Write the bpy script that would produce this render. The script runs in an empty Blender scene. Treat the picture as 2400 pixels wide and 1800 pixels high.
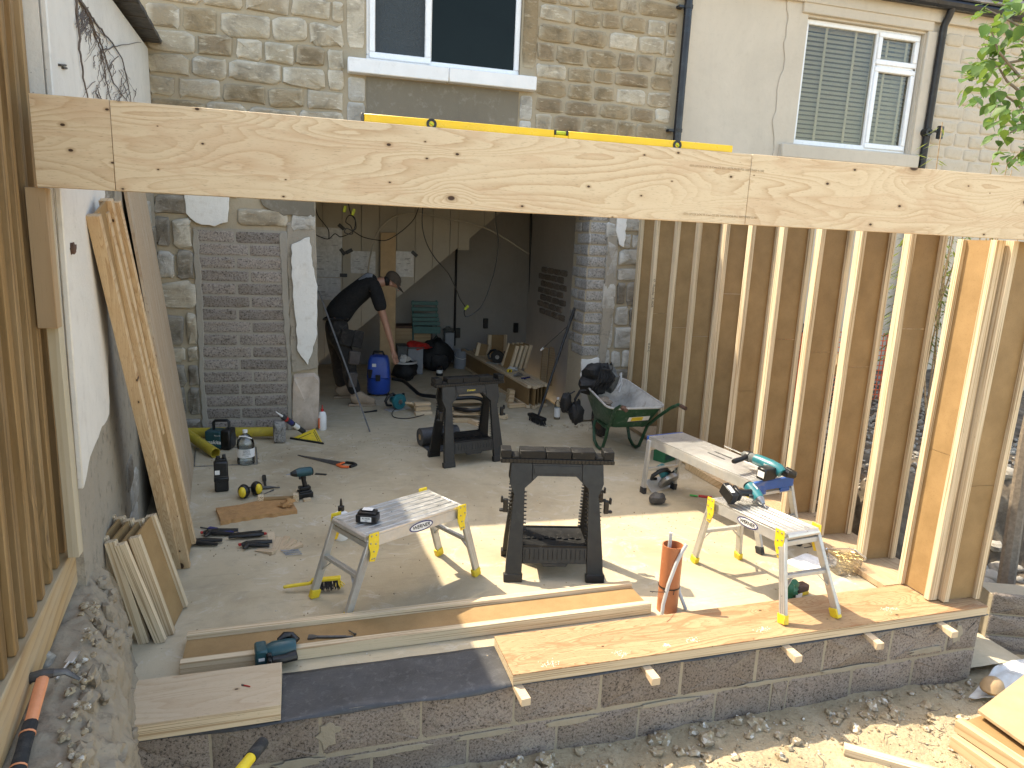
import bpy, math, random
from math import sin, cos, pi, radians, sqrt, atan2
from mathutils import Vector as V, Matrix, noise as mnoise
random.seed(11)
S = bpy.context.scene
COL = S.collection
# ------------------------------------------------------------------ camera, sky, sun, exposure
CAM = V((0, 0, 2.075))
FPX = 1645.0
MR = ((0.96377658, -0.01330702, 0.26637871), (-0.26322264, -0.20845909, 0.94194408), (0.04299459, -0.97794056, -0.2044107))
cd = bpy.data.cameras.new('camera')
cam = bpy.data.objects.new('camera', cd); COL.objects.link(cam)
cd.sensor_width = 36; cd.lens = FPX / 2400 * 36; cd.clip_start = 0.05; cd.clip_end = 400
cam.matrix_world = Matrix(((MR[0][0], -MR[0][1], -MR[0][2], 0), (MR[1][0], -MR[1][1], -MR[1][2], 0),
                           (MR[2][0], -MR[2][1], -MR[2][2], CAM.z), (0, 0, 0, 1)))
S.camera = cam
SUN_TO = V((-0.52, 0.50, 1.0)).normalized()
EL = math.asin(SUN_TO.z); AZ = atan2(SUN_TO.x, SUN_TO.y)
w = bpy.data.worlds.new('World'); S.world = w; w.use_nodes = True
nt = w.node_tree
bg = nt.nodes['Background']; bg.inputs[1].default_value = 0.15
sk = nt.nodes.new('ShaderNodeTexSky'); sk.sky_type = 'NISHITA'; sk.sun_disc = False
sk.sun_elevation = EL; sk.sun_rotation = AZ
sk.dust_density = 2.0; sk.air_density = 1.0; sk.ozone_density = 0.6
nt.links.new(sk.outputs[0], bg.inputs[0])
ld = bpy.data.lights.new('sun', 'SUN'); ld.energy = 2.1; ld.angle = radians(0.53); ld.color = (1, 0.955, 0.87)
sun = bpy.data.objects.new('sun', ld); COL.objects.link(sun); sun.rotation_euler = (-SUN_TO).to_track_quat('-Z', 'Y').to_euler()
S.view_settings.view_transform = 'Standard'; S.view_settings.look = 'None'
S.view_settings.exposure = 2.05; S.view_settings.use_white_balance = True; S.view_settings.white_balance_temperature = 7700; S.view_settings.white_balance_tint = 8; S.view_settings.gamma = 1.0; S.view_settings.use_curve_mapping = False
S.render.engine = 'CYCLES'
S.cycles.max_bounces = 8; S.cycles.diffuse_bounces = 5; S.cycles.transparent_max_bounces = 12
S.cycles.use_denoising = True
# ------------------------------------------------------------------ picture measurements -> places
def _ray(u, v):
    a, b, c = u - 1200.0, v - 900.0, FPX
    return V([r[0] * a + r[1] * b + r[2] * c for r in MR])
def G(u, v, z=0.0):
    r = _ray(u, v); return CAM + r * ((z - CAM.z) / r.z)
def FY(u, v, y):
    r = _ray(u, v); return CAM + r * (y / r.y)
def FX(u, v, x):
    r = _ray(u, v); return CAM + r * (x / r.x)
PW_D = V((0.1157, -1, 0)).normalized()      # party wall runs this way towards the viewer
PW_N = V((1, 0.1157, 0)).normalized()       # and faces this way
PW_O = V((-1.46, 7.45, 0))
def FP(u, v, off=0.0):
    r = _ray(u, v); return CAM + r * (((PW_O - CAM).dot(PW_N) + off) / r.dot(PW_N))
def PW(d, z, off=0.0):
    p = PW_O + PW_D * d + PW_N * off; return V((p.x, p.y, z))
X, Y, Z = V((1, 0, 0)), V((0, 1, 0)), V((0, 0, 1))
def frame(o, xd, zd):
    x = V(xd).normalized(); y = V(zd).cross(x).normalized(); z = x.cross(y)
    return Matrix(((x.x, y.x, z.x, o[0]), (x.y, y.y, z.y, o[1]), (x.z, y.z, z.z, o[2]), (0, 0, 0, 1)))
def RZ(a): return Matrix.Rotation(a, 3, 'Z')
# ------------------------------------------------------------------ mesh building
class MB:
    def __init__(s): s.v = []; s.f = []; s.mi = []; s.cur = 0
    def add(s, vs, fs):
        o = len(s.v); s.v += [tuple(p) for p in vs]
        for f in fs: s.f.append([i + o for i in f]); s.mi.append(s.cur)
        return s
    def box(s, c, d, R=None):
        hx, hy, hz = d[0] / 2, d[1] / 2, d[2] / 2
        ps = [V((x, y, z)) for z in (-hz, hz) for y in (-hy, hy) for x in (-hx, hx)]
        if R is not None: ps = [R @ p for p in ps]
        c = V(c)
        return s.add([p + c for p in ps], [(0, 2, 3, 1), (4, 5, 7, 6), (0, 1, 5, 4), (2, 6, 7, 3), (0, 4, 6, 2), (1, 3, 7, 5)])
    def bx(s, a, b, c, d, e, f): return s.box(((a + b) / 2, (c + d) / 2, (e + f) / 2), (b - a, d - c, f - e))
    def bar(s, p, q, wd, h, up=Z):
        p, q = V(p), V(q); m = frame((p + q) / 2, q - p, up).to_3x3()
        return s.box((p + q) / 2, ((q - p).length, wd, h), m)
    def tube(s, pts, r, n=8, cap=True, flat=1.0):
        pts = [V(p) for p in pts]; k = len(pts)
        rs = r if isinstance(r, (list, tuple)) else [r] * k
        t0 = (pts[1] - pts[0]).normalized()
        a = t0.orthogonal().normalized() if abs(t0.z) > .9 else Z.cross(t0).normalized()
        vs = []
        for i, p in enumerate(pts):
            t = (pts[min(i + 1, k - 1)] - pts[max(i - 1, 0)])
            if t.length < 1e-9: t = t0
            t = t.normalized(); a = (a - t * a.dot(t))
            a = a.normalized() if a.length > 1e-6 else t.orthogonal().normalized()
            b = t.cross(a)
            vs += [p + (a * cos(2 * pi * j / n) + b * sin(2 * pi * j / n) * flat) * rs[i] for j in range(n)]
        fs = [(i * n + j, i * n + (j + 1) % n, (i + 1) * n + (j + 1) % n, (i + 1) * n + j) for i in range(k - 1) for j in range(n)]
        if cap: fs += [list(range(n))[::-1], [(k - 1) * n + j for j in range(n)]]
        return s.add(vs, fs)
    def cyl(s, p, q, r, r2=None, n=14): return s.tube([p, q], [r, r if r2 is None else r2], n)
    def lathe(s, prof, o=(0, 0, 0), ax=Z, n=20, closed=False):
        o = V(o); ax = V(ax).normalized(); a = ax.orthogonal().normalized(); b = ax.cross(a); k = len(prof)
        vs = [o + ax * z + (a * cos(2 * pi * j / n) + b * sin(2 * pi * j / n)) * max(r, 1e-5) for r, z in prof for j in range(n)]
        fs = [(i * n + j, i * n + (j + 1) % n, (i + 1) * n + (j + 1) % n, (i + 1) * n + j) for i in range(k - 1) for j in range(n)]
        if closed: fs += [((k - 1) * n + j, (k - 1) * n + (j + 1) % n, (j + 1) % n, j) for j in range(n)]
        return s.add(vs, fs)
    def prism(s, poly, o, ux, uy, dep):
        o, ux, uy, dep = V(o), V(ux), V(uy), V(dep)
        a = [o + ux * p[0] + uy * p[1] for p in poly]; n = len(a)
        return s.add(a + [p + dep for p in a], [list(range(n))[::-1], list(range(n, 2 * n))] + [(i, (i + 1) % n, n + (i + 1) % n, n + i) for i in range(n)])
    def grid(s, fn, nu, nv, flip=False):
        vs = [fn(i / nu, j / nv) for j in range(nv + 1) for i in range(nu + 1)]
        q = lambda i, j: j * (nu + 1) + i
        fs = [(q(i, j), q(i + 1, j), q(i + 1, j + 1), q(i, j + 1)) for j in range(nv) for i in range(nu)]
        if flip: fs = [f[::-1] for f in fs]
        return s.add(vs, fs)
    def blob(s, c, r, rough=.25, seed=0, nu=8, nv=6, R=None):
        c = V(c); vs = [] ; r = r if hasattr(r, '__len__') else (r, r, r)
        for j in range(nv + 1):
            th = pi * j / nv
            for i in range(nu):
                ph = 2 * pi * i / nu
                d = V((sin(th) * cos(ph), sin(th) * sin(ph), cos(th)))
                k = 1 + rough * mnoise.noise(d * 1.7 + V((seed * 3.1, seed * 1.7, seed)))* 1.6
                p = V((d.x * r[0] * k, d.y * r[1] * k, d.z * r[2] * k))
                vs.append(c + (R @ p if R is not None else p))
        fs = [(j * nu + i, (j + 1) * nu + i, (j + 1) * nu + (i + 1) % nu, j * nu + (i + 1) % nu) for j in range(nv) for i in range(nu)]
        return s.add(vs, fs)
    def mesh(s, name, mat, smooth=True, sharp=35):
        me = bpy.data.meshes.new(name); me.from_pydata(s.v, [], s.f)
        for m in (mat if isinstance(mat, (list, tuple)) else [mat]): me.materials.append(m)
        if isinstance(mat, (list, tuple)): me.polygons.foreach_set('material_index', s.mi)
        if smooth:
            me.polygons.foreach_set('use_smooth', [True] * len(me.polygons))
            me.set_sharp_from_angle(angle=radians(sharp))
        me.update(); return me
    def build(s, name, mat, parent=None, bevel=0, smooth=True, sharp=35, seg=1, sub=0):
        o = bpy.data.objects.new(name, s.mesh(name, mat, smooth, sharp)); COL.objects.link(o)
        if parent is not None: o.parent = parent
        if bevel:
            b = o.modifiers.new('bevel', 'BEVEL'); b.width = bevel; b.segments = seg; b.limit_method = 'ANGLE'; b.angle_limit = radians(38)
        if sub:
            q = o.modifiers.new('sub', 'SUBSURF'); q.levels = q.render_levels = sub
        return o
def tag(o, label=None, cat=None, group=None, kind=None):
    if label: o['label'] = label
    if cat: o['category'] = cat
    if group: o['group'] = group
    if kind: o['kind'] = kind
    return o
def thing(name, label, cat, loc=(0, 0, 0), rz=0.0, group=None, M=None):
    o = bpy.data.objects.new(name, None); COL.objects.link(o); o.empty_display_size = .05
    if M is not None: o.matrix_world = M
    else: o.location = loc; o.rotation_euler = (0, 0, rz)
    return tag(o, label, cat, group)
def inst(src, parent, M=None):
    o = src.copy(); COL.objects.link(o); o.parent = parent
    if M is not None: o.matrix_local = M
    return o
def copy_tree(o, parent=None):
    c = o.copy(); COL.objects.link(c); c.parent = parent
    for ch in list(o.children): copy_tree(ch, c)
    return c
def text(body, size, parent, o, xd, zd, mat, name='lettering', fat=0.0, shear=0, align='CENTER'):
    cu = bpy.data.curves.new(name, 'FONT'); cu.body = body; cu.size = size; cu.align_x = align; cu.align_y = 'CENTER'
    cu.offset = fat * size; cu.shear = shear; cu.extrude = 0.0004; cu.resolution_u = 2
    cu.materials.append(mat)
    t = bpy.data.objects.new(name, cu); COL.objects.link(t)
    t.parent = parent; t.matrix_local = frame(o, xd, zd)
    return t
def u_(a, b): return random.uniform(a, b)
# ------------------------------------------------------------------ materials
class Mt:
    def __init__(s, name):
        s.m = bpy.data.materials.new(name); s.m.use_nodes = True; s.nt = s.m.node_tree; s.b = s.nt.nodes['Principled BSDF']
    def n(s, t, props=None, **ins):
        k = s.nt.nodes.new('ShaderNode' + t)
        for a, b in (props or {}).items(): setattr(k, a, b)
        for a, b in ins.items(): s.put(k, int(a[1:]) if a[0] == '_' and a[1:].isdigit() else a.replace('_', ' '), b)
        return k
    def put(s, k, name, val):
        i = k.inputs[name]
        if isinstance(val, bpy.types.NodeSocket): s.nt.links.new(val, i)
        elif isinstance(val, bpy.types.Node): s.nt.links.new(val.outputs[0], i)
        else:
            if i.type == 'RGBA' and len(val) == 3: val = (*val, 1)
            i.default_value = val
    def co(s, scale=(1, 1, 1), rand=True, rot=(0, 0, 0)):
        tc = s.n('TexCoord').outputs['Object']
        if rand:
            r = s.n('ObjectInfo').outputs['Random']
            rr = s.n('Math', {'operation': 'MULTIPLY'}, _0=r, _1=53.0)
            tc = s.n('VectorMath', {'operation': 'ADD'}, _0=tc, _1=rr).outputs[0]
        return s.n('Mapping', None, Vector=tc, Scale=scale, Rotation=rot).outputs[0]
    def noise(s, vec, scale=5, detail=4, rough=.6, dist=0.0):
        return s.n('TexNoise', None, Vector=vec, Scale=scale, Detail=detail, Roughness=rough, Distortion=dist).outputs['Fac']
    def vor(s, vec, scale=5, feature='F1', out='Distance'):
        return s.n('TexVoronoi', {'feature': feature}, Vector=vec, Scale=scale).outputs[out]
    def ma(s, op, a, b=0.0, clamp=False):
        return s.n('Math', {'operation': op, 'use_clamp': clamp}, _0=a, _1=b).outputs[0]
    def ramp(s, fac, stops, interp='LINEAR'):
        k = s.n('ValToRGB', None, Fac=fac); cr = k.color_ramp; cr.interpolation = interp
        while len(cr.elements) < len(stops): cr.elements.new(.5)
        for e, (p, c) in zip(cr.elements, stops):
            e.position = p; e.color = (c, c, c, 1) if isinstance(c, (int, float)) else (*c, 1)
        return k.outputs[0]
    def mix(s, a, b, fac, blend='MIX'):
        k = s.n('Mix', {'data_type': 'RGBA', 'blend_type': blend})
        s.put(k, 0, fac); s.put(k, 6, a); s.put(k, 7, b); return k.outputs[2]
    def hsv(s, col, val=None, sat=None):
        k = s.n('HueSaturation', None, Color=col)
        if val is not None: s.put(k, 'Value', val)
        if sat is not None: s.put(k, 'Saturation', sat)
        return k.outputs[0]
    def rnd(s, lo, hi):
        r = s.n('ObjectInfo').outputs['Random']
        return s.n('MapRange', None, Value=r, _3=lo, _4=hi).outputs[0]
    def bump(s, h, strength=.5, dist=.01, prev=None):
        k = s.n('Bump', None, Height=h, Strength=strength, Distance=dist)
        if prev is not None: s.put(k, 'Normal', prev)
        return k.outputs[0]
    def out(s, col=None, rough=None, nrm=None, metal=None, **kw):
        if col is not None: s.put(s.b, 'Base Color', col)
        if rough is not None: s.put(s.b, 'Roughness', rough)
        if nrm is not None: s.put(s.b, 'Normal', nrm)
        if metal is not None: s.put(s.b, 'Metallic', metal)
        for a, b in kw.items(): s.put(s.b, a.replace('_', ' '), b)
        return s.m
def simple(name, col, rough=.5, metal=0.0, var=.18, scale=14, bump=.12, bscale=90, dirt=None, amt=.5, spec=.5, dscale=9):
    """a base colour broken up by mottling, with optional dust or wear patches"""
    t = Mt(name); c = t.co()
    n = t.noise(c, scale, 5, .65)
    lo = tuple(x * (1 - var) for x in col); hi = tuple(min(1, x * (1 + var)) for x in col)
    k = t.ramp(n, [(.3, lo), (.7, hi)])
    r = t.ramp(t.noise(c, scale * 2.3, 4), [(.3, max(0, rough - .12)), (.7, min(1, rough + .12))])
    if dirt:
        d = t.ramp(t.noise(c, dscale, 8, .72, .4), [(.62 - amt * .25, 0.0), (.78 - amt * .2, 1.0)])
        k = t.mix(k, dirt, t.ma('MULTIPLY', d, min(1, .45 + amt * .4))); 
    nr = t.bump(t.noise(c, bscale, 3), bump, .004)
    return t.out(k, r, nr, metal, Specular_IOR_Level=spec)
M = {}
def lin(h):
    h = h.lstrip('#'); return tuple(((int(h[i:i + 2], 16) / 255 + .055) / 1.055) ** 2.4 if int(h[i:i + 2], 16) > 10 else int(h[i:i + 2], 16) / 3294.6 for i in (0, 2, 4))
def wood(name, light, dark, axis='X', freq=9.0, warp=3.0, knots=.0, rough=.62, streak=.5, bumpk=.25, kscale=3.2, weather=None, var=.1):
    """plain sawn or peeled timber: growth rings drawn out along one axis, knots that bend them, fine dark pores"""
    t = Mt(name); i = 'XYZ'.index(axis)
    sc = [1.0, 1.0, 1.0]; sc[i] = .16
    c0 = t.co(); c = t.n('Mapping', None, Vector=c0, Scale=tuple(sc)).outputs[0]
    ks = [1.0, 1.0, 1.0]; ks[i] = .42
    ck = t.n('Mapping', None, Vector=c0, Scale=tuple(ks)).outputs[0]
    big = t.noise(c, 2.2, 2, .5)
    sx = t.n('SeparateXYZ', None, Vector=c0)
    o = [k for k in range(3) if k != i]
    across = t.ma('ADD', sx.outputs[o[0]], t.ma('MULTIPLY', sx.outputs[o[1]], .83))
    ring = t.ma('ADD', t.ma('MULTIPLY', across, freq), t.ma('MULTIPLY', big, warp * 2.4))
    ring = t.ma('ADD', ring, t.ma('MULTIPLY', t.noise(c, 14, 3), .25))
    core = None
    if knots:
        flat = t.n('CombineXYZ', None, X=t.ma('MULTIPLY', sx.outputs[i], .42), Y=across, Z=0.0).outputs[0]
        vn = t.n('TexVoronoi', {'feature': 'F1', 'voronoi_dimensions': '2D'}, Vector=flat, Scale=kscale, Randomness=1.0)
        d = vn.outputs['Distance']
        on = t.n('Math', {'operation': 'LESS_THAN'}, _0=t.n('SeparateColor', None, Color=vn.outputs['Color']).outputs[0], _1=knots).outputs[0]
        size = t.ma('ADD', t.ma('MULTIPLY', t.n('SeparateColor', None, Color=vn.outputs['Color']).outputs[1], .8), .35)
        dd = t.ma('DIVIDE', d, size)
        pull = t.ma('MULTIPLY', t.ramp(dd, [(0, 1.0), (.12, .55), (.34, 0.0)], 'EASE'), on)
        ring = t.ma('ADD', ring, t.ma('MULTIPLY', pull, 2.3))
        core = t.ma('MULTIPLY', t.ramp(dd, [(.028, 1.0), (.043, .0)]), on)
        halo = t.ma('MULTIPLY', t.ramp(dd, [(.04, .5), (.12, .0)]), on)
    fr = t.ma('FRACT', ring)
    prof = t.ramp(fr, [(0, .0), (.52, .18), (.82, .85), (.92, 1.0), (.97, .15), (1, .0)])
    patch = t.ramp(t.noise(c, 1.6, 3), [(.36, .25), (.6, 1.0)])
    k = t.mix(light, dark, t.ma('MULTIPLY', prof, patch))
    broad = t.ramp(t.noise(c, 3.1, 4, .6), [(.3, .84), (.7, 1.12)])
    k = t.mix(k, t.n('CombineColor', None, Red=broad, Green=broad, Blue=t.ma('POWER', broad, 1.4)).outputs[0], 1.0, 'MULTIPLY')
    st = [260.0, 260.0, 260.0]; st[i] = 9.0
    cs = t.n('Mapping', None, Vector=c0, Scale=tuple(st)).outputs[0]
    pores = t.ramp(t.noise(cs, 1.0, 3, .7), [(.60, 0.0), (.74, 1.0)])
    k = t.mix(k, tuple(x * .45 for x in dark), t.ma('MULTIPLY', pores, streak))
    if core is not None:
        k = t.mix(k, tuple(x * .62 for x in dark), halo)
        k = t.mix(k, (.05, .024, .012), t.ma('MULTIPLY', core, .9))
    if weather:
        wn = t.ramp(t.noise(c, 4.2, 6, .7), [(.42, 0.0), (.66, .8)])
        k = t.mix(k, weather, wn)
    k = t.hsv(k, t.rnd(1 - var, 1 + var))
    nr = t.bump(t.ma('ADD', t.ma('MULTIPLY', pores, -.7), t.ma('MULTIPLY', fr, .15)), bumpk, .002)
    return t.out(k, rough, nr, Specular_IOR_Level=.3)
def lvl(name, axis, light, dark):
    """laminated flange edges: many thin glued layers running the length"""
    t = Mt(name); i = 'XYZ'.index(axis); c0 = t.co()
    st = [95.0, 95.0, 95.0]; st[i] = .9
    a = t.noise(t.n('Mapping', None, Vector=c0, Scale=tuple(st)).outputs[0], 1, 2, .5)
    st2 = [330.0, 330.0, 330.0]; st2[i] = 26.0
    b = t.noise(t.n('Mapping', None, Vector=c0, Scale=tuple(st2)).outputs[0], 1, 2, .7)
    st3 = [3.0, 3.0, 3.0]; st3[i] = .8
    g = t.noise(t.n('Mapping', None, Vector=c0, Scale=tuple(st3)).outputs[0], 1, 4, .6)
    k = t.ramp(a, [(.35, dark), (.47, light), (.6, tuple(x * 1.05 for x in light)), (.66, tuple(x * .75 for x in dark))])
    k = t.mix(k, tuple(x * .28 for x in dark), t.ramp(b, [(.66, 0.0), (.76, .8)]))
    k = t.hsv(k, t.ma('ADD', t.ma('MULTIPLY', g, .5), .75)); k = t.hsv(k, t.rnd(.9, 1.1))
    return t.out(k, .6, t.bump(a, .3, .002), Specular_IOR_Level=.3)
def plyface(name='pale_plywood', al=0, ac=2, base=(.645, .515, .345), dark=(.47, .315, .18), bandc=(.54, .37, .23), kn=1.0, zmin=.35, lines=17.0, porek=.7, bandk=.55, av=5.2, var=.05):
    t = Mt(name); c0 = t.co(); sx = t.n('SeparateXYZ', None, Vector=c0)
    def flat(a, b): return t.n('CombineXYZ', None, X=t.ma('MULTIPLY', sx.outputs[al], a), Y=t.ma('MULTIPLY', sx.outputs[ac], b), Z=0.0).outputs[0]
    kv = flat(.62, 1.0)
    def knots(scale, frac, core):
        vn = t.n('TexVoronoi', {'feature': 'F1', 'voronoi_dimensions': '2D'}, Vector=kv, Scale=scale, Randomness=1.0)
        sc = t.n('SeparateColor', None, Color=vn.outputs['Color'])
        on = t.n('Math', {'operation': 'LESS_THAN'}, _0=sc.outputs[0], _1=frac).outputs[0]
        dd = t.ma('DIVIDE', vn.outputs['Distance'], t.ma('ADD', t.ma('MULTIPLY', sc.outputs[1], .9), .4))
        return (t.ma('MULTIPLY', t.ramp(dd, [(0, 1.0), (.14, .5), (.45, 0.0)], 'EASE'), on), t.ma('MULTIPLY', t.ramp(dd, [(core, 1.0), (core * 1.4, .0)]), on),
                t.ma('MULTIPLY', t.ramp(dd, [(core * 1.3, .55), (core * 3.2, .0)]), on))
    p1, k1, h1 = knots(4.2, .30 * kn, .042); p2, k2, h2 = knots(12, .24 * kn, .040)
    n1 = t.n('TexNoise', {'noise_dimensions': '2D'}, Vector=flat(1.05, av), Scale=1.0, Detail=1.6, Roughness=.45, Distortion=.35).outputs['Fac']
    n2 = t.n('TexNoise', {'noise_dimensions': '2D'}, Vector=flat(6, 60), Scale=1.0, Detail=3, Roughness=.6).outputs['Fac']
    lv = t.ma('ADD', t.ma('MULTIPLY', n1, lines), t.ma('MULTIPLY', p1, 4.2)); lv = t.ma('ADD', lv, t.ma('MULTIPLY', p2, .5)); lv = t.ma('ADD', lv, t.ma('MULTIPLY', n2, .42))
    fr = t.ma('FRACT', lv); line = t.ramp(fr, [(0, .0), (.45, .10), (.80, .62), (.90, .9), (.96, .1), (1, 0)])
    zone = t.ramp(t.n('TexNoise', {'noise_dimensions': '2D'}, Vector=flat(1.3, 4.0), Scale=1.4, Detail=2.0).outputs['Fac'], [(.34, zmin), (.58, 1.0)])
    k = t.mix(base, dark, t.ma('MULTIPLY', t.ma('MULTIPLY', line, zone), .92))
    band = t.ramp(t.n('TexNoise', {'noise_dimensions': '2D'}, Vector=flat(1.6, 9), Scale=1.0, Detail=3, Distortion=.8).outputs['Fac'], [(.52, 0.0), (.60, bandk), (.68, bandk * .3)])
    k = t.mix(k, bandc, band)
    pores = t.ramp(t.n('TexNoise', {'noise_dimensions': '2D'}, Vector=flat(26, 420), Scale=1.0, Detail=2, Roughness=.7).outputs['Fac'], [(.62, 0.0), (.76, porek)])
    k = t.mix(k, tuple(x * .6 for x in dark), pores); k = t.mix(k, (.30, .175, .08), t.ma('MAXIMUM', h1, h2)); k = t.mix(k, (.055, .028, .015), t.ma('MAXIMUM', k1, k2))
    k = t.hsv(k, t.rnd(1 - var, 1 + var))
    return t.out(k, .6, t.bump(t.ma('ADD', t.ma('MULTIPLY', pores, -.7), t.ma('MULTIPLY', fr, .2)), .3, .002), Specular_IOR_Level=.3)
PALE, PALED = (.62, .46, .27), (.42, .25, .11)
M['ply'] = plyface() if True else wood('pale_plywood', (.66, .50, .295), (.44, .265, .125), 'X', 11, 2.6, .42, streak=.45, kscale=2.6)
M['ply2'] = plyface('stained_plywood', 0, 1, (.42, .275, .15), (.24, .115, .05), (.32, .165, .08), .5, .5, 22.0, 1.0, .95, 9) if True else wood('stained_plywood', (.56, .40, .245), (.30, .155, .075), 'X', 34, 5.0, .3, streak=1.0, weather=(.44, .255, .14), kscale=4)
M['ply3'] = plyface('plain_plywood', 0, 1, (.55, .425, .285), (.46, .325, .20), (.50, .36, .23), .3, .1, 9.0, .7, .4, 6) if True else wood('plain_plywood', (.56, .435, .30), (.47, .335, .21), 'X', 14, 1.6, .1, streak=.55)
M['grain'] = plyface('wavy_softwood', 0, 1, (.56, .41, .25), (.37, .22, .105), (.50, .33, .18), .7, .5, 26.0, .8, .5, 9)
M['ply_y'] = plyface('sole_plywood', 1, 0, (.47, .345, .215), (.33, .20, .11), (.40, .27, .16), .5, .3, 16.0, .8, .5, 7)
M['plyz'] = plyface('worn_plywood_sheet', 2, 1, (.45, .335, .225), (.35, .24, .15), (.50, .42, .32), .0, .2, 11.0, .9, .6, 5) if True else wood('worn_plywood_sheet', (.47, .35, .235), (.36, .24, .15), 'Z', 22, 1.2, .0, streak=.7)
M['deal_x'] = wood('new_softwood', (.585, .435, .265), (.38, .225, .105), 'X', 22, 2.6, .3)
M['deal_z'] = wood('new_softwood_upright', (.56, .42, .255), (.36, .22, .10), 'Z', 20, 2.0, .2)
M['fence'] = wood('fence_timber', (.25, .15, .062), (.11, .06, .022), 'Z', 24, 1.6, .16, weather=(.30, .205, .105), var=.2)
M['rail'] = wood('rail_timber', (.50, .33, .155), (.30, .165, .06), 'Y', 20, 2.4, .15, weather=(.46, .37, .25))
M['lvl_x'] = lvl('laminated_flange', 'X', (.61, .485, .325), (.42, .29, .165))
M['pale_z'] = wood('pale_upright_board', (.50, .43, .31), (.42, .34, .22), 'Z', 14, 1.2, .0, streak=.3)
M['brown_z'] = wood('brown_upright_board', (.38, .265, .155), (.29, .18, .09), 'Z', 14, 1.2, .0, streak=.4)
M['deal_old'] = wood('dull_softwood', (.40, .28, .16), (.26, .16, .08), 'X', 20, 2, .2)
def fibre():
    t = Mt('brown_fibreboard'); c = t.co()
    a = t.noise(c, 120, 3, .7); b = t.noise(c, 6, 4)
    ck = t.n('TexChecker', None, Vector=c, Scale=260.0).outputs['Fac']
    k = t.ramp(b, [(.25, (.225, .135, .055)), (.75, (.335, .21, .093))])
    k = t.mix(k, (.14, .075, .028), t.ramp(a, [(.55, 0.0), (.8, .5)]))
    k = t.mix(k, (.40, .26, .12), t.ma('MULTIPLY', ck, .15)); k = t.hsv(k, t.rnd(.88, 1.1))
    return t.out(k, .6, t.bump(a, .2, .002), Specular_IOR_Level=.35)
M['fibre'] = fibre()
def concrete():
    t = Mt('concrete_floor'); c = t.co(rand=False)
    a = t.noise(c, .9, 6, .62, .6); b = t.noise(c, 7, 6, .7); d = t.noise(c, 170, 3, .8); s = t.noise(c, 3.1, 8, .75, 1.5)
    k = t.ramp(a, [(.3, (.35, .28, .18)), (.5, (.46, .38, .255)), (.72, (.54, .46, .325))])
    k = t.mix(k, (.30, .27, .215), t.ramp(b, [(.5, 0.0), (.75, .4)]))
    k = t.mix(k, (.60, .56, .47), t.ramp(s, [(.55, 0.0), (.68, .6)])); wr = t.n('TexNoise', None, Vector=t.n('Mapping', None, Vector=c, Scale=(1.2, 7, 1), Rotation=(0, 0, .35)).outputs[0], Scale=2.2, Detail=6.0, Roughness=.7, Distortion=1.2).outputs['Fac']; k = t.mix(k, (.27, .225, .16), t.ramp(wr, [(.56, 0.0), (.72, .45)]))
    k = t.mix(k, (.19, .16, .12), t.ramp(d, [(.60, 0.0), (.76, .6)]))
    pit = t.vor(c, 38); k = t.mix(k, (.15, .12, .09), t.ramp(pit, [(.03, .55), (.09, 0.0)]))
    nr = t.bump(d, .32, .003, t.bump(b, .3, .008))
    return t.out(k, t.ramp(b, [(.3, .55), (.7, .9)]), nr, Specular_IOR_Level=.3)
M['concrete'] = concrete()
def block(name, base, pit, smear, sm=.4, grain=85):
    t = Mt(name); c = t.co()
    a = t.noise(c, grain, 3, .8); b = t.noise(c, 9, 6, .7, .8); g = t.vor(c, 150)
    k = t.ramp(a, [(.34, pit), (.47, base), (.7, tuple(x * 1.35 for x in base))])
    k = t.mix(k, smear, t.ma('MULTIPLY', t.ramp(b, [(.52, 0.0), (.72, 1.0)]), sm))
    k = t.hsv(k, t.rnd(.82, 1.15))
    return t.out(k, .92, t.bump(a, .8, .006, t.bump(g, .25, .004)), Specular_IOR_Level=.15)
M['block'] = block('open_texture_block', (.235, .19, .155), (.03, .022, .017), (.37, .32, .25), .5)
M['brick'] = block('aggregate_brick', (.25, .215, .185), (.055, .043, .035), (.33, .30, .26), .35, 62)
M['block_grey'] = block('grey_block', (.30, .282, .255), (.12, .112, .10), (.44, .415, .37), .5, 55)
def stone(name, cols, edge=(.56, .50, .40)):
    t = Mt(name); c = t.co(); c2 = t.co((1, 1, 3.4))
    a = t.noise(c, 5, 8, .72, .7); b = t.noise(c2, 9, 6, .7); d = t.noise(c, 60, 4, .7)
    r = t.n('ObjectInfo').outputs['Random']
    base = t.ramp(r, [(0, cols[0]), (.35, cols[1]), (.7, cols[2]), (1, cols[3])])
    k = t.mix(base, tuple(x * .5 for x in cols[1]), t.ramp(a, [(.46, 0.0), (.66, .85)])); f2 = t.noise(c2, 30, 6, .8); k = t.mix(k, tuple(x * .42 for x in cols[1]), t.ramp(f2, [(.56, 0.0), (.7, .7)]))
    k = t.mix(k, edge, t.ramp(b, [(.55, 0.0), (.68, .65)]))
    k = t.mix(k, (.08, .07, .055), t.ramp(d, [(.62, 0.0), (.8, .55)]))
    g = t.n('NewGeometry').outputs['Pointiness']
    k = t.mix(k, edge, t.ramp(g, [(.53, 0.0), (.6, .6)]))
    nr = t.bump(a, 1.0, .022, t.bump(b, .7, .01, t.bump(d, .5, .004)))
    return t.out(k, .9, nr, Specular_IOR_Level=.15)
M['stone_pale'] = stone('pale_limestone', [(.36, .305, .22), (.46, .40, .305), (.33, .265, .18), (.55, .50, .405)], (.68, .62, .51))
M['stone_brown'] = stone('brown_sandstone', [(.27, .205, .125), (.32, .25, .16), (.24, .18, .115), (.42, .36, .27)], (.52, .45, .33))
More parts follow.
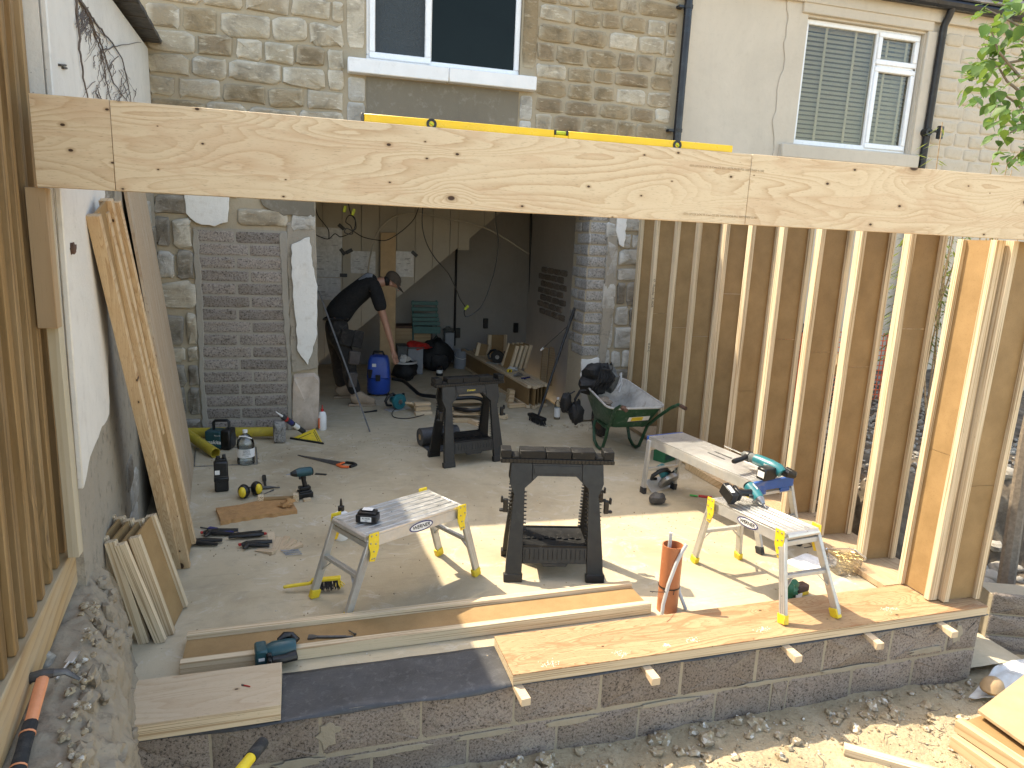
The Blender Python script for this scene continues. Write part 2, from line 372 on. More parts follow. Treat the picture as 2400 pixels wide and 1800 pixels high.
M['stone_lime'] = stone('limewashed_stone', [(.42, .39, .34), (.48, .45, .39), (.37, .34, .29), (.52, .49, .43)], (.62, .59, .53))
M['stone_dark'] = stone('dark_rubble_stone', [(.19, .16, .12), (.235, .20, .155), (.165, .14, .105), (.28, .245, .19)], (.42, .39, .34))
def render_(name, col, blot, amt=.4, relief=.35, crack=True):
    t = Mt(name); c = t.co(rand=False)
    a = t.noise(c, 1.3, 7, .66, .5); b = t.noise(c, 13, 6, .7); d = t.noise(c, 75, 3)
    k = t.ramp(a, [(.3, tuple(x * .9 for x in col)), (.7, tuple(min(1, x * 1.06) for x in col))])
    k = t.mix(k, blot, t.ma('MULTIPLY', t.ramp(b, [(.54, 0.0), (.8, 1.0)]), amt))
    cs = t.n('Mapping', None, Vector=c, Scale=(9, 9, .8)).outputs[0]
    k = t.mix(k, tuple(x * .72 for x in col), t.ma('MULTIPLY', t.ramp(t.noise(cs, 1, 5, .7), [(.55, 0.0), (.75, 1.0)]), amt * .6))
    spk = t.vor(c, 21); k = t.mix(k, (.12, .10, .08), t.ramp(spk, [(.025, .7), (.06, 0.0)]))
    nr = t.bump(b, relief, .012, t.bump(d, .25, .003))
    return t.out(k, .85, nr, Specular_IOR_Level=.2)
M['cream'] = render_('cream_render', (.565, .50, .41), (.42, .36, .28))
M['cream_stone'] = render_('painted_stone', (.545, .475, .375), (.38, .31, .22), .5, .9)
M['white_render'] = render_('white_render', (.69, .655, .59), (.46, .42, .36), .5, .5)
M['plaster'] = render_('old_white_plaster', (.72, .70, .65), (.42, .36, .28), .5, .4)
M['patch'] = render_('grey_cement_patch', (.19, .165, .125), (.33, .305, .26), .7, .2)
M['mortar'] = render_('lime_mortar', (.375, .315, .225), (.30, .245, .165), .5, .8)
M['mortar_grey'] = render_('grey_mortar', (.325, .295, .245), (.25, .225, .185), .5, .7)
M['mortar_tan'] = render_('tan_mortar', (.325, .275, .20), (.24, .20, .145), .5, .8)
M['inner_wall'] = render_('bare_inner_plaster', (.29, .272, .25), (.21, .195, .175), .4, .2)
M['inner_board'] = render_('cream_board', (.38, .345, .285), (.28, .245, .195), .3, .1)
M['plinth'] = render_('crumbling_mortar', (.30, .245, .175), (.085, .065, .048), 1.0, 1.0)
M['breast'] = render_('skimmed_chimney_plaster', (.50, .475, .45), (.38, .35, .32), .4, .2)
M['dirty'] = render_('dirty_render', (.33, .29, .23), (.085, .072, .055), 1.0, 1.0)
def soil():
    t = Mt('sandy_soil'); c = t.co(rand=False)
    a = t.noise(c, 2.2, 8, .7, .6); b = t.noise(c, 60, 5, .8); g = t.vor(c, 46)
    k = t.ramp(a, [(.3, (.34, .265, .16)), (.52, (.46, .37, .24)), (.72, (.56, .47, .33))])
    k = t.mix(k, (.20, .145, .085), t.ramp(b, [(.5, 0.0), (.72, .6)])); k = t.mix(k, (.58, .52, .41), t.ramp(g, [(.05, .5), (.2, 0.0)]))
    return t.out(k, .95, t.bump(b, .9, .012, t.bump(g, .5, .01)), Specular_IOR_Level=.1)
M['soil'] = soil()
M['soil_dark'] = simple('dark_soil', (.10, .075, .05), .95, var=.5, scale=9, bump=1.0, bscale=30, dirt=(.22, .18, .13), amt=.5)
def pebble():
    t = Mt('rubble'); c = t.co(rand=False); v = t.n('TexVoronoi', {'feature': 'F1'}, Vector=c, Scale=55.0).outputs['Color']; r = t.n('SeparateColor', None, Color=v).outputs[0]
    r = t.ma('FRACT', t.ma('ADD', r, t.n('ObjectInfo').outputs['Random']))
    k = t.ramp(r, [(0, (.27, .205, .125)), (.4, (.43, .345, .225)), (.7, (.34, .27, .185)), (.88, (.50, .435, .33)), (1, (.66, .625, .55))])
    d = t.noise(c, 90, 5, .8); k = t.mix(k, (.14, .105, .07), t.ramp(d, [(.5, 0.0), (.7, .6)]))
    return t.out(k, .92, t.bump(d, .7, .006), Specular_IOR_Level=.15)
M['pebble'] = pebble()
M['alu'] = simple('worn_aluminium', (.56, .555, .54), .38, .75, .12, 9, .15, 160, dirt=(.60, .585, .55), amt=.5)
M['alu_dull'] = simple('dull_aluminium', (.50, .495, .475), .5, .55, .15, 9, .2, 120, dirt=(.50, .45, .37), amt=.6)
M['steel'] = simple('grey_steel', (.33, .33, .33), .35, .85, .2, 20, .1)
M['steel_dark'] = simple('dark_steel', (.10, .095, .09), .45, .6, .3, 20, .1)
M['blackp'] = simple('black_plastic', (.0075, .0075, .0075), .45, 0, .3, 14, .25, 220, dirt=(.06, .056, .05), amt=.12)
M['blackp2'] = simple('clean_black_plastic', (.006, .006, .0065), .4, 0, .3, 14, .2, 220, dirt=(.04, .037, .033), amt=.15)
M['black_dust'] = simple('dusty_black_plastic', (.009, .009, .009), .5, 0, .3, 12, .3, 200, dirt=(.34, .32, .29), amt=.08, dscale=36, spec=.3)
M['rubber'] = simple('black_rubber', (.02, .02, .02), .8, 0, .3, 20, .3, 120, dirt=(.12, .105, .085), amt=.5)
M['teal'] = simple('teal_plastic', (.012, .135, .155), .38, 0, .12, 14, .1, 200, dirt=(.16, .19, .18), amt=.3)
M['teal_dark'] = simple('dark_teal_plastic', (.008, .055, .065), .42, 0, .15, 14, .1, 200, dirt=(.08, .10, .10), amt=.3)
M['yellow'] = simple('yellow_plastic', (.72, .52, .03), .45, 0, .1, 14, .1, 150, dirt=(.36, .27, .10), amt=.3)
M['yellow_lv'] = simple('yellow_level_paint', (.80, .50, .01), .35, 0, .06, 9, .05)
M['yellow_pipe'] = simple('yellow_pipe', (.45, .34, .035), .5, 0, .15, 9, .1, dirt=(.25, .2, .08), amt=.4)
M['orange'] = simple('orange_plastic', (.72, .13, .03), .45, 0, .1, 14, .1)
M['orange_pale'] = simple('faded_orange_grip', (.72, .27, .12), .55, 0, .1, 20, .15, dirt=(.5, .25, .15), amt=.3)
M['red'] = simple('red_plastic', (.45, .025, .02), .45, 0, .15)
M['blue'] = simple('blue_plastic', (.012, .06, .33), .4, 0, .12, dirt=(.12, .15, .25), amt=.25)
M['bluesteel'] = simple('blue_end_cap', (.02, .085, .30), .45, 0, .12, dirt=(.2, .2, .22), amt=.35)
M['navy'] = simple('navy_print', (.02, .022, .12), .5)
M['navy_pipe'] = simple('black_pipe', (.006, .007, .012), .35, 0, .2, 4, .05, dirt=(.05, .05, .05), amt=.3)
M['green'] = simple('green_paint', (.008, .058, .025), .42, 0, .2, 12, .15, dirt=(.22, .23, .20), amt=.25, dscale=12)
M['green_card'] = simple('green_card', (.015, .12, .055), .5)
M['tray'] = simple('mortar_stained_tray', (.40, .39, .36), .75, 0, .25, 7, .5, 40, dirt=(.20, .17, .13), amt=.5)
M['white'] = simple('white_upvc', (.80, .81, .82), .3, 0, .03, 6, .03, dirt=(.62, .61, .58), amt=.1)
M['white_paint'] = simple('white_sill_paint', (.76, .755, .745), .55, 0, .05, 6, .25, 40, dirt=(.5, .47, .42), amt=.2)
M['whitep'] = simple('white_plastic', (.78, .77, .74), .4, 0, .05)
M['label'] = simple('label_white', (.72, .71, .68), .6, 0, .04)
M['print'] = simple('black_print', (.03, .03, .032), .6)
M['stampink'] = simple('faded_stamp', (.36, .25, .145), .7)
M['terra'] = simple('terracotta_pipe', (.37, .13, .055), .4, 0, .1, 8, .05, dirt=(.48, .30, .2), amt=.25)
M['conduit'] = simple('grey_conduit', (.46, .46, .45), .45, 0, .08)
M['slate'] = simple('dark_roof_tile', (.05, .045, .042), .7, 0, .4, 12, .5, 30, dirt=(.13, .12, .10), amt=.5)
M['membrane'] = simple('damp_proof_membrane', (.046, .046, .048), .5, 0, .3, 6, .5, 110, dirt=(.15, .15, .15), amt=.35, dscale=26)
M['card'] = simple('brown_hardboard', (.40, .275, .15), .7, 0, .12, 8, .4, 60)
M['softboard'] = simple('orange_brown_softboard', (.40, .215, .085), .9, 0, .18, 20, .9, 90)
M['skin'] = simple('skin', (.34, .175, .115), .5, 0, .12, 20, .1)
M['shirt'] = simple('black_cotton', (.005, .005, .0055), .95, 0, .3, 20, .4, 60)
M['trouser'] = simple('charcoal_work_cloth', (.014, .012, .011), .95, 0, .4, 12, .5, 50, dirt=(.09, .075, .06), amt=.35)
M['pocket'] = simple('brown_grey_cloth', (.075, .062, .055), .95, 0, .3, 15, .5, 50)
M['boot'] = simple('tan_suede', (.30, .225, .155), .95, 0, .2, 12, .4, 50)
M['cap'] = simple('brown_cap_cloth', (.055, .040, .028), .95, 0, .25, 18, .4, 60)
M['fabric_black'] = simple('black_nylon', (.006, .006, .0065), .7, 0, .4, 18, .5, 50, dirt=(.035, .035, .034), amt=.2)
M['fabric_grey'] = simple('grey_nylon', (.10, .105, .10), .75, 0, .3, 18, .4, 50)
M['chair'] = simple('green_chair_slats', (.045, .125, .115), .6, 0, .15)
M['rust_and_shade'] = simple('rusty_brown_and_shade', (.085, .045, .03), .8, 0, .4, 15, .6, 50)
M['bark'] = simple('grey_bark', (.20, .16, .12), .9, 0, .3, 30, .6, 60)
M['stem'] = simple('dead_stem', (.115, .09, .075), .9, 0, .3, 30, .4)
M['blind'] = simple('grey_blind', (.66, .63, .56), .6, 0, .06)
M['hivis'] = simple('yellow_green_plastic', (.42, .50, .03), .5)
M['mesh_orange'] = simple('orange_barrier_mesh', (.75, .14, .05), .6)
M['paper'] = simple('crumpled_paper', (.60, .585, .55), .8, 0, .1, 18, .3, 40, dirt=(.4, .36, .3), amt=.4)
M['sheet'] = simple('drawing_sheet', (.42, .42, .42), .35, 0, .2, 26, .5, 40)
M['dust'] = simple('pale_dust', (.66, .60, .48), .95, 0, .2, 30, .6, 80)
M['bristle'] = simple('black_bristle', (.02, .018, .016), .8, 0, .5, 60, .6, 150)
M['pink'] = simple('pinkish_foundation_stone', (.48, .39, .31), .9, 0, .2, 6, .6, 40, dirt=(.36, .28, .2), amt=.5)
M['gypsum'] = simple('grey_bucket', (.22, .235, .26), .4, 0, .1)
def glass(name, tint=(1, 1, 1), rough=.02, refl=.06, bump=0.0):
    """thin sheet of glass: mirrors at grazing angles, otherwise lets what is behind show"""
    t = Mt(name); nt = t.nt; nt.nodes.remove(t.b)
    lw = t.n('LayerWeight', None, Blend=.25).outputs['Fresnel']
    f = t.ma('ADD', t.ma('MULTIPLY', lw, .9), refl, True)
    gl = t.n('BsdfGlossy', None, Roughness=rough); tr = t.n('BsdfTransparent', None, Color=tint)
    if bump:
        c = t.co(); n = t.bump(t.noise(c, 34, 4, .7, 1.2), bump, .01); t.put(gl, 'Normal', n)
    mx = t.n('MixShader', None, Fac=f); nt.links.new(tr.outputs[0], mx.inputs[1]); nt.links.new(gl.outputs[0], mx.inputs[2])
    nt.links.new(mx.outputs[0], nt.nodes['Material Output'].inputs[0]); return t.m
M['glass'] = glass('window_glass', (.82, .80, .72), .01, .02)
M['bottle'] = glass('clear_bottle', (.88, .92, .93), .05, .1, .25)
M['tub'] = glass('translucent_tub', (.80, .80, .79), .25, .22, .1)
def frosted():
    t = Mt('frosted_glass'); c = t.co((1, 1, .6)); a = t.noise(c, 70, 4, .6, 1.6)
    return t.out((.035, .045, .05), .16, t.bump(a, .9, .012), Specular_IOR_Level=.35)
M['frosted'] = frosted()
M['darkglass'] = simple('dark_window_glass', (.006, .011, .011), .06, 0, .1, 3, .0, spec=.12)
def leafm(name, col, tr):
    t = Mt(name); c = t.co(); k = t.ramp(t.noise(c, 20, 4), [(.3, tuple(x * .8 for x in col)), (.7, tuple(x * 1.2 for x in col))])
    k = t.hsv(k, t.rnd(.75, 1.25)); m = t.out(k, .5, Specular_IOR_Level=.25)
    tn = t.n('BsdfTranslucent', None, Color=tr); mx = t.n('MixShader', None, Fac=.3)
    t.nt.links.new(t.b.outputs[0], mx.inputs[1]); t.nt.links.new(tn.outputs[0], mx.inputs[2])
    t.nt.links.new(mx.outputs[0], t.nt.nodes['Material Output'].inputs[0]); return m
M['leaf'] = leafm('green_leaf', (.055, .115, .022), (.20, .30, .05))
M['bamboo'] = leafm('bamboo_leaf', (.13, .17, .035), (.32, .36, .08))
# ------------------------------------------------------------------ ground, slab and soil
def gh(x, y):
    b = -0.40 + .05 * mnoise.noise(V((x * 1.1, y * 1.1, 0))) + .022 * mnoise.noise(V((x * 4.3, y * 4.3, 5)))
    if x > 3.0: b -= .05 * min(1, (x - 3.0))
    if y < 1.9: b -= .25 * min(3, (1.9 - y))
    return b
mb = MB()
mb.grid(lambda a, b: (lambda x, y: V((x, y, gh(x, y) + .012 * mnoise.noise(V((x * 17, y * 17, 2)))) ))(-1.0 + 5.6 * a, .9 + 2.15 * b), 150, 60)
tag(mb.build('ground', M['soil']), kind='structure')
tag(MB().bx(-60, 60, -60, 80, -1.6, -1.5).build('terrain', M['soil']), kind='structure')
mb = MB(); mb.bx(-1.7, 3.86, 2.98, 7.449, -.30, 0.0); mb.bx(-0.0, 2.92, 7.449, 11.2, -.30, 0.0)
tag(mb.build('floor_slab', M['concrete']), kind='structure')
# ------------------------------------------------------------------ pieces of masonry
def stone_mb(wd, h, proud, back=.03, n=12, jit=.07, seed=None, e=.30):
    mb = MB(); pts = []
    per = 2 * (wd + h)
    for i in range(n):
        a = 2 * pi * (i + .5) / n + u_(-.1, .1)
        c_, s_ = cos(a), sin(a)
        x = math.copysign(abs(c_) ** e, c_) * wd / 2; z = math.copysign(abs(s_) ** e, s_) * h / 2
        j = jit * min(wd, h)
        pts.append((x + u_(-j, j) * .8, z + u_(-j, j)))
    vs = [V((x, back, z)) for x, z in pts]
    vs += [V((x, -proud * .35, z)) for x, z in pts]
    vs += [V((x * .95 , -proud * u_(.75, 1.0), z * .90)) for x, z in pts]
    vs += [V((x * .58, -proud * u_(.8, 1.35), z * .55)) for x, z in pts]
    vs.append(V((0, -proud * u_(.9, 1.3), 0)))
    fs = []
    for r in range(3):
        for i in range(n): fs.append((r * n + i, r * n + (i + 1) % n, (r + 1) * n + (i + 1) % n, (r + 1) * n + i))
    for i in range(n): fs.append((3 * n + i, 3 * n + (i + 1) % n, 4 * n))
    mb.add(vs, fs); return mb
def put_stone(parent, x, y, z, wd, h, mat, proud=.022, name='stone', jit=.07, rz=0):
    o = stone_mb(wd, h, proud, jit=jit).build(name, mat, parent, sharp=50)
    o.location = (x, y, z); o.rotation_euler = (0, 0, rz); return o
def courses(parent, x0, x1, z0, z1, y, mat, ch=(.15, .21), ln=(.2, .45), proud=.02, gap=.022, jit=.07, skip=0.0):
    z = z0
    while z < z1 - .06:
        h = min(u_(*ch), z1 - z); x = x0 + u_(-.02, .0)
        while x < x1 - .05:
            l = u_(*ln); l = min(l, x1 - x)
            if x1 - (x + l) < .1: l = x1 - x
            if random.random() >= skip:
                put_stone(parent, x + l / 2, y, z + h / 2 + u_(-.008, .008), l - gap, h - gap, random.choice(mat) if isinstance(mat, list) else mat, proud * u_(.7, 1.3), jit=jit)
            x += l
        z += h
FYD = 7.45
house = thing('stone_house', 'old stone cottage with the wide opening knocked through its ground floor', 'house', (0, 0, 0))
mb = MB()
OX0, OX1, OZ = 0.0, 2.92, 2.50
WX0, WX1, WZ0 = .49, 2.045, 3.70
y0, y1 = FYD, FYD + .46
mb.bx(-1.75, OX0, y0, y1, -.5, OZ); mb.bx(OX1, 3.86, y0, y1, -.5, OZ)
mb.bx(-1.75, WX0, y0, y1, OZ, 5.1); mb.bx(WX1, 3.86, y0, y1, OZ, 5.1); mb.bx(WX0, WX1, y0, y1, OZ, WZ0); mb.bx(WX0, WX1, y0, y1, 4.98, 5.1)
mb.build('wall', M['mortar'], house)
# inner room
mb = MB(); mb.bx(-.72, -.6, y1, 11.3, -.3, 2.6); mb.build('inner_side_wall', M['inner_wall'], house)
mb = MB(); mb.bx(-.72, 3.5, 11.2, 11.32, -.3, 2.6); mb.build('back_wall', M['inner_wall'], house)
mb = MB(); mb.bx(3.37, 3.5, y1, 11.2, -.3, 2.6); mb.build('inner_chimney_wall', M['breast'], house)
mb = MB(); mb.bx(-.72, 3.5, y1, 11.32, 2.6, 2.75); mb.build('inner_ceiling', M['inner_board'], house)
mb = MB(); mb.bx(-.72, 3.86, 11.32, 11.8, -.5, 5.1); mb.bx(-1.75, -1.3, y1, 11.32, -.5, 5.1); mb.bx(3.5, 3.86, y1, 11.32, -.5, 5.1); mb.build('outer_wall', M['mortar'], house)
mb = MB()
mb.add([V((-1.8, 7.25, 5.08)), V((4.0, 7.25, 5.08)), V((4.0, 9.7, 6.6)), V((-1.8, 9.7, 6.6)), V((-1.8, 12.1, 5.08)), V((4.0, 12.1, 5.08)),
        V((-1.8, 7.25, 5.14)), V((4.0, 7.25, 5.14)), V((4.0, 9.7, 6.7)), V((-1.8, 9.7, 6.7)), V((-1.8, 12.1, 5.14)), V((4.0, 12.1, 5.14))],
       [(0, 3, 2, 1), (3, 4, 5, 2), (6, 7, 8, 9), (9, 8, 11, 10), (0, 1, 7, 6), (4, 10, 11, 5), (0, 6, 9, 3), (3, 9, 10, 4), (1, 2, 8, 7), (2, 5, 11, 8)])
mb.build('roof', M['slate'], house)
# upper floor, dark behind the window
mb = MB(); mb.bx(WX0 - .3, WX1 + .3, FYD + 1.6, FYD + 1.7, 3.2, 5.05); mb.build('upstairs_room_wall', M['inner_board'], house)
# stonework above the beam
P_, B_, L_ = M['stone_pale'], M['stone_brown'], M['stone_lime']
courses(house, -1.44, .29, 3.0, 5.06, FYD, [P_, P_, P_, P_, B_], (.165, .225), (.24, .50), .026, .024, .085)
courses(house, 2.225, 3.78, 2.98, 5.06, FYD, [B_, B_, B_, P_], (.145, .195), (.19, .42), .018, .026)
for x, wd, z, h, m in [(.395, .17, 4.3, 1.02, P_), (2.135, .15, 4.3, 1.02, B_), (.40, .165, 3.42, .22, L_), (.395, .175, 3.20, .2, L_), (2.125, .13, 3.40, .24, L_), (2.125, .13, 3.17, .2, L_)]:
    put_stone(house, x, FYD, z, wd, h, m, .014, 'jamb_stone', .02)
mb = MB(); mb.grid(lambda a, b: V((.495 + 1.545 * a, FYD - .012 - .004 * mnoise.noise(V((a * 7, b * 3, 0))), 2.95 + .595 * b)), 24, 10); mb.build('cement_patch', M['patch'], house)
# painted sill
mb = MB(); mb.bx(.315, 1.29, FYD - .11, FYD + .06, 3.556, 3.69); mb.bx(1.293, 2.20, FYD - .108, FYD + .06, 3.558, 3.692)
mb.build('sill', M['white_paint'], house, bevel=.008)
def window(parent, x0, x1, z0, z1, y, mullions, transom=None, sash=(), mat=None, fw=.055, panes=(), d=.07):
    wn = None
    mb = MB()
    mb.bx(x0, x1, y, y + d, z0, z0 + fw); mb.bx(x0, x1, y, y + d, z1 - fw, z1)
    mb.bx(x0, x0 + fw, y, y + d, z0 + fw, z1 - fw); mb.bx(x1 - fw, x1, y, y + d, z0 + fw, z1 - fw)
    for m in mullions: mb.bx(m - fw / 2, m + fw / 2, y, y + d, z0 + fw, z1 - fw)
    if transom: mb.bx(transom[0], transom[1], y, y + d, transom[2] - fw / 2, transom[2] + fw / 2)
    wn = mb.build('window', mat or M['white'], parent, bevel=.006)
    for (a, b, c, e) in sash:
        mb = MB(); f2 = .06; yy = y - .018
        for q in ((a, b, c, c + f2), (a, b, e - f2, e), (a, a + f2, c + f2, e - f2), (b - f2, b, c + f2, e - f2)):
            mb.bx(q[0], q[1], yy, yy + .06, q[2], q[3])
        mb.build('sash', mat or M['white'], wn, bevel=.008)
    for (a, b, c, e, gm) in panes:
        MB().bx(a, b, y + .024, y + .03, c, e).build('pane', gm, wn)
    return wn
window(house, .492, 2.042, 3.702, 4.97, FYD + .03, [1.105], sash=[(.52, 1.125, 3.725, 4.95)], panes=[(.58, 1.07, 3.785, 4.90, M['frosted']), (1.13, 1.99, 3.757, 4.92, M['darkglass'])])
mb = MB(); mb.bx(.50, 2.04, FYD - .03, FYD + .03, 3.692, 3.705); mb.build('window_cill', M['white'], house, bevel=.004)
# drainpipe on the cottage corner
mb = MB(); mb.tube([(3.85, FYD - .075, -.1), (3.85, FYD - .075, 5.02)], .044, 14)
dp = mb.build('drainpipe', M['navy_pipe'], house)
for z in (3.30, 4.55): MB().lathe([(.05, -.018), (.052, .018), (.044, .018), (.044, -.018)], (3.85, FYD - .075, z), Z, 14, True).bx(3.74, 3.80, FYD - .085, FYD + .0, z - .012, z + .012).build('bracket', M['navy_pipe'], dp)
# lower left pier: rough stones, plaster scraps, blocked-up doorway of small grey blocks
courses(house, -1.46, -1.13, .0, 2.5, FYD, [M['stone_dark'], M['stone_dark'], M['stone_lime'], P_], (.16, .34), (.14, .34), .035, .03, .1)
for x, z, wd, h, m in [(-.50, 2.16, .46, .17, P_), (-.92, 2.42, .4, .2, P_), (-.12, 2.14, .22, .2, L_)]: put_stone(house, x, FYD, z, wd, h, m, .03)
def scrap(name, pix, mat, y, th=.022, parent=house, rag=.008, seed=0):
    """a ragged skin of plaster left on the wall"""
    pts = []
    k = len(pix)
    for i in range(k):
        a, b = V((*pix[i], 0)), V((*pix[(i + 1) % k], 0)); n = max(2, int((b - a).length / .045))
        for j in range(n):
            p = a.lerp(b, j / n); pts.append((p.x + u_(-rag, rag), p.y + u_(-rag, rag)))
    return MB().prism(pts, (0, y, 0), X, Z, (0, -th, 0)).build(name, mat, parent, bevel=.004)
scrap('plaster_scrap', [(-1.19, 2.42), (-1.19, 2.16), (-1.10, 2.08), (-.93, 2.055), (-.81, 2.10), (-.80, 2.42)], M['plaster'], FYD - .028, .02)
scrap('plaster_scrap', [(-.235, 1.92), (-.06, 1.99), (-.02, 1.62), (.005, 1.5), (-.005, .98), (-.10, .70), (-.20, .84), (-.21, 1.2), (-.24, 1.55)], M['plaster'], FYD - .03, .022)
scrap('cement_scrap', [(-.52, 2.40), (-.50, 2.27), (-.30, 2.19), (-.01, 2.19), (-.01, 2.42)], M['patch'], FYD - .012, .02)
scrap('render_scrap', [(-.28, 2.12), (.0, 2.14), (.0, .66), (-.26, .62)], M['dirty'], FYD - .002, .02)
o = stone_mb(.275, .62, .05, back=.1, jit=.03).build('foundation_stone', M['pink'], house); o.location = (-.125, FYD, .30)
bm_mb = MB(); bm_mb.bx(-1.13, -.275, FYD - .012, FYD + .02, 0, 2.04); bm_mb.build('infill_mortar', M['mortar_grey'], house)
vars_ = []
def small_block(l, h, proud=.007):
    return stone_mb(l, h, proud, n=20, jit=.03, back=.01, e=.16)
z = .015; r = 0; PITCH = .1262
long_ = [small_block(.455, .103).mesh('brick', M['brick'], True, 50) for _ in range(4)]
half_ = [small_block(.325, .103).mesh('brick', M['brick'], True, 50) for _ in range(4)]
def brick(parent, me, x, y, z, rz=0.0, name='brick'):
    o = bpy.data.objects.new(name, me); COL.objects.link(o); o.parent = parent; o.location = (x, y, z); o.rotation_euler = (u_(-.01, .01), u_(-.012, .012), rz); return o
while z + .11 < 2.04:
    if r % 2: brick(house, random.choice(half_), -1.095 + .163, FYD - .012, z + .055); brick(house, random.choice(long_), -1.095 + .345 + .2275, FYD - .012, z + .055)
    else: brick(house, random.choice(long_), -1.10 + .2275, FYD - .012, z + .055); brick(house, random.choice(half_), -1.10 + .475 + .163, FYD - .012, z + .055)
    z += PITCH; r += 1
scrap('side_mortar', [(-1.135, 2.03), (-1.085, 2.0), (-1.075, 1.2), (-1.10, .6), (-1.075, .02), (-1.135, .02)], M['mortar_grey'], FYD - .012, .012)
scrap('side_mortar', [(-.345, 2.02), (-.28, 2.03), (-.262, .02), (-.315, .02), (-.30, .7), (-.335, 1.3)], M['mortar_grey'], FYD - .012, .014)
# right pier: new grey blocks toothed into old stone
blk = [small_block(.205, .106, .007).mesh('block', M['block_grey'], True, 50) for _ in range(4)]
blr = [small_block(.21, .106, .006).mesh('block', M['block_grey'], True, 50) for _ in range(3)]
z = .78; r = 0
while z < 2.42:
    brick(house, random.choice(blk), OX1 + .115 + u_(-.004, .004), FYD - .004, z + .055, name='block')
    for yy in ((.115, .345) if r % 2 else (.06, .235)):
        o = brick(house, random.choice(blr), OX1 - .002, FYD + yy, z + .055, -pi / 2, name='block')
    z += PITCH; r += 1
scrap('pier_render', [(OX1 + .22, 2.48), (OX1 + .36, 2.48), (OX1 + .33, 2.1), (OX1 + .36, 1.5), (OX1 + .28, .62), (OX1 + .2, .62), (OX1 + .21, 1.4)], M['dirty'], FYD - .004, .03)
scrap('pier_render', [(OX1 + .005, .74), (OX1 + .22, .76), (OX1 + .20, .40), (OX1 + .005, .42)], M['plaster'], FYD - .004, .03, rag=.014)
scrap('pier_render', [(OX1 + .01, .40), (OX1 + .20, .38), (OX1 + .22, .03), (OX1 + .01, .03)], M['mortar_grey'], FYD - .004, .03, rag=.012)
scrap('plaster_scrap', [(OX1 + .31, 2.48), (OX1 + .42, 2.48), (OX1 + .41, 2.02), (OX1 + .34, 2.05), (OX1 + .30, 2.2)], M['plaster'], FYD - .034, .02)
courses(house, OX1 + .37, 3.58, .0, 2.5, FYD, [L_, L_, M['stone_dark']], (.16, .28), (.12, .26), .03, .028, .09)
courses(house, OX1 + .20, OX1 + .36, .0, 2.3, FYD - .012, [L_], (.18, .5), (.16, .17), .02, .02, .06)
# ------------------------------------------------------------------ neighbour's rendered house
nb = thing('rendered_house', 'cream rendered neighbouring house with a white casement window and black gutter', 'house', (0, 0, 0))
NX0, NX1, NZ0, NZ1 = 5.40, 7.04, 3.29, 4.66
mb = MB(); mb.bx(3.863, NX0, y0 + .01, y1, -.5, 5.0); mb.bx(NX1, 12, y0 + .01, y1, -.5, 5.0); mb.bx(NX0, NX1, y0 + .01, y1, -.5, NZ0); mb.bx(NX0, NX1, y0 + .01, y1, NZ1, 5.0)
mb.build('wall', M['cream'], nb)
mb = MB(); mb.bx(3.863, 12, 10.5, 10.8, -.5, 5.0); mb.bx(11.7, 12, y1, 10.5, -.5, 5.0); mb.bx(NX0 - .6, NX1 + .6, FYD + 1.5, FYD + 1.6, 2.9, 4.95); mb.build('far_wall', M['inner_board'], nb)
window(nb, NX0 + .005, NX1 - .005, NZ0 + .003, NZ1 - .003, FYD + .06, [6.43], (6.43, NX1 - .02, 4.26), [(6.425, NX1 - .025, NZ0 + .03, 4.25), (6.425, NX1 - .025, 4.27, NZ1 - .03)], mat=M['white'],
       panes=[(NX0 + .055, 6.405, NZ0 + .055, NZ1 - .055, M['glass']), (6.485, NX1 - .085, NZ0 + .09, 4.19, M['glass']), (6.485, NX1 - .085, 4.33, NZ1 - .09, M['glass'])])
mb = MB()
nsl = 25
for k in range(nsl):
    z = NZ0 + .05 + (NZ1 - NZ0 - .1) * (k + .5) / nsl
    mb.box((6.22, FYD + .16, z), (1.55, .05, .003), Matrix.Rotation(radians(52), 3, 'X'))
bl = mb.build('blind', M['blind'], nb); bl['kind'] = 'stuff'
mb = MB()
for x in (5.75, 6.16, 6.62, 6.90): mb.bx(x - .016, x + .016, FYD + .118, FYD + .121, NZ0 + .04, NZ1 - .04)
mb.build('blind_tape', M['label'], nb)
mb = MB(); mb.bx(5.20, 7.16, FYD - .075, FYD + .075, 3.12, 3.275); mb.build('sill', M['cream'], nb, bevel=.012)
mb = MB(); mb.bx(5.30, 7.12, FYD - .03, FYD + .05, 4.685, 4.90); mb.build('window_head', M['cream'], nb, bevel=.01)
mb = MB(); mb.bx(7.052, 7.19, FYD - .028, FYD + .05, 3.27, 4.69); mb.build('window_jamb', M['cream'], nb, bevel=.01)
# ragged band of patched render left of the window
def ragband(name, x0, x1, z0, z1, n, mat, parent, amp=.05):
    l = [(x0 + amp * mnoise.noise(V((z0 + (z1 - z0) * i / n, 1, 0)) * 3) * 1.6 + u_(-.01, .01), z0 + (z1 - z0) * i / n) for i in range(n + 1)]
    r_ = [(x1, z1), (x1, z0)]
    return MB().prism(l + r_, (0, FYD + .01, 0), X, Z, (0, -.014, 0)).build(name, mat, parent, bevel=.004)
ragband('patched_render', 5.12, 5.393, 3.0, 4.92, 34, M['cream'], nb)
courses(nb, 7.34, 9.6, 2.9, 4.72, FYD + .012, M['cream_stone'], (.145, .19), (.22, .46), .014, .016, .06)
mb = MB(); mb.bx(7.24, 7.345, FYD - .004, FYD + .02, 2.9, 4.75); mb.build('patched_render', M['cream'], nb, bevel=.005)
mb = MB(); mb.bx(3.87, 12, FYD - .045, FYD + .02, 4.79, 4.93); mb.build('eaves_band', M['cream'], nb, bevel=.006)
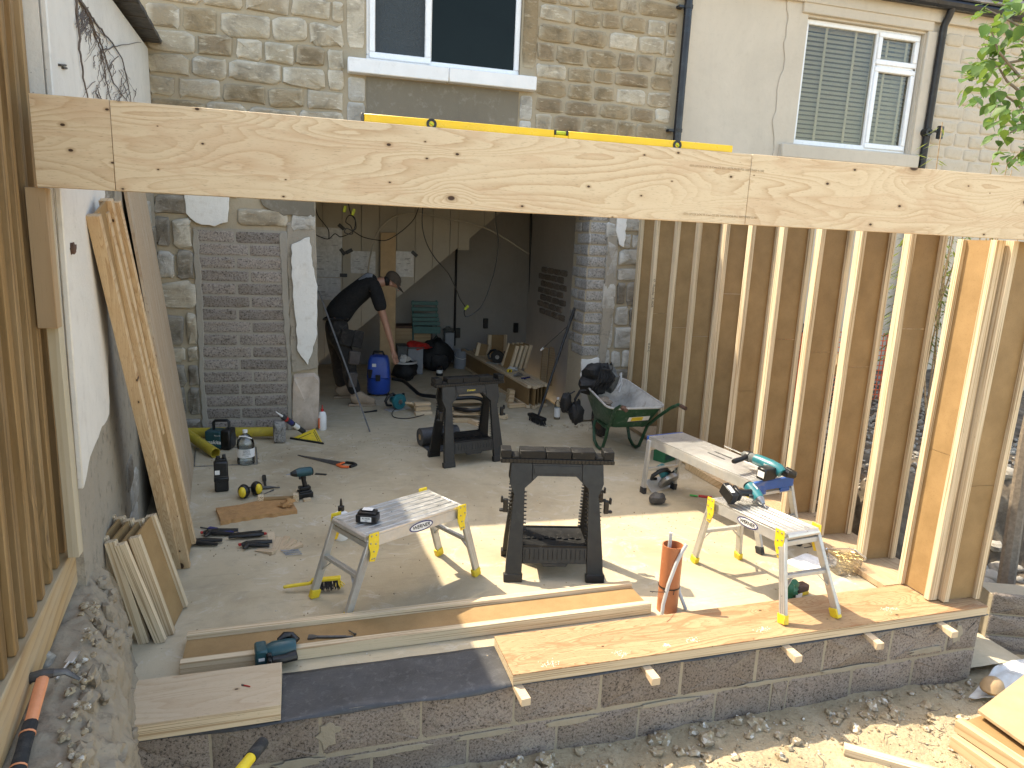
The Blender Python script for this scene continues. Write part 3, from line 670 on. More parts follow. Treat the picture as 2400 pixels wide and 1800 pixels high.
mb = MB(); mb.tube([(3.9, FYD - .13, 4.97), (12, FYD - .13, 4.97)], .062, 10); mb.build('gutter', M['navy_pipe'], nb)
mb = MB(); mb.tube([(7.235, FYD - .13, 4.95), (7.235, FYD - .10, 4.85), (7.225, FYD - .06, 4.75), (7.215, FYD - .06, 2.2), (7.21, FYD - .06, -.2)], .042, 12); mb.build('drainpipe', M['navy_pipe'], nb)
mb = MB()
for k in range(9):
    yy = FYD - .20 + k * .26; zz = 5.03 + k * .16
    for j in range(30):
        x = 3.9 + j * .27 + (k % 2) * .13
        mb.box((x, yy + .15, zz + .06), (.262, .34, .018), Matrix.Rotation(radians(28), 3, 'X'))
mb.bx(3.9, 12, FYD + .3, FYD + 3.2, 5.0, 5.02)
rt = mb.build('roof_tiles', M['slate'], nb); rt['kind'] = 'stuff'
p = FY(2195, 312, 7.36)
lamp = MB().box((0, 0, 0), (.085, .05, .15), Matrix.Rotation(.35, 3, 'Z')).build('floodlight', M['blackp2'], nb, bevel=.006); lamp.location = (p.x, p.y - .05, p.z)
MB().cyl((-.14, .02, 0), (-.14, .14, 0), .045).tube([(-.14, .02, 0), (-.07, .0, .01), (-.02, .0, 0)], .014, 8).build('bracket', M['blackp2'], lamp)
# ------------------------------------------------------------------ party wall on the left
pw = thing('party_wall', 'white rendered boundary wall on the left with worn dark stone at its foot', 'wall', (0, 0, 0))
mb = MB()
def pwbox(mb, d0, d1, o0, o1, z0, z1):
    a = [PW(d0, z0, o0), PW(d1, z0, o0), PW(d1, z0, o1), PW(d0, z0, o1)]
    mb.add(a + [V((p.x, p.y, z1)) for p in a], [(0, 3, 2, 1), (4, 5, 6, 7), (0, 1, 5, 4), (1, 2, 6, 5), (2, 3, 7, 6), (3, 0, 4, 7)])
def wtop(d): return 3.62 - .095 * d
a = [(0.0, -.5), (4.385, -.5), (4.385, .99), (4.285, wtop(4.3)), (0, wtop(0))]
mb.prism([(p[0], p[1]) for p in a], PW_O - PW_N * .26, PW_D, Z, PW_N * .26); mb.build('wall_core', M['dirty'], pw)
pts = [(3.39, 2.09), (3.33, 1.9), (3.62, 1.12), (3.79, 1.10), (3.99, 1.10), (4.2, 1.06), (4.402, .99), (4.302, wtop(4.3) - .02), (.02, wtop(0) - .02), (.02, 2.5), (3.22, 2.4), (3.22, 2.2)]
rag = []
for i in range(len(pts)):
    a, b = V((*pts[i], 0)), V((*pts[(i + 1) % len(pts)], 0)); n = max(1, int((b - a).length / .06)) if i < 6 else 1
    for j in range(n):
        q = a.lerp(b, j / n); rr = .014 if i < 6 else 0; rag.append((q.x + u_(-rr, rr), q.y + u_(-rr, rr)))
MB().prism(rag, PW_O, PW_D, Z, PW_N * .024).build('white_render', M['white_render'], pw, bevel=.005)
MB().prism([(4.387, .99), (4.402, .99), (4.302, wtop(4.3) - .02), (4.287, wtop(4.3) - .02)], PW(0, 0, -.258), PW_D, Z, PW_N * .256).build('white_render', M['white_render'], pw)
# messy blocks low down on the wall
for k in range(26):
    d, z = u_(.3, 3.5), u_(.05, 2.2)
    if d > 3.3 and z > 1.0: continue
    o = put_stone(pw, 0, 0, 0, u_(.25, .42), u_(.17, .22), random.choice([M['stone_dark'], M['stone_dark'], M['stone_lime']]), .012)
    o.matrix_local = frame(PW(d, z, .0), PW_D * -1, Z) if False else Matrix.LocRotScale(PW(d, z, .0), Matrix(((PW_D.x * -1, -PW_N.x, 0), (PW_D.y * -1, -PW_N.y, 0), (0, 0, 1))).to_quaternion(), None)
mb = MB()
for k in range(16):
    d = k * .29; c = PW(d + .14, wtop(d + .14) + .045 + (k % 2) * .006, -.08)
    m3 = Matrix((PW_D, PW_N, Z)).transposed()
    MB().box((0, 0, 0), (.30, .44, .035), m3 @ Matrix.Rotation(radians(5.5), 3, 'Y')).build('coping_tile', M['slate'], pw, bevel=.004).location = c
for (u, v, du) in [(140, 152, 14), (148, 159, 8)]:
    p = FP(u, v, .03); q = FP(u + du, v + 1, .03)
    MB().tube([p - PW_N * .02, p, q, q - PW_N * .02], .0045, 6).build('wall_tie', M['steel_dark'], pw)
p = FP(170, 582, .03); MB().blob(p, (.012, .022, .022), .4, 3).build('rusty_bracket', M['rust_and_shade'], pw)
# dead creeper
cr = MB()
def creeper(pix, r):
    pts = [FP(u + u_(-1, 1), v, .032) for u, v in pix]; fin = []
    for a, b in zip(pts, pts[1:]):
        for j in range(4): fin.append(a.lerp(b, j / 4) + V((u_(-.004, .004), u_(-.004, .004), u_(-.004, .004))))
    fin.append(pts[-1]); cr.tube(fin, [r * (1 - .6 * i / len(fin)) for i in range(len(fin))], 5)
creeper([(178, -10), (186, 75), (188, 130), (196, 180), (206, 235), (208, 300)], .006)
creeper([(180, -10), (205, 25), (222, 50), (240, 75), (262, 100), (285, 135), (300, 190), (306, 235), (320, 330)], .006)
creeper([(186, 0), (215, 50), (232, 90), (245, 130), (262, 185), (285, 220), (300, 240)], .006)
creeper([(190, 0), (208, 40), (228, 95), (236, 120), (242, 150), (250, 200), (262, 235), (280, 320)], .005)
creeper([(188, 75), (200, 60), (210, 40)], .003); creeper([(236, 120), (258, 112), (290, 104), (330, 100)], .004)
for k in range(90):
    a = random.random(); v = 10 + 225 * a; u = 185 + 40 * a + u_(0, 95 * a + 18)
    an = u_(.9, 2.3); l = u_(15, 55)
    u2, v2 = u + cos(an) * l, v + sin(an) * l
    if u2 > 325 or v2 > 300: continue
    creeper([(u, v), ((u + u2) / 2 + u_(-6, 6), (v + v2) / 2), (u2, v2)], u_(.0014, .0028))
tag(cr.build('dead_creeper', M['stem'], None), 'dry leafless creeper stems clinging to the white wall', 'creeper')
# ------------------------------------------------------------------ rubble plinth, timber rail and fence on the left
pl = thing('rubble_plinth', 'low crumbling mortar and rubble wall under the timber rail', 'wall', (0, 0, 0))
sec = [(-.35, .56), (-.20, .565), (-.06, .56), (.0, .55), (.05, .50), (.085, .42), (.10, .30), (.115, .15), (.125, .0), (.13, -.2), (.13, -.5)]
def plf(a, b):
    d = 4.15 + 2.6 * a; i = b * (len(sec) - 1); k = min(int(i), len(sec) - 2); f = i - k
    o = sec[k][0] * (1 - f) + sec[k + 1][0] * f; z = sec[k][1] * (1 - f) + sec[k + 1][1] * f
    o += max(0, d - 4.25) * (.10 if z > .45 else .13) * (1 if o > -.1 else 0)
    p = PW(d, z, o); n = mnoise.noise(p * 5) * .03 + mnoise.noise(p * 13) * .022 + mnoise.noise(p * 34) * .011
    return p + PW_N * n + V((0, 0, mnoise.noise(p * 11 + V((9, 0, 0))) * .016 + mnoise.noise(p * 31) * .010))
mb = MB(); mb.grid(plf, 200, 70)
a = [PW(4.15, z, o) for o, z in sec]; mb.add(a, [list(range(len(a)))])
mb.build('wall_face', M['plinth'], pl, sharp=80)
for (u, v, z, r) in [(262, 1595, .18, .06), (268, 1640, .12, .05), (258, 1700, .14, .075), (252, 1760, .16, .085), (272, 1760, .05, .08), (248, 1560, .2, .045), (128, 1545, .56, .03), (268, 1725, .1, .05)]:
    p = G(u, v, z); MB().blob(p - PW_N * .02, (r * .8, r * 1.2, r), .35, u, 10, 8).build('rubble_stone', M['stone_dark'], pl, sharp=60)
for k in range(60):
    d = u_(4.2, 6.0); z = random.choice([.52, .47, .40, .30, .2, .1, 0, -.1]); f = next(i for i in range(10) if sec[i + 1][1] <= z + .001); o = sec[f + 1][0] + max(0, d - 4.25) * (.10 if z > .45 else .13)
    r = u_(.015, .042); MB().blob((0, 0, 0), (r * .8, r * 1.3, r), .5, k * 1.7, 9, 7).build('rubble_stone', M['plinth'], pl, sharp=18).location = PW(d, z, o - r * .5)
for k in range(60):
    d = u_(4.5, 5.6); p = PW(d, .562, u_(-.02, .05) + (d - 4.25) * .09); r = u_(.005, .014)
    MB().blob(p, (r, r * 1.3, r * .7), .4, k, 7, 5).build('mortar_crumb', M['pebble'], pl)
fence = thing('timber_fence', 'close boarded timber fence standing on a thick rail at the left edge', 'fence', (0, 0, 0))
rail = MB(); pwbox(rail, 4.33, 6.9, -.155, -.03, .575, .752); rail.build('rail', M['rail'], fence, bevel=.004)
bd = [4.44, 4.585, 4.71, 4.835, 4.95, 5.08, 5.19, 5.31, 5.425, 5.55, 5.67, 5.80, 5.93]
for i, d in enumerate(bd):
    mb = MB(); wj = u_(-.006, .006); th = .045 + u_(-.004, .004); h = 2.95 + u_(-.03, .03)
    m3 = Matrix((PW_D, PW_N, Z)).transposed()
    n = 14; pts = []
    for k in range(n + 1):
        z = .754 + (h - .754) * k / n; bw = .004 * mnoise.noise(V((i * 7.3, z * 1.2, 0)))
        c = PW(d + .018 - .042 * (z - .754), z, -.075 + bw)
        pts.append([c + PW_D * (sx * th / 2 + bw) + PW_N * (sy * .048 - .018) for sx, sy in ((-1, -1), (1, -1), (1, 1), (-1, 1))])
    vs = [p for q in pts for p in q]
    fs = [(k * 4 + j, k * 4 + (j + 1) % 4, k * 4 + 4 + (j + 1) % 4, k * 4 + 4 + j) for k in range(n) for j in range(4)] + [(3, 2, 1, 0), tuple(n * 4 + j for j in range(4))]
    mb.add(vs, fs).build('board', M['fence'], fence, bevel=.003)
mb = MB(); pwbox(mb, 4.3, 6.9, -.23, -.146, 1.55, 1.65); pwbox(mb, 4.3, 6.9, -.23, -.146, 2.45, 2.55); mb.build('back_rail', M['fence'], fence)
mb = MB(); pwbox(mb, 4.3, 6.9, -.24, -.232, .6, 2.9); mb.build('backing_board', M['fence'], fence)
# ------------------------------------------------------------------ plywood beam and the level on it
BZ0, BZ1, BY = 2.176, 2.480, 2.85
beam = thing('plywood_beam', 'long pale knotty plywood beam spanning the front of the extension', 'beam', (0, 0, 0))
jn = [-0.925, -.680, 1.862, 4.3]
for i in range(3):
    mb = MB(); mb.bx(-(jn[i + 1] - jn[i]) / 2, (jn[i + 1] - jn[i]) / 2 - .0018, 0, .018, BZ0 - 2.328, BZ1 - 2.328 - (.0 if i != 1 else .001))
    o = mb.build('face_panel', M['ply'], beam, bevel=.0012); o.location = ((jn[i] + jn[i + 1]) / 2, BY + (.0 if i != 0 else .002), 2.328)
mb = MB(); mb.bx(jn[0] + .004, jn[3], BY + .0205, BY + .058, BZ0 + .002, BZ1 - .003); mb.build('core', M['lvl_x'], beam, bevel=.001)
mb = MB(); mb.bx(jn[0] + .004, jn[3], BY + .0585, BY + .076, BZ0 + .001, BZ1 - .002); mb.build('back_panel', M['ply3'], beam, bevel=.001)
for (u, v) in [(1640 + 65, 395), (1690, 506)]:
    p = FY(u, v, BY - .0006)
    text('STE-UFOX LOC R-Csw-CE EN 14374-MOB-PLL 22021945P 5-103', .0135, beam, (p.x, BY - .0008, p.z), X, -Y, M['stampink'], 'stamp')
for (u, v, a, l) in [(215, 838, .5, .03)]: pass
lev = thing('spirit_level', 'yellow spirit level lying along the top of the plywood beam', 'spirit level', (1.0, BY + .030, BZ1 + .001), 0)
L0, L1 = FY(846, 288, BY + .02).x - 1.0, FY(1716, 357, BY + .02).x - 1.0
lc = FY(1315, 322, BY + .02).x - 1.0
mb = MB(); mb.bx(L0 + .012, lc - .031, -.012, .012, 0, .030); mb.bx(lc + .031, L1, -.012, .012, 0, .030); mb.bx(lc - .031, lc + .031, -.012, .012, 0, .012); mb.build('body', M['yellow_lv'], lev, bevel=.002)
mb = MB(); mb.bx(L0, L0 + .011, -.0125, .0125, -.0, .031); mb.build('end_cap', M['steel_dark'], lev, bevel=.002)
MB().bx(lc - .030, lc - .022, -.0125, .0125, .0125, .030).bx(lc + .022, lc + .03, -.0125, .0125, .0125, .03).build('vial_holder', M['blackp2'], lev)
MB().cyl((lc - .021, 0, .021), (lc + .021, 0, .021), .008).build('vial', M['hivis'], lev)
for u in (1011, 1590):
    x = FY(u, 300, BY + .02).x - 1.0
    o = MB().lathe([(.0105, 0), (.020, 0), (.020, .003), (.0105, .003)], (x, -.012, .012), -Y, 20, True).build('vial_ring', M['blackp2'], lev)
    MB().cyl((x - .008, -.0125, .018), (x + .008, -.0125, .008), .0045).build('vial', M['hivis'], o)
# ------------------------------------------------------------------ timber I-joists
def ijoist(L, D, name='i_joist', parent=None, Mx=None, fw=.06, ft=.038, wt=.010, seam=True, fm='lvl_x', weboff=0.0):
    """length along x, depth along z; two laminated flanges joined by a thin fibreboard web"""
    mb = MB()
    cuts = [0, L] if not seam or L < .9 else [0] + sorted(u_(.25, .75) * L for _ in range(1 if L < 2.6 else 2)) + [L]
    for a, b in zip(cuts, cuts[1:]): mb.bx(a + .0012, b - .0012, -wt / 2 + weboff, wt / 2 + weboff, ft - .012, D - ft + .012)
    w_ = mb.build('web' if parent is None else name, M['fibre'], parent)
    root = w_
    if Mx is not None and parent is not None: w_.matrix_local = Mx
    fl = []
    for z0 in (0, D - ft):
        mb = MB(); mb.bx(0, L, -fw / 2, fw / 2, z0, z0 + ft); fl.append(mb.build('flange', M[fm], w_ if parent is not None else None, bevel=.0015))
    return w_, fl
def ijoist_thing(L, D, label, Mx, group=None, **k):
    t = thing('i_joist', label, 'joist', group=group, M=Mx)
    w_, fl = ijoist(L, D, **k); w_.parent = t
    for f in fl: f.parent = t
    return t
sw = thing('stud_wall', 'open timber stud wall of upright brown I-joists along the right side', 'wall', (0, 0, 0))
SX0, SD = 3.492, .28
def sxo(y): return 0.0
mb = MB(); mb.bx(3.40, 3.80, 3.26, 7.42, .006, .045); o = mb.build('sole_plate', M['ply_y'], sw, bevel=.002)
mb = MB(); mb.bx(3.40, 3.465, 3.21, 7.42, .0455, .075); 
mb = MB(); mb.bx(3.46, 3.79, 3.0, 7.42, 2.462, 2.50); mb.build('top_plate', M['deal_old'], sw, bevel=.002)
ys = [7.352, 6.965, 6.519, 6.087, 5.632, 5.231, 4.803, 4.383, 3.976, 3.568]
for i, y in enumerate(ys):
    fr = frame((SX0 + u_(-.005, .005), y + .032, .047), (u_(-.001, .002), u_(-.003, .003), 1), X)
    ijoist(2.412, SD, 'i_joist', sw, fr)
# corner posts: one joist turned side-on, a second facing the front
fr = frame((3.505, 3.005, .072), (.013, 0, 1), Y); ijoist(2.10, .245, 'i_joist', sw, fr, weboff=-.0)
fr = frame((3.548, 2.998, .072), (.013, 0, 1), X); ijoist(2.10, .275, 'i_joist', sw, fr)
p0, p1 = (3.60, 2.98, .30), (3.66, 2.975, 1.25)
# pencilled notes on one stud edge
text('17   Thursday   P. MOR', .032, sw, (SX0 + .02, 6.9625, 1.55), (0, 0, -1), -Y, M['print'], 'pencil_note'); text('R.W.C.', .034, sw, (SX0 + .02, 6.9625, .95), (0, 0, -1), -Y, M['print'], 'pencil_note')
# ------------------------------------------------------------------ front block wall, membrane, boards and wedges
def wy(x): return 2.832 + .0246 * (x - .44)
WA = atan2(.0246, 1)
bw = thing('block_wall', 'low front wall of dark concrete blocks with smeared mortar joints', 'wall', (.44, 2.832, 0), WA)
mb = MB(); mb.bx(-1.225, 3.345, .0035, .155, -.9, -.004); mb.build('mortar_bed', M['mortar_tan'], bw)
cb = {}
def cblock(l):
    k = round(l, 2)
    if k not in cb: 
        cb[k] = []
        for q in range(2):
            m_ = stone_mb(l - .004, .218, .0135, back=.012, n=28, jit=.025, e=.10); cb[k].append(m_.mesh('concrete_block', M['block'], True, 50))
    return random.choice(cb[k])
def pb(x0, x1, zc):
    o = bpy.data.objects.new('concrete_block', cblock(x1 - x0)); COL.objects.link(o); o.parent = bw; o.location = ((x0 + x1) / 2 - .44, .012, zc)
j1 = [-.79, -.46, -.01, .44, .885, 1.336, 1.785, 2.239, 2.675, 3.14, 3.56, 3.79]
j2 = [-.79, -.235, .215, .665, 1.115, 1.56, 2.01, 2.36, 2.46, 2.89, 3.33, 3.79]
j3 = [-.79, -.46, -.01, .44, .885, 1.336, 1.785, 2.239, 2.675, 3.14, 3.79]
for js, zc in ((j1, -.112), (j2, -.337), (j3, -.562)):
    for a, b in zip(js, js[1:]): pb(a, b, zc)
# return face of the wall at the right end
o = bpy.data.objects.new('concrete_block', cblock(.16)); 
COL.objects.link(o); o.parent = bw; o.location = (3.345, .08, -.112); o.rotation_euler = (0, 0, pi / 2)
o2 = o.copy(); COL.objects.link(o2); o2.location = (3.345, .08, -.337); o2.parent = bw
def jointsmear(x, z, l, h, k):
    pts = []
    for i in range(16):
        a = 2 * pi * i / 16; r = 1 + u_(-.3, .35); pts.append((x + cos(a) * l * r, z + sin(a) * h * r))
    MB().prism(pts, (0, -.0035 - .0008 * k, 0), X, Z, (0, .006, 0)).build('mortar_smear', M['mortar_tan'], bw, bevel=.002)
for k, (u, v, l, h) in enumerate([(770, 1712, .05, .07), (2265, 1500, .03, .06),
                                 (900, 1755, .2, .016), (1130, 1718, .16, .013), (1330, 1690, .15, .016), (1560, 1650, .18, .013), (1800, 1605, .16, .014), (2000, 1575, .16, .013), (2190, 1535, .12, .02), (700, 1775, .12, .02)]):
    p = FY(u, v, 2.85); jointsmear(p.x - .44, p.z, l, h, k)
# membrane: lies on the wall top, wavy along its front lip
mem = MB()
def mf(a, b):
    x = -.93 + 4.75 * a; yf = wy(x) - .022 + .012 * sin(x * 9) * (1 if x < .9 else .3); yb = wy(x) + .32
    y = yf + (yb - yf) * b; z = .0035 + .003 * mnoise.noise(V((x * 6, y * 6, 1)))
    if b < .08: z -= .010 * (1 - b / .08) * (1 + sin(x * 11)) * (1 if x < .9 else .4)
    return V((x, y, z))
mem.grid(mf, 150, 14)
o = mem.build('damp_proof_membrane', M['membrane'], None, sharp=80); tag(o, 'black damp proof membrane laid along the top of the block wall', 'membrane')
sm = o.modifiers.new('solid', 'SOLIDIFY'); sm.thickness = .0022; sm.offset = 0
bz = .0095
# long ply board on the right, short one at the left end
def board(label, x0, x1, dep, mat, h=.052, front=.0, name='plywood_board', group=None):
    t = thing(name, label, 'board', ((x0 + x1) / 2, wy((x0 + x1) / 2) + front, bz), WA, group)
    L = x1 - x0
    MB().bx(-L / 2, L / 2, 0, dep, h * .86, h).build('face_veneer', M[mat], t, bevel=.0012)
    MB().bx(-L / 2 + .0007, L / 2 - .0007, .0007, dep - .0007, 0, h * .859).build('plies', M['lvl_x'], t)
    return t
lb = board('long stained plywood board on the right half of the block wall', .865, 3.80, .335, 'ply2', .055, -.022)
sb = board('short plain plywood board on the left end of the block wall', -.80, -.172, .315, 'ply3', .075, -.025)
for (u, v, s) in [(1448, 1525, .045), (1622, 1497, .035), (1285, 1548, .05), (1790, 1475, .04), (1560, 1508, .02), (2090, 1432, .05)]:
    p = G(u, v, .066); mb = MB()
    for k in range(46):
        q = V((random.gauss(0, s * .5), random.gauss(0, s * .28), 0)); r = u_(.0012, .0035); mb.blob(q + V((0, 0, r * .3)), (r, r * 1.4, r * .6), .4, k, 5, 3)
    o = mb.build('sawdust', M['dust'], None); o['kind'] = 'stuff'; o.parent = lb; o.location = (p.x - (.865 + 3.80) / 2, p.y - (wy(2.33) - .022), .0552)
# wedges under the long board
wd = [(1217, 1600, 1217, 1608), (1535, 1545, 1525, 1580), (1838, 1505, 1850, 1525), (2035, 1480, 2055, 1508), (2207, 1457, 2232, 1483)]
wl = ['pale wedge under the left end of the long plywood board', 'pale wedge under the long board just left of the terracotta pipe', 'pale wedge under the long board below the yellow feet of the step platform',
      'pale wedge under the long board second from the stud wall corner', 'pale wedge under the long board nearest the stud wall corner']
for (a, b, c_, d_), l in zip(wd, wl):
    p = G(c_, d_, -.012); x = p.x
    t = thing('wedge', l, 'wedge', (x, wy(x) - .125, .0), WA + u_(-.16, .1), 'wedges under the board')
    mb = MB(); mb.add([V((-.023, 0, -.034)), V((.023, 0, -.034)), V((.023, 0, .004)), V((-.023, 0, .004)), V((-.022, .20, -.003)), V((.022, .20, -.003)), V((.022, .2, .004)), V((-.022, .20, .004))],
                      [(0, 1, 2, 3), (5, 4, 7, 6), (3, 2, 6, 7), (1, 0, 4, 5), (0, 3, 7, 4), (2, 1, 5, 6)])
    o = mb.build('body', M['ply3'], t, bevel=.0015)
# I-joist lying flat behind the wall, and things on it
q0, q1 = G(422, 1590, .0), G(1550, 1440, .0)
jd = (q1 - q0).normalized(); jl = (q1 - q0).length
jw = Z.cross(jd)
lj = ijoist_thing(2.46, .285, 'long I-joist lying flat on the slab behind the block wall', frame(G(422, 1585, .0) + V((0, 0, .034)), jd, jw), fw=.062, ft=.042, seam=False)
# ------------------------------------------------------------------ soil pipe with conduits
sp = thing('soil_pipe', 'upright terracotta plastic pipe with grey conduits strapped to it', 'pipe', (1.935, 3.33, 0))
mb = MB(); mb.lathe([(.059, 0), (.059, .405), (.054, .405), (.054, 0)], (0, 0, 0), Z, 32, True); mb.build('pipe', M['terra'], sp)
MB().tube([(-.075, -.08, .0), (-.07, -.075, .08), (-.045, -.07, .2), (-.005, -.068, .33), (.03, -.064, .40), (.05, -.062, .43)], .0105, 10).build('conduit', M['conduit'], sp)
MB().tube([(-.010, .02, .02), (-.010, .02, .47)], .0105, 10).build('conduit', M['conduit'], sp)
MB().tube([(.066, .03, .20), (.07, .0, .1), (.10, -.04, .01)], .0105, 10).build('conduit', M['conduit'], sp)
MB().lathe([(.0602, .15), (.0622, .15), (.0622, .157), (.0602, .157)], (0, 0, 0), Z, 28, True).tube([(-.055, -.02, .155), (-.07, -.085, .162), (-.15, -.13, .195), (-.20, -.15, .215)], .0022, 5).tube([(.0, -.061, .15), (-.01, -.072, .13)], .002, 5).build('cable_tie', M['blackp2'], sp)
# stud board at the left end carrying the beam
cs = thing('corner_post', 'brown and pale upright board against the left end of the beam', 'post', (0, 0, 0))
mb = MB(); mb.bx(-.962, -.922, 2.93, 2.985, .76, 2.175); mb.build('pale_board', M['pale_z'], cs, bevel=.002)
mb = MB(); mb.bx(-.972, -.908, 2.875, 2.925, 1.68, 2.174); mb.build('brown_board', M['brown_z'], cs, bevel=.002)
# ------------------------------------------------------------------ joists and sheet leaning at the left
def leanframe(base, top, depthdir):
    """x axis up the lean, z axis along the depth of the joist"""
    return frame(base, top - base, (V(depthdir) - (top - base).normalized() * V(depthdir).dot((top - base).normalized())))
for i, (b, tp, l) in enumerate([((413, 1335), (216, 507), 'long leaning I-joist nearest the white wall'), ((434, 1333), (237, 500), 'long leaning I-joist beside the dark plywood sheet')]):
    base = G(*b); top = FP(*tp, .05 + i * .01)
    dv = V((.02, 1, 0))
    ijoist_thing((top - base).length, .27, l, leanframe(base, top, dv), 'long joists leaning on the wall', fw=.056, ft=.04, fm='grain')
sh = thing('plywood_sheet', 'large dull plywood sheet leaning against the left wall', 'plywood sheet', (0, 0, 0))
b0, b1 = G(441, 1226), G(455, 1085)
t0 = FP(297, 450, .03); up = (t0 - b0).normalized()
t1 = b1 + (t0 - b0); 
L = 2.52
nrm = up.cross(b1 - b0).normalized()
mb = MB()
vs = [b0, b1, b1 + up * L, b0 + up * L]; off = nrm * (-.018 if nrm.x > 0 else .018)
mb.add(vs + [p + off for p in vs], [(0, 1, 2, 3), (7, 6, 5, 4), (0, 4, 5, 1), (1, 5, 6, 2), (2, 6, 7, 3), (3, 7, 4, 0)])
mb.build('sheet', M['plyz'], sh)
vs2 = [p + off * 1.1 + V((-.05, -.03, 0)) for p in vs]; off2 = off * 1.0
shade_sheet = thing('plywood_sheet', 'added dark sheet standing in for the shade behind the dull plywood sheet', 'plywood sheet', (0, 0, 0))  # added sheet: its dark colour paints the shaded gap under the leaning plywood
MB().add(vs2 + [p + off2 for p in vs2], [(0, 1, 2, 3), (7, 6, 5, 4), (0, 4, 5, 1), (1, 5, 6, 2), (2, 6, 7, 3), (3, 7, 4, 0)]).build('sheet', M['rust_and_shade'], shade_sheet)
# short offcuts stacked against the plinth
oc = [((283, 1502), (206, 1268), .33), ((318, 1500), (236, 1264), .30), ((336, 1510), (256, 1272), .31), ((375, 1508), (279, 1278), .33), ((396, 1490), (312, 1262), .32)]
ol = ['short I-joist offcut at the left of the leaning stack', 'short I-joist offcut second from the left in the leaning stack', 'short I-joist offcut in the middle of the leaning stack',
      'short I-joist offcut with pale edges second from the right of the leaning stack', 'short I-joist offcut at the right of the leaning stack']
for (b, tp, D), l in zip(oc, ol):
    base = G(*b); r = .0
    top = FY(*tp, base.y + .0)
    ijoist_thing((top - base).length, D - .02, l, leanframe(base, top, (.08, 1, 0)), 'short joist offcuts leaning in a stack', fw=.05, ft=.036, fm='lvl_x', seam=False)
# ------------------------------------------------------------------ sawhorses
def sawhorse(label, loc, rz, brand=None, group='folding plastic sawhorses'):
    t = thing('sawhorse', label, 'sawhorse', loc, rz, group)
    H_, sp = .72, .185
    for s in (-1, 1):
        nm = 'front_frame' if s < 0 else 'back_frame'
        mb = MB()
        top, bot = V((0, s * .045, H_)), V((0, s * sp, 0))
        up = (top - bot).normalized(); out = X.cross(up) * (1 if s < 0 else -1)
        if out.y * s < 0: out = -out
        def P(x, h, d=0.0): return bot + up * h + X * x + out * d
        Lz = (top - bot).length
        def panel(poly, d0, d1): mb.prism(poly, bot + out * d0, X, up, out * (d1 - d0))
        for q in (-1, 1):
            panel([(q * .305, .0), (q * .205, .0), (q * .200, .13), (q * .198, .58), (q * .155, .62), (q * .155, Lz), (q * .285, Lz), (q * .292, Lz - .12), (q * .262, Lz - .2), (q * .268, .5), (q * .30, .13)][::q], -.02, .012)
            panel([(q * .312, .0), (q * .198, .0), (q * .196, .05), (q * .314, .05)][::q], -.026, .016)
            for k in range(17):
                h = .17 + k * .024; mb.bar(P(q * .183, h, -.004), P(q * .200, h, -.004), .022, .006, up)
            for k in range(17):
                h = .17 + k * .024; mb.bar(P(q * .268, h, -.012), P(q * .286, h, -.012), .018, .005, up)
        panel([(-.154, .622), (-.12, .656), (.12, .656), (.154, .622), (.154, Lz), (-.154, Lz)], -.018, .012)
        panel([(-.140, .668), (.140, .668), (.150, Lz - .012), (-.150, Lz - .012)], .012, .016)
        panel([(-.198, .115), (.198, .115), (.198, .215), (-.198, .215)], -.016, .010)
        panel([(-.07, .095), (.07, .095), (.085, .115), (-.085, .115)], -.012, .008)
        for k in range(14): mb.bar(P(-.185 + k * .0285, .14, .010), P(-.185 + k * .0285, .205, .010), .004, .006, out)
        fo = mb.build(nm, M['blackp'], t, bevel=.003)
        if s < 0 and brand:
            o = P(0, Lz - .045, .0172); MB().prism([(-.045, -.014), (.045, -.014), (.045, .014), (-.045, .014)], P(0, Lz - .045, .0162), X, up, out * .0008).build('badge', M['print'], fo)
            text(brand, .021, fo, o, X, out, M['yellow'], 'badge_lettering', .02)
        for q in (-1, 1):
            cb_ = MB(); c = P(q * .325, .47, 0)
            cb_.box(c - X * q * .012, (.03, .026, .085)).box(c + V((q * .012, 0, .04)), (.014, .024, .04)).box(c + V((q * .006, 0, -.03)), (.04, .024, .018))
            if s < 0 or q > 0: cb_.build('clip', M['blackp2'], t, bevel=.004)
    mb = MB()
    mb.grid(lambda a, b: V((-.2 + .4 * a, -.13 + .26 * b, .215 + .006 * (abs(2 * a - 1) ** 8 + abs(2 * b - 1) ** 8))), 20, 12)
    mb.bx(-.205, .205, -.15, .15, .19, .208); mb.bx(-.2, .2, -.152, -.140, .208, .228); mb.bx(-.2, .2, .140, .152, .208, .228)
    for k in range(9): mb.box((-.16 + .04 * k, -.03 + (k % 2) * .012, .222), (.03, .026, .006))
    mb.build('shelf', M['black_dust'], t, bevel=.002)
    mb = MB(); mb.bx(-.352, .352, -.055, .055, H_, H_ + .030)
    for a, b, zz in ((-.352, -.285, .082), (-.285, -.235, .045), (-.235, -.075, .080), (-.073, .085, .079), (.087, .235, .080), (.235, .285, .045), (.285, .352, .082)):
        mb.bx(a + .001, b - .001, -.052, .052, H_ + .0305, H_ + zz)
    mb.build('top_bar', M['black_dust'], t, bevel=.003)
    mb = MB()
    for k in range(30):
        x = -.34 + k * .0235
        for s in (-1, 1): mb.bx(x, x + .013, s * .0555 - .002, s * .0555 + .002, H_ + .004, H_ + .026)
    mb.build('top_teeth', M['blackp2'], t)
    return t
c = G(1300, 1366) ; sawhorse('black plastic sawhorse standing nearest, half in the sun', (1.428, 3.95, 0), radians(-12))
sawhorse('black plastic sawhorse further back by the opening with a yellow lettered badge', (1.345, 6.25, 0), radians(13.8), 'STANLEY')
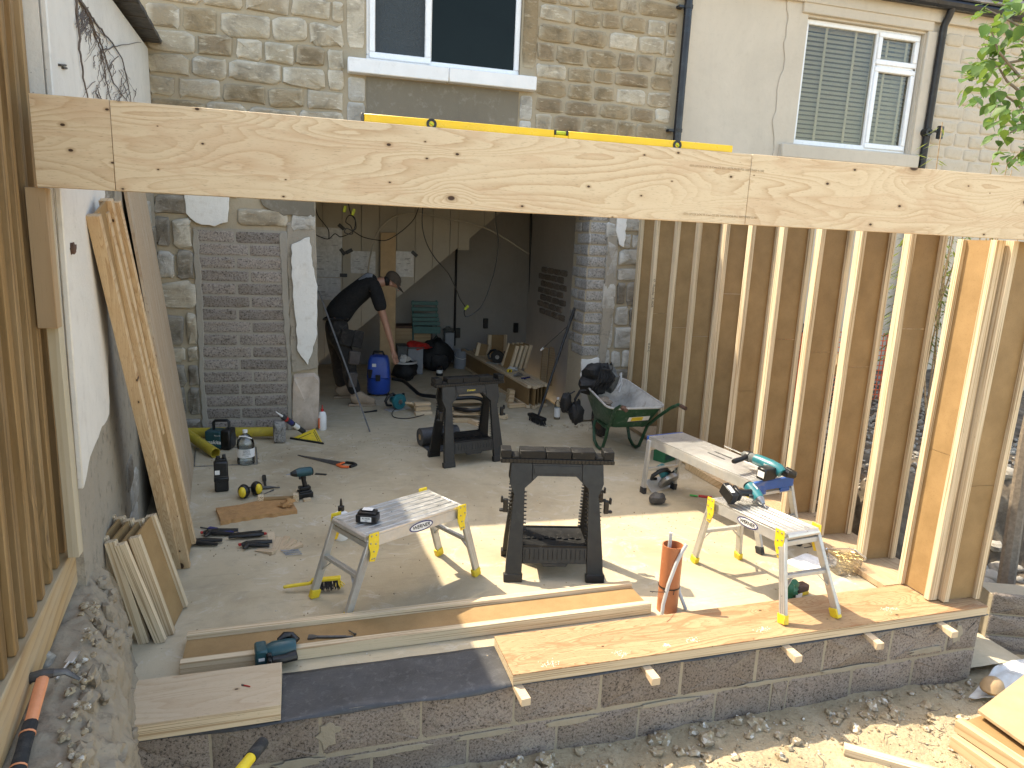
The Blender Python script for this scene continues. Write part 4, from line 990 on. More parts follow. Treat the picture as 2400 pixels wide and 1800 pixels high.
# ------------------------------------------------------------------ step platforms
def platform(label, deck, feet, footmat, brackets=None, brand=True, endcap=None, slits=True, th=.062, splay=0):
    """deck: near-left, near-right, far-right, far-left corners of the top; feet in the same order"""
    base = sum((V(p) for p in feet), V()) / 4; base.z = 0
    dk = [V(p) - base for p in deck]; ft = [V(p) - base for p in feet]
    t = thing('step_platform', label, 'step platform', base, 0, 'folding aluminium platforms')
    A, B, C, D = dk
    ax = ((B - A) + (C - D)).normalized(); W = ((D - A).length + (C - B).length) / 2
    ay = Z.cross(ax).normalized(); n_ = ax.cross(ay)
    Ld = ((B - A).length + (C - D).length) / 2; ce = (A + B + C + D) / 4
    def P(x, y, z=0.0): return ce + ax * x + ay * y + n_ * z
    hl, hw = Ld / 2, W / 2
    R3 = Matrix((ax, ay, n_)).transposed()
    mb = MB()
    if slits:
        k = 12; edges = [-hw + .012 + (W - .024) * i / k for i in range(k + 1)]
        for i in range(k):
            a, b = edges[i], edges[i + 1]; gap = .005 if i in (3, 5, 6, 8) else .0
            zz = .0 if i % 2 else -.003
            mb.box(P(0, (a + b) / 2, zz - .006), (Ld - .03, b - a - gap - .0004, .012), R3)
        for s in (-1, 1):
            mb.box(P(s * (hl - .008), 0, -.008), (.014, W - .004, .016), R3)
        for j in (-1, 1): mb.box(P(0, j * (hw - .006), -.005), (Ld, .012, .014), R3)
    else:
        pts = []
        mb.box(P(0, hw * .5, -.007), (Ld, hw - .002, .014), R3); mb.box(P(0, -hw * .5, -.007), (Ld, hw - .002, .014), R3)
        for i in range(11): mb.box(P(0, -hw + W * (i + .5) / 11, .0004), (Ld - .06, .004, .0012), R3)
    mb.build('deck', M['alu'], t, bevel=.0015)
    if not slits:
        mb = MB()
        for j in (-.02, .05): mb.tube([P(-.05, j, .0022), P(.13, j, .0022)], .011, 8, flat=.14)
        mb.build('hand_slot', M['print'], t)
    for j in (-1, 1):
        mb = MB(); mb.box(P(0, j * (hw - .003), -.013 - th / 2), (Ld - .01, .006, th), R3)
        sr = mb.build('side_rail', M['alu_dull'], t, bevel=.0015)
        if brand and j < 0:
            q = P(.02, -hw - .0008, -.013 - th / 2)
            def oval(rx, ry, m, k, nm): MB().prism([(cos(2 * pi * i / 28) * rx, sin(2 * pi * i / 28) * ry) for i in range(28)], q - ay * k, ax, n_, -ay * .0004).build(nm, m, sr)
            oval(.085, .029, M['navy'], .0002, 'badge'); oval(.076, .022, M['label'], .0008, 'badge_face')
            text('WERNER', .031, sr, q - ay * .0018, ax, -ay, M['print'], 'badge_lettering', .02, .12)
    for s in (-1, 1):
        mb = MB(); mb.tube([P(s * (hl - .006), -hw + .004, -.020), P(s * (hl - .006), hw - .004, -.020)], .019, 10); mb.build('end_roll', M['alu'], t)
    if endcap:
        for s in (-1, 1):
            mb = MB(); mb.box(P(s * (hl + .012), 0, -.035), (.022, W + .01, .07), R3)
            if s > 0:
                for j in (-1, 1): mb.box(P(s * (hl + .012), j * hw * .62, -.085), (.020, W * .24, .035), R3)
            mb.build('end_cap', endcap, t, bevel=.004)
    for i, (f, cx, cy) in enumerate(zip(ft, (-1, 1, 1, -1), (-1, -1, 1, 1))):
        top = P(cx * (hl - .02), cy * (hw + .004), -.03)
        lg = MB(); d = (top - f).normalized(); sd = (ax * cx)
        lg.bar(f + V((0, 0, .02)), top, .046, .024, ay if abs(d.dot(ay)) < .9 else ax)
        lo = lg.build('leg', M['alu_dull'], t, bevel=.003)
        mb = MB()
        for k in (-1, 0, 1): mb.bar(f + V((0, 0, .04)) + ax * k * .014 + ay * cy * .0125, top - d * .07 + ax * k * .014 + ay * cy * .0125, .004, .002, ay)
        mb.build('rib', M['alu'], lo)
        mb = MB(); mb.bar(f, f + d * .055, .056, .034, ay); mb.build('foot', M[footmat], lo, bevel=.004)
        if brackets:
            poly = [(-.034, .034), (.030, .034), (.034, -.03), (.022, -.075), (.030, -.12), (-.006, -.13), (-.034, -.06)]
            if cx < 0: poly = [(-p[0], p[1]) for p in poly][::-1]
            mb = MB(); mb.prism(poly, P(cx * (hl - .03), cy * (hw + .014), -.02), ax, n_, ay * cy * .006); bo = mb.build('bracket', M[brackets], t, bevel=.002)
            mb = MB()
            for px_, pz_ in ((-.015, .02), (.015, .02), (.02, -.02), (-.012, -.03), (.0, -.07), (.012, -.11), (-.002, -.11)):
                q = P(cx * (hl - .03) + px_ * -cx * -1, cy * (hw + .020), -.02 + pz_); mb.lathe([(.0055, 0), (.0045, .003), (0.0, .004)], q, ay * cy, 8)
            mb.build('rivet', M['steel'], bo)
    for cx, (a, b) in ((-1, (0, 3)), (1, (1, 2))):
        for h in ((.55,) if slits else (.45, .85)):
            ta, tb = P(cx * (hl - .02), -(hw + .004), -.03), P(cx * (hl - .02), hw + .004, -.03)
            p, q = ft[a].lerp(ta, h), ft[b].lerp(tb, h)
            mb = MB(); mb.bar(p, q, .030, .022, Z); rg = mb.build('rung', M['alu_dull'], t, bevel=.002)
        if slits:
            p, q = ft[a].lerp(ta, .93), ft[b].lerp(tb, .93)
            mb = MB(); mb.bar(p, q, .024, .03, Z); mb.build('rung', M['alu_dull'], t, bevel=.002)
            for (e, g_) in ((a, ta), (b, tb)):
                o2 = ft[a].lerp(ta, .55).lerp(ft[b].lerp(tb, .55), .24 if e == a else .76)
                mb = MB(); mb.bar(ft[e].lerp(g_, .36), o2, .014, .006, Z); mb.build('brace', M['alu_dull'], t)
    return t
platform('ridged aluminium step platform with yellow feet, half in shade, holding a battery', [(.235, 3.535, .5), (.825, 3.855, .5), (.667, 4.175, .5), (.075, 3.80, .5)],
         [(.134, 3.558, 0), (.94, 3.942, 0), (.76, 4.267, 0), (-.041, 3.849, 0)], 'yellow', 'yellow')
P2 = [(2.415, 3.715, .505), (2.40, 3.015, .555), (2.70, 3.07, .555), (2.60, 3.775, .505)]
platform('ridged aluminium step platform in the sun with its near legs on the plywood board', [(2.405, 3.69, .52), (2.435, 3.05, .55), (2.735, 3.105, .55), (2.575, 3.72, .52)],
         [(2.413, 3.862, 0), (2.44, 2.961, .066), (2.787, 2.96, .066), (2.748, 3.859, 0)], 'yellow', 'yellow')
tp = platform('smooth aluminium work platform with blue ends and black rubber feet in the sun', [(2.67, 5.11, .5), (2.875, 3.99, .5), (3.25, 4.04, .5), (3.005, 5.22, .5)],
         [(2.645, 5.128, 0), (2.944, 3.891, 0), (3.309, 3.966, 0), (2.955, 5.178, 0)], 'rubber', None, False, M['bluesteel'], False, .07)
q = FY(1505, 1088, 5.09)
# ------------------------------------------------------------------ power tools
def rr(mb, c, d, R=None): return mb.box(c, d, R)
def battery(parent=None, label=None, loc=None, rz=0, scale=1, M_=None):
    t = thing('battery', label, 'battery', loc, rz) if parent is None else parent
    b = MB(); b.box((0, 0, .026), (.118, .074, .044)).box((0, 0, .056), (.100, .062, .016)).box((0, 0, .068), (.07, .034, .010)); bo = b.build('battery_case' if parent is None else 'battery', M['blackp2'], t, bevel=.005, seg=2)
    MB().bx(-.03, .03, -.0378, -.0372, .012, .040).build('label', M['label'], bo)
    for k, s in enumerate((.012, .004, -.004)): pass
    text('BL1850B', .012, bo, (0, -.0382, .031), X, -Y, M['print'], 'lettering'); text('18V', .011, bo, (0, -.0382, .018), X, -Y, M['print'], 'lettering')
    MB().bx(-.028, .03, -.02, .022, .0731, .0735).build('top_label', M['label'], bo)
    return t, bo
battery(None, 'black battery pack resting on the near step platform', G(862, 1222, .502), radians(-20))
def driver(label, Mx, group=None, body='teal', nosemat='blackp2'):
    t = thing('cordless_driver', label, 'cordless driver', M=Mx, group=group)
    bt, bo = battery(t)
    m = MB(); m.tube([(-.008, 0, .07), (-.004, 0, .10), (.004, 0, .14), (.008, 0, .185)], [.026, .021, .020, .026], 12, flat=.85); m.build('grip', M['blackp2'], t)
    m = MB(); m.tube([(-.062, 0, .208), (-.05, 0, .21), (.03, 0, .214), (.065, 0, .212)], [.024, .036, .036, .030], 16); m.build('motor_housing', M[body], t)
    m = MB(); m.tube([(-.067, 0, .208), (-.058, 0, .208)], [.028, .033], 16); m.build('rear_cap', M['blackp2'], t, bevel=.003); m = MB(); m.box((0, 0, .084), (.086, .056, .022)); m.build('battery_mount', M['blackp2'], t, bevel=.003)
    m = MB(); m.tube([(.064, 0, .212), (.075, 0, .212), (.10, 0, .212), (.108, 0, .212)], [.029, .027, .017, .012], 14); n_ = m.build('nose', M[nosemat], t)
    MB().cyl((.107, 0, .212), (.14, 0, .212), .0045, .003, 6).build('bit', M['steel'], n_)
    MB().box((.034, 0, .172), (.018, .02, .032)).build('trigger', M['print'], t, bevel=.004)
    text('makita', .020, t, (-.01, -.0372, .214), X, -Y, M['label'], 'lettering', .02, .2)
    return t
driver('cordless driver standing upright on its battery beside a joist offcut', frame(G(714, 1166), (-.94, -.34, 0), Z), body='teal_dark')
# lying on its side on the sunny platform: battery end left, nose towards the viewer
a_, b_ = G(1712, 1160, .60), G(1772, 1175, .58)
driver('teal cordless driver lying on the sunlit ridged platform', frame(V((2.38, 3.545, .603)), (.05, -.75, -.32), (1, -.10, -.1)), nosemat='steel')
# SDS drill
sd = thing('hammer_drill', 'large teal cordless hammer drill with side handle lying on the smooth platform', 'drill', M=frame(G(1790, 1098, .556), (-.28, .96, .05), Z))
m = MB(); m.tube([(-.15, 0, .02), (-.12, 0, .035), (-.06, 0, .04), (.04, 0, .042), (.08, 0, .042)], [.036, .042, .044, .042, .038], 14); m.build('motor_housing', M['teal'], sd)
m = MB(); m.tube([(.08, 0, .042), (.16, 0, .042), (.165, 0, .042), (.185, 0, .042), (.20, 0, .042)], [.037, .032, .026, .026, .014], 14); n_ = m.build('nose', M['fabric_grey'], sd)
MB().cyl((.20, 0, .042), (.37, 0, .045), .005, .004, 8).build('bit', M['steel'], n_)
m = MB(); m.lathe([(.030, -.012), (.040, -.012), (.040, .012), (.030, .012)], (.14, 0, .042), X, 16, True).tube([(.14, .03, .042), (.135, .07, .035), (.13, .16, .03), (.129, .175, .03)], [.02, .018, .019, .014], 12); sh_ = m.build('side_handle', M['blackp2'], sd)
m = MB(); m.tube([(-.12, -.02, .03), (-.175, -.03, .02), (-.19, -.07, .01), (-.16, -.12, .0), (-.09, -.13, .0)], [.03, .028, .024, .024, .028], 10); m.build('grip', M['blackp2'], sd)
m = MB(); m.box((-.09, .085, .012), (.075, .115, .085)).box((-.09, .03, .015), (.08, .03, .07)); bo = m.build('battery', M['blackp2'], sd, bevel=.006)
MB().box((-.09, .1433, .012), (.055, .0006, .045)).build('label', M['label'], bo)
text('makita', .02, sd, (-.05, .0435, .05), -X, Y, M['label'], 'lettering', .02, .2)
# planer on the lying joist
pt_ = thing('trimming_tool', 'dark teal trimming tool lying across the flange of the long I-joist', 'power tool', M=frame(G(655, 1528, .058), (.985, .14, -.02), Z))
m = MB(); m.tube([(-.055, 0, .005), (-.03, 0, .01), (.05, 0, .012), (.075, 0, .012)], [.040, .047, .047, .042], 14); m.build('motor_housing', M['teal_dark'], pt_)
m = MB(); m.box((-.085, .0, -.002), (.055, .10, .10)); m.build('gear_case', M['teal_dark'], pt_, bevel=.008)
MB().box((-.085, -.0504, .005), (.028, .0006, .016)).build('label', M['label'], pt_)
m = MB(); m.box((-.052, -.065, -.022), (.02, .05, .085)).box((-.052, -.055, .02), (.024, .02, .03)); m.tube([(-.04, -.055, -.005), (.02, -.058, -.004), (.075, -.05, .0)], [.02, .022, .026], 10); m.build('side_grip', M['blackp2'], pt_, bevel=.004)
m = MB(); m.tube([(.0, .035, .04), (.03, .05, .055), (.06, .05, .05), (.08, .02, .03)], [.014, .018, .018, .022], 10); m.build('rear_handle', M['blackp2'], pt_)
ch = thing('chisel_bit', 'flat chisel bit lying in the web of the long I-joist', 'chisel', M=frame(G(722, 1493, .045), G(836, 1492, .045) - G(722, 1493, .045), Z))
m = MB(); m.prism([(-.0, -.018), (.02, -.018), (.045, -.007), (.045, .007), (.02, .018), (0, .018)], (0, 0, -.004), X, Y, (0, 0, .008)); m.cyl((.045, 0, 0), (.19, 0, 0), .0075).cyl((.19, 0, 0), (.225, 0, 0), .0055); m.build('shank', M['steel_dark'], ch)
ch2 = thing('coach_screw', 'dark screw lying across the end of the chisel bit', 'screw', M=frame(G(818, 1478, .05), G(838, 1490, .05) - G(818, 1478, .05), Z))
MB().cyl((0, 0, 0), (.05, 0, 0), .0035).cyl((.046, 0, 0), (.052, 0, 0), .007).build('shank', M['steel_dark'], ch2)
o = thing('screw', 'red wall plug and screw on the short plywood board', 'screw', M=frame(G(572, 1606, .088), (.8, -.45, 0), Z)); MB().cyl((0, 0, 0), (.03, 0, 0), .003).build('plug', M['red'], o); MB().cyl((-.012, 0, 0), (0, 0, 0), .0035).build('head', M['steel_dark'], o)
# nail gun case / battery tool standing by the radio
ng = thing('nail_gun_case', 'black plastic tool standing on end in front of the yellow pipe', 'power tool', G(520, 1150), radians(8))
m = MB(); m.box((0, 0, .125), (.105, .075, .25)); m.box((0, 0, .10), (.110, .08, .05)); m.build('body', M['blackp2'], ng, bevel=.014, seg=2)
m = MB(); m.tube([(-.02, 0, .25), (-.018, 0, .29)], .016, 8).tube([(.028, 0, .25), (.025, 0, .30)], .015, 8).box((.002, 0, .258), (.085, .05, .02)); m.build('magazine', M['blackp2'], ng, bevel=.003)
MB().box((-.028, -.0381, .165), (.035, .0008, .035)).build('label', M['label'], ng)
MB().box((.0, -.0385, .13), (.1, .003, .004)).build('seam', M['steel_dark'], ng)
# radio
rd = thing('job_site_radio', 'dark teal job site radio with a carrying handle', 'radio', G(518, 1050), radians(-16))
m = MB(); m.box((-.045, 0, .095), (.15, .14, .17)); m.build('case', M['teal_dark'], rd, bevel=.012, seg=2)
m = MB(); m.box((.075, 0, .10), (.09, .15, .19)); m.build('speaker_case', M['blackp2'], rd, bevel=.016, seg=2)
MB().prism([(cos(2 * pi * i / 24) ** 1 * .06, sin(2 * pi * i / 24) * .068) for i in range(24)], (.1205, 0, .10), Y, Z, (.003, 0, 0)).build('speaker_grille', M['print'], rd)
m = MB(); m.tube([(-.06, 0, .17), (-.06, 0, .25), (-.045, 0, .268), (.07, 0, .275), (.085, 0, .26), (.085, 0, .18)], .014, 8); m.build('handle', M['blackp2'], rd)
text('makita', .052, rd, (-.04, -.0712, .075), X, -Y, M['label'], 'lettering', .02, .2); text('Bluetooth', .014, rd, (-.0, -.0712, .14), X, -Y, M['label'], 'lettering')
MB().bx(-.115, .03, -.0715, -.0705, .045, .048).build('trim_line', M['teal'], rd)
# yellow pipes
a, b = FY(448, 1022, 7.1), G(603, 1012, .05); 
yp = tag(MB().lathe([(.048, 0), (.048, .95), (.043, .95), (.043, 0)], (-1.32, 7.28, .05), V((1, -.18, .03)), 20, True).build('yellow_duct', M['yellow_pipe'], None), 'thick yellow duct lying behind the radio along the blocked doorway', 'pipe')
a = G(505, 1062, .045); 
yp = tag(MB().lathe([(.045, 0), (.045, .62), (.040, .62), (.040, 0)], a, (V((-1.30, 7.18, .12)) - a).normalized(), 20, True).build('yellow_duct', M['yellow_pipe'], None), 'yellow duct with its open end pointing at the black tool', 'pipe')
# water bottle
wb = thing('water_bottle', 'large clear plastic water bottle with a white label beside the radio', 'bottle', G(577, 1086), radians(10))
prof = [(.0, .002), (.07, .002), (.075, .012), (.075, .05), (.071, .06), (.075, .07), (.075, .18), (.068, .215), (.035, .262), (.017, .275), (.017, .29)]
m = MB(); m.lathe(prof, n=24); m.build('bottle', M['bottle'], wb)
MB().lathe([(.0, .004), (.071, .004), (.0725, .16), (.0, .16)], n=24).build('water', glass('water', (.90, .94, .95), .02, .05), wb)
MB().lathe([(.0205, .285), (.0205, .31), (0, .311)], n=16).build('cap', M['label'], wb)
MB().lathe([(.0762, .072), (.0762, .15)], n=28).build('label', M['label'], wb)
for i, (s_, z) in enumerate([('ESSENTIAL', .138), ('WAITROSE', .126), ('STILL NATURAL', .112), ('MINERAL WATER', .102), ('5 LITRES', .086)]): text(s_, .0125 if i < 2 else .009, wb, (0, -.0772, z), X, -Y, M['print'], 'label_lettering')
MB().tube([(-.055, 0, .235), (-.05, -.03, .262), (.0, -.045, .262), (.05, -.03, .235)], .006, 6).build('carry_strap', M['label'], wb)
# manhole frame set in the slab
a, b, c_, d_ = G(455, 1094), G(603, 1088), G(600, 1048), G(458, 1052)
m = MB()
for p, q in ((a, b), (b, c_), (c_, d_), (d_, a)): m.bar(p + V((0, 0, .002)), q + V((0, 0, .002)), .012, .006)
tag(m.build('manhole_frame', M['steel'], None), 'thin metal manhole frame set flush in the slab under the water bottle', 'manhole frame')
# ear defenders, hammer, bits on the floor
em = thing('ear_defenders', 'black and yellow ear defenders lying on the slab', 'ear defenders', G(588, 1164), radians(15))
for s, d in ((-1, 0), (1, .03)):
    m = MB(); m.blob((s * .05, d, .052), (.046, .058, .056), .02, 2, 14, 10); cup = m.build('ear_cup', M['blackp2'], em)
    MB().blob((s * .062 - .004, d - .03, .056), (.03, .04, .042), .02, 2, 14, 10).build('cup_cover', M['yellow'], cup)
MB().tube([(-.05, .0, .06), (-.06, .06, .05), (-.03, .12, .03), (.03, .13, .03), (.06, .09, .05), (.05, .03, .06)], .011, 8, flat=.6).build('headband', M['blackp2'], em)
hm = thing('claw_hammer', 'black claw hammer lying on the slab behind the ear defenders', 'hammer', M=frame(G(622, 1142, .016), G(617, 1103, .016) - G(622, 1142, .016), Z))
MB().tube([(.0, 0, 0), (.14, 0, 0), (.16, 0, 0), (.28, 0, 0), (.29, 0, 0)], [.010, .010, .015, .017, .012], 10, flat=.75).build('handle', M['blackp2'], hm)
MB().tube([(-.005, .06, 0), (-.005, .02, 0), (-.006, -.03, 0), (-.012, -.09, -.004)], [.015, .013, .012, .004], 8).bar((-.01, -.03, 0), (-.02, -.11, -.004), .012, .006).build('head', M['steel_dark'], hm)
o = thing('nail_punch', 'thin steel punch lying next to the ear defenders', 'punch', M=frame(G(618, 1158, .006), G(642, 1148, .006) - G(618, 1158, .006), Z)); MB().cyl((0, 0, 0), (.07, 0, 0), .003).cyl((.07, 0, 0), (.11, 0, 0), .005).build('shank', M['steel_dark'], o)
io = ijoist_thing(.055, .30, 'tiny I-joist slice lying on its side in front of the driver', frame(G(603, 1177, .03) + V((0, .03, 0)), Y, G(695, 1160) - G(603, 1177)), fw=.06, ft=.042, seam=False)
tag(MB().box((0, 0, .011), (.06, .03, .022), RZ(.3)).build('wood_block', M['ply3'], None, bevel=.002), 'small pale wood block in front of the standing driver', 'wood block').location = G(720, 1174)
# torn softboard
fb = thing('softboard_offcut', 'torn orange brown softboard offcut lying on the slab', 'board', (0, 0, 0))
A, B, C, D = G(518, 1228), G(697, 1203), G(680, 1175), G(506, 1198)
nx = 40; vs = []; 
def fbp(a, b):
    p = D.lerp(C, a).lerp(A.lerp(B, a), b); k = 0
    if b > .97: p = p + V((0, 1, 0)) * (.018 + .022 * mnoise.noise(V((a * 8, 3, 0))) ) * (1 if a > .1 else 0) - V((0, .02, 0))
    if b < .03 and .3 < a: p = p + V((0, 1, 0)) * .05 * min(1, (a - .3) * 3)
    return p
m = MB(); m.grid(lambda a, b: fbp(a, b) + V((0, 0, .026 + .003 * mnoise.noise(V((a * 20, b * 8, 1))))), 40, 8)
rim = [(i / 40, 0) for i in range(41)] + [(1, j / 8) for j in range(1, 9)] + [(1 - i / 40, 1) for i in range(1, 41)] + [(0, 1 - j / 8) for j in range(1, 8)]
n = len(rim); m.add([fbp(a, b) + V((0, 0, .026)) for a, b in rim] + [fbp(a, b) + V((0, -.006 if b == 1 else 0, .0)) for a, b in rim], [(i, (i + 1) % n, n + (i + 1) % n, n + i) for i in range(n)])
m.build('board', M['softboard'], fb)
MB().blob(G(672, 1182, .045), (.04, .035, .03), .9, 4, 12, 9).build('torn_flap', M['softboard'], fb, sharp=20)
# spring clamps
def clamp(label, pix, ang, tip='red', long=.17, body='blackp2'):
    t = thing('spring_clamp', label, 'clamp', G(*pix), radians(ang), 'spring clamps on the slab')
    m = MB(); m.tube([(-.05, .0, .02), (-.02, .012, .025), (.04, .02, .025), (long, .028, .022)], [.016, .023, .022, .016], 8, flat=.7); m.build('upper_arm', M[body], t)
    m = MB(); m.tube([(-.03, -.055, .02), (-.012, -.02, .024), (.0, .0, .025), (.05, -.012, .022), (long * .9, -.022, .016)], [.009, .020, .025, .020, .013], 8, flat=.7); m.build('lower_arm', M[body], t)
    MB().box((-.06, .004, .022), (.018, .02, .014), RZ(.4)).build('jaw_pad', M[tip], t, bevel=.002)
    MB().cyl((-.005, 0, .01), (-.005, 0, .042), .012).build('pivot', M['steel_dark'], t)
    return t
clamp('black spring clamp nearest the leaning joists', (455, 1278), -8); clamp('black spring clamp lying below the blue one', (495, 1255), -5)
clamp('black spring clamp pointing at the loose wedges, upper one', (600, 1258), 178); clamp('black spring clamp in front, right beside the loose wedges', (585, 1283), -2, long=.14)
bc = thing('bar_clamp', 'small blue and black bar clamp lying behind the spring clamps', 'clamp', M=frame(G(470, 1236, .012), G(560, 1252, .012) - G(470, 1236, .012), Z))
MB().cyl((0, 0, 0), (.35, 0, 0), .005).build('bar', M['steel_dark'], bc); MB().box((.10, 0, .004), (.07, .035, .02)).box((.22, -.01, .004), (.10, .03, .022)).box((.31, 0, .0), (.04, .03, .02)).build('slider', M['navy'], bc, bevel=.004)
# loose wedges and nails
for i, (u, v, a, tl) in enumerate([(622, 1290, -35, 0), (638, 1268, 100, .5), (648, 1278, 72, .3), (660, 1276, 58, .4), (672, 1280, 40, .2), (684, 1283, 30, 0)]):
    t = thing('wedge', ['flat pale wedge lying lowest in the loose heap by the clamps', 'steep wedge standing at the left of the loose heap', 'pale wedge in the middle of the loose heap leaning left',
              'thin wedge in the middle of the loose heap', 'pale wedge leaning right in the loose heap', 'pale wedge resting on the blue nails'][i], 'wedge', M=frame(G(u, v, .012 + tl * .02), (cos(radians(a)), sin(radians(a)), tl), (-.3 * tl, 0, 1)), group='loose wedges heaped on the slab')
    MB().prism([(-.07, 0), (.07, 0), (.07, .022), (-.07, .004)], (0, -.022, -.01), X, Z, (0, .044, 0)).build('body', M['ply3'], t, bevel=.001)
nl = MB()
for k in range(9):
    p = G(657 + k * 1.5, 1288 + k * 1.6, .004 + (k % 3) * .004); d = V((1, u_(-.12, .12), 0)) * .10; nl.cyl(p, p + d, .0022, n=6); nl.cyl(p + d, p + d * 1.02, .005, n=6)
tag(nl.build('nails', M['steel'], None), 'handful of bluish steel nails beside the loose wedges', 'nails', kind='stuff')
# hand saw
hs = thing('hand_saw', 'hand saw with a black and orange handle lying on the slab', 'saw', M=frame(G(700, 1066, .006), G(805, 1088, .006) - G(700, 1066, .006), Z))
hl_ = (G(805, 1088) - G(700, 1066)).length
MB().prism([(0, .0), (hl_, .052), (hl_, -.06), (.0, -.015)], (0, 0, -.001), X, Y, (0, 0, .0018)).build('blade', M['steel_dark'], hs)
m = MB(); m.tube([(hl_ - .03, -.05, .004), (hl_ + .04, -.075, .006), (hl_ + .095, -.05, .006)], [.016, .018, .014], 8, flat=.7); m.tube([(hl_ - .02, .03, .004), (hl_ - .025, -.03, .004)], .014, 8, flat=.7); m.build('handle', M['orange'], hs)
m = MB(); m.tube([(hl_ - .01, .045, .006), (hl_ + .06, .055, .008), (hl_ + .11, .03, .008), (hl_ + .10, -.04, .006)], [.014, .016, .017, .015], 8, flat=.75); m.build('grip', M['blackp2'], hs)
tag(MB().box((0, 0, .003), (.10, .035, .004), RZ(-.35)).build('plastic_shim', M['blackp2'], None, bevel=.001), 'flat black plastic shim on the slab near the saw', 'shim').location = G(752, 1112)
# block, sealant, square, glue
kb = stone_mb(.115, .22, .055, back=.055, n=16, jit=.012).build('concrete_block', M['block_grey'], None, sharp=50); kb.location = G(655, 1040) + V((0, .05, .11)); kb.rotation_euler = (0, 0, .1)
tag(kb, 'small grey concrete block standing on end before the blocked doorway', 'block')
a, b = FY(645, 962 , 6.88) + V((0, .0, 0)), G(712, 1012, .05)
a = FY(648, 966, 6.94)
se = thing('sealant_tube', 'black sealant cartridge with a white nozzle leaning on the grey block', 'sealant tube', M=frame(b, a - b, V((-.2, -1, .5))))
l = (a - b).length
MB().lathe([(0, 0), (.026, 0), (.026, l * .78), (.012, l * .8), (0, l * .81)], (0, 0, 0), X, 16).build('cartridge', M['print'], se)
MB().lathe([(.012, l * .8), (.008, l * .9), (.004, l * 1.02), (0, l * 1.02)], (0, 0, 0), X, 12).build('nozzle', M['whitep'], se)
MB().lathe([(.0264, l * .22), (.0264, l * .40)], (0, 0, 0), X, 18).build('label', M['label'], se); MB().lathe([(.0264, l * .45), (.0264, l * .58)], (0, 0, 0), X, 18).build('stripe', M['navy'], se)
MB().lathe([(.0264, l * .64), (.0264, l * .70)], (0, 0, 0), X, 18).build('red_band', M['red'], se)
text('CT1', .03, se, (l * .31, -.0272, 0), X, -Y, M['print'], 'lettering', .03)
A, B, C = G(682, 1028, .005), G(757, 1040, .005), FY(738, 1004, 7.16)
sq = thing('speed_square', 'yellow roofing square with a black edge propped on the slab', 'square', (0, 0, 0))
xd = (B - A).normalized(); nn = xd.cross(C - A).normalized(); nn = nn if nn.y < 0 else -nn; yd = nn.cross(xd) if nn.cross(xd).z > 0 else xd.cross(nn)
tri = [((q - A).dot(xd), (q - A).dot(yd)) for q in (A, B, C)]
MB().prism(tri, A, xd, yd, -nn * .005).build('plate', M['yellow'], sq)
wl_ = tri[1][0]
MB().bar(A - xd * .006, B + xd * .006, .03, .016, yd).build('fence_edge', M['blackp2'], sq, bevel=.002)
cc = V(((tri[0][0] + tri[1][0] + tri[2][0]) / 3, (tri[0][1] + tri[1][1] + tri[2][1]) / 3, 0))
def inset(f, dx=0): return [((p[0] - cc.x) * f + cc.x + dx, (p[1] - cc.y) * f + cc.y) for p in tri]
m = MB(); o_ = A + nn * .0006
for k in range(9): 
    x0 = wl_ * (.16 + .08 * k); m.prism([(x0, .016), (x0 + .0025, .016), (x0 + .0025, .024), (x0, .024)], o_, xd, yd, nn * .0003)
t2, t0_ = V((*tri[2], 0)), V((*tri[0], 0)); t1_ = V((*tri[1], 0))
for (p, q, wd_) in ((.30, .78, .011),):
    a2 = t0_.lerp(t2, p) * 1 ; 
e = (t2 - t0_).normalized(); nrm2 = V((e.y, -e.x, 0)); s0 = t0_ + e * .05 + nrm2 * .045; s1 = t2 - e * .06 + nrm2 * .045
m.prism([tuple(s0.xy), tuple((s0 + nrm2 * .010).xy), tuple((s1 + nrm2 * .010).xy), tuple(s1.xy)], o_, xd, yd, nn * .0003)
e = (t2 - t1_).normalized(); nrm2 = V((-e.y, e.x, 0))
for off_, a3, b3 in ((.012, .03, .02), (.026, .04, .05)):
    s0 = t1_ + e * a3 + nrm2 * off_; s1 = t2 - e * b3 + nrm2 * off_; m.prism([tuple(s0.xy), tuple(s1.xy), tuple((s1 + nrm2 * .006).xy), tuple((s0 + nrm2 * .006).xy)], o_, xd, yd, nn * .0003)
m.build('scale_marks', M['print'], sq)
def bottle(label, loc, prof, mat, capmat, capprof, lab=None, labmat='label', rz=0):
    t = thing('bottle', label, 'bottle', loc, rz); MB().lathe(prof, n=20).build('body', mat, t); MB().lathe(capprof, n=12).build('nozzle', M[capmat], t)
    if lab: MB().lathe(lab, n=20).build('label', M[labmat], t)
    return t
bt = bottle('white glue bottle with a dark red nozzle against the opening', G(756, 1007), [(0, .0), (.038, .0), (.042, .006), (.042, .15), (.034, .185), (.015, .20), (.0, .2)], M['whitep'], 'red', [(.016, .2), (.015, .225), (.006, .23), (.004, .27), (0, .27)])
MB().box((-.03, -.03, .08), (.004, .03, .11), RZ(-.75)).build('label', M['orange'], bt)
bottle('white squeezy bottle with a black cap standing behind the near step platform', G(800, 1262), [(0, 0), (.045, 0), (.050, .01), (.050, .155), (.044, .185), (.018, .205), (0, .206)], M['whitep'], 'blackp2', [(.022, .205), (.022, .235), (.010, .24), (.008, .27), (.004, .29), (0, .29)])
bottle('clear bottle with a blue printed label by the right pier', G(1305, 982), [(0, 0), (.034, 0), (.036, .006), (.036, .16), (.03, .2), (.014, .225), (.014, .24)], M['bottle'], 'whitep', [(.015, .236), (.015, .26), (0, .262)], [(.0366, .03), (.0366, .14)])
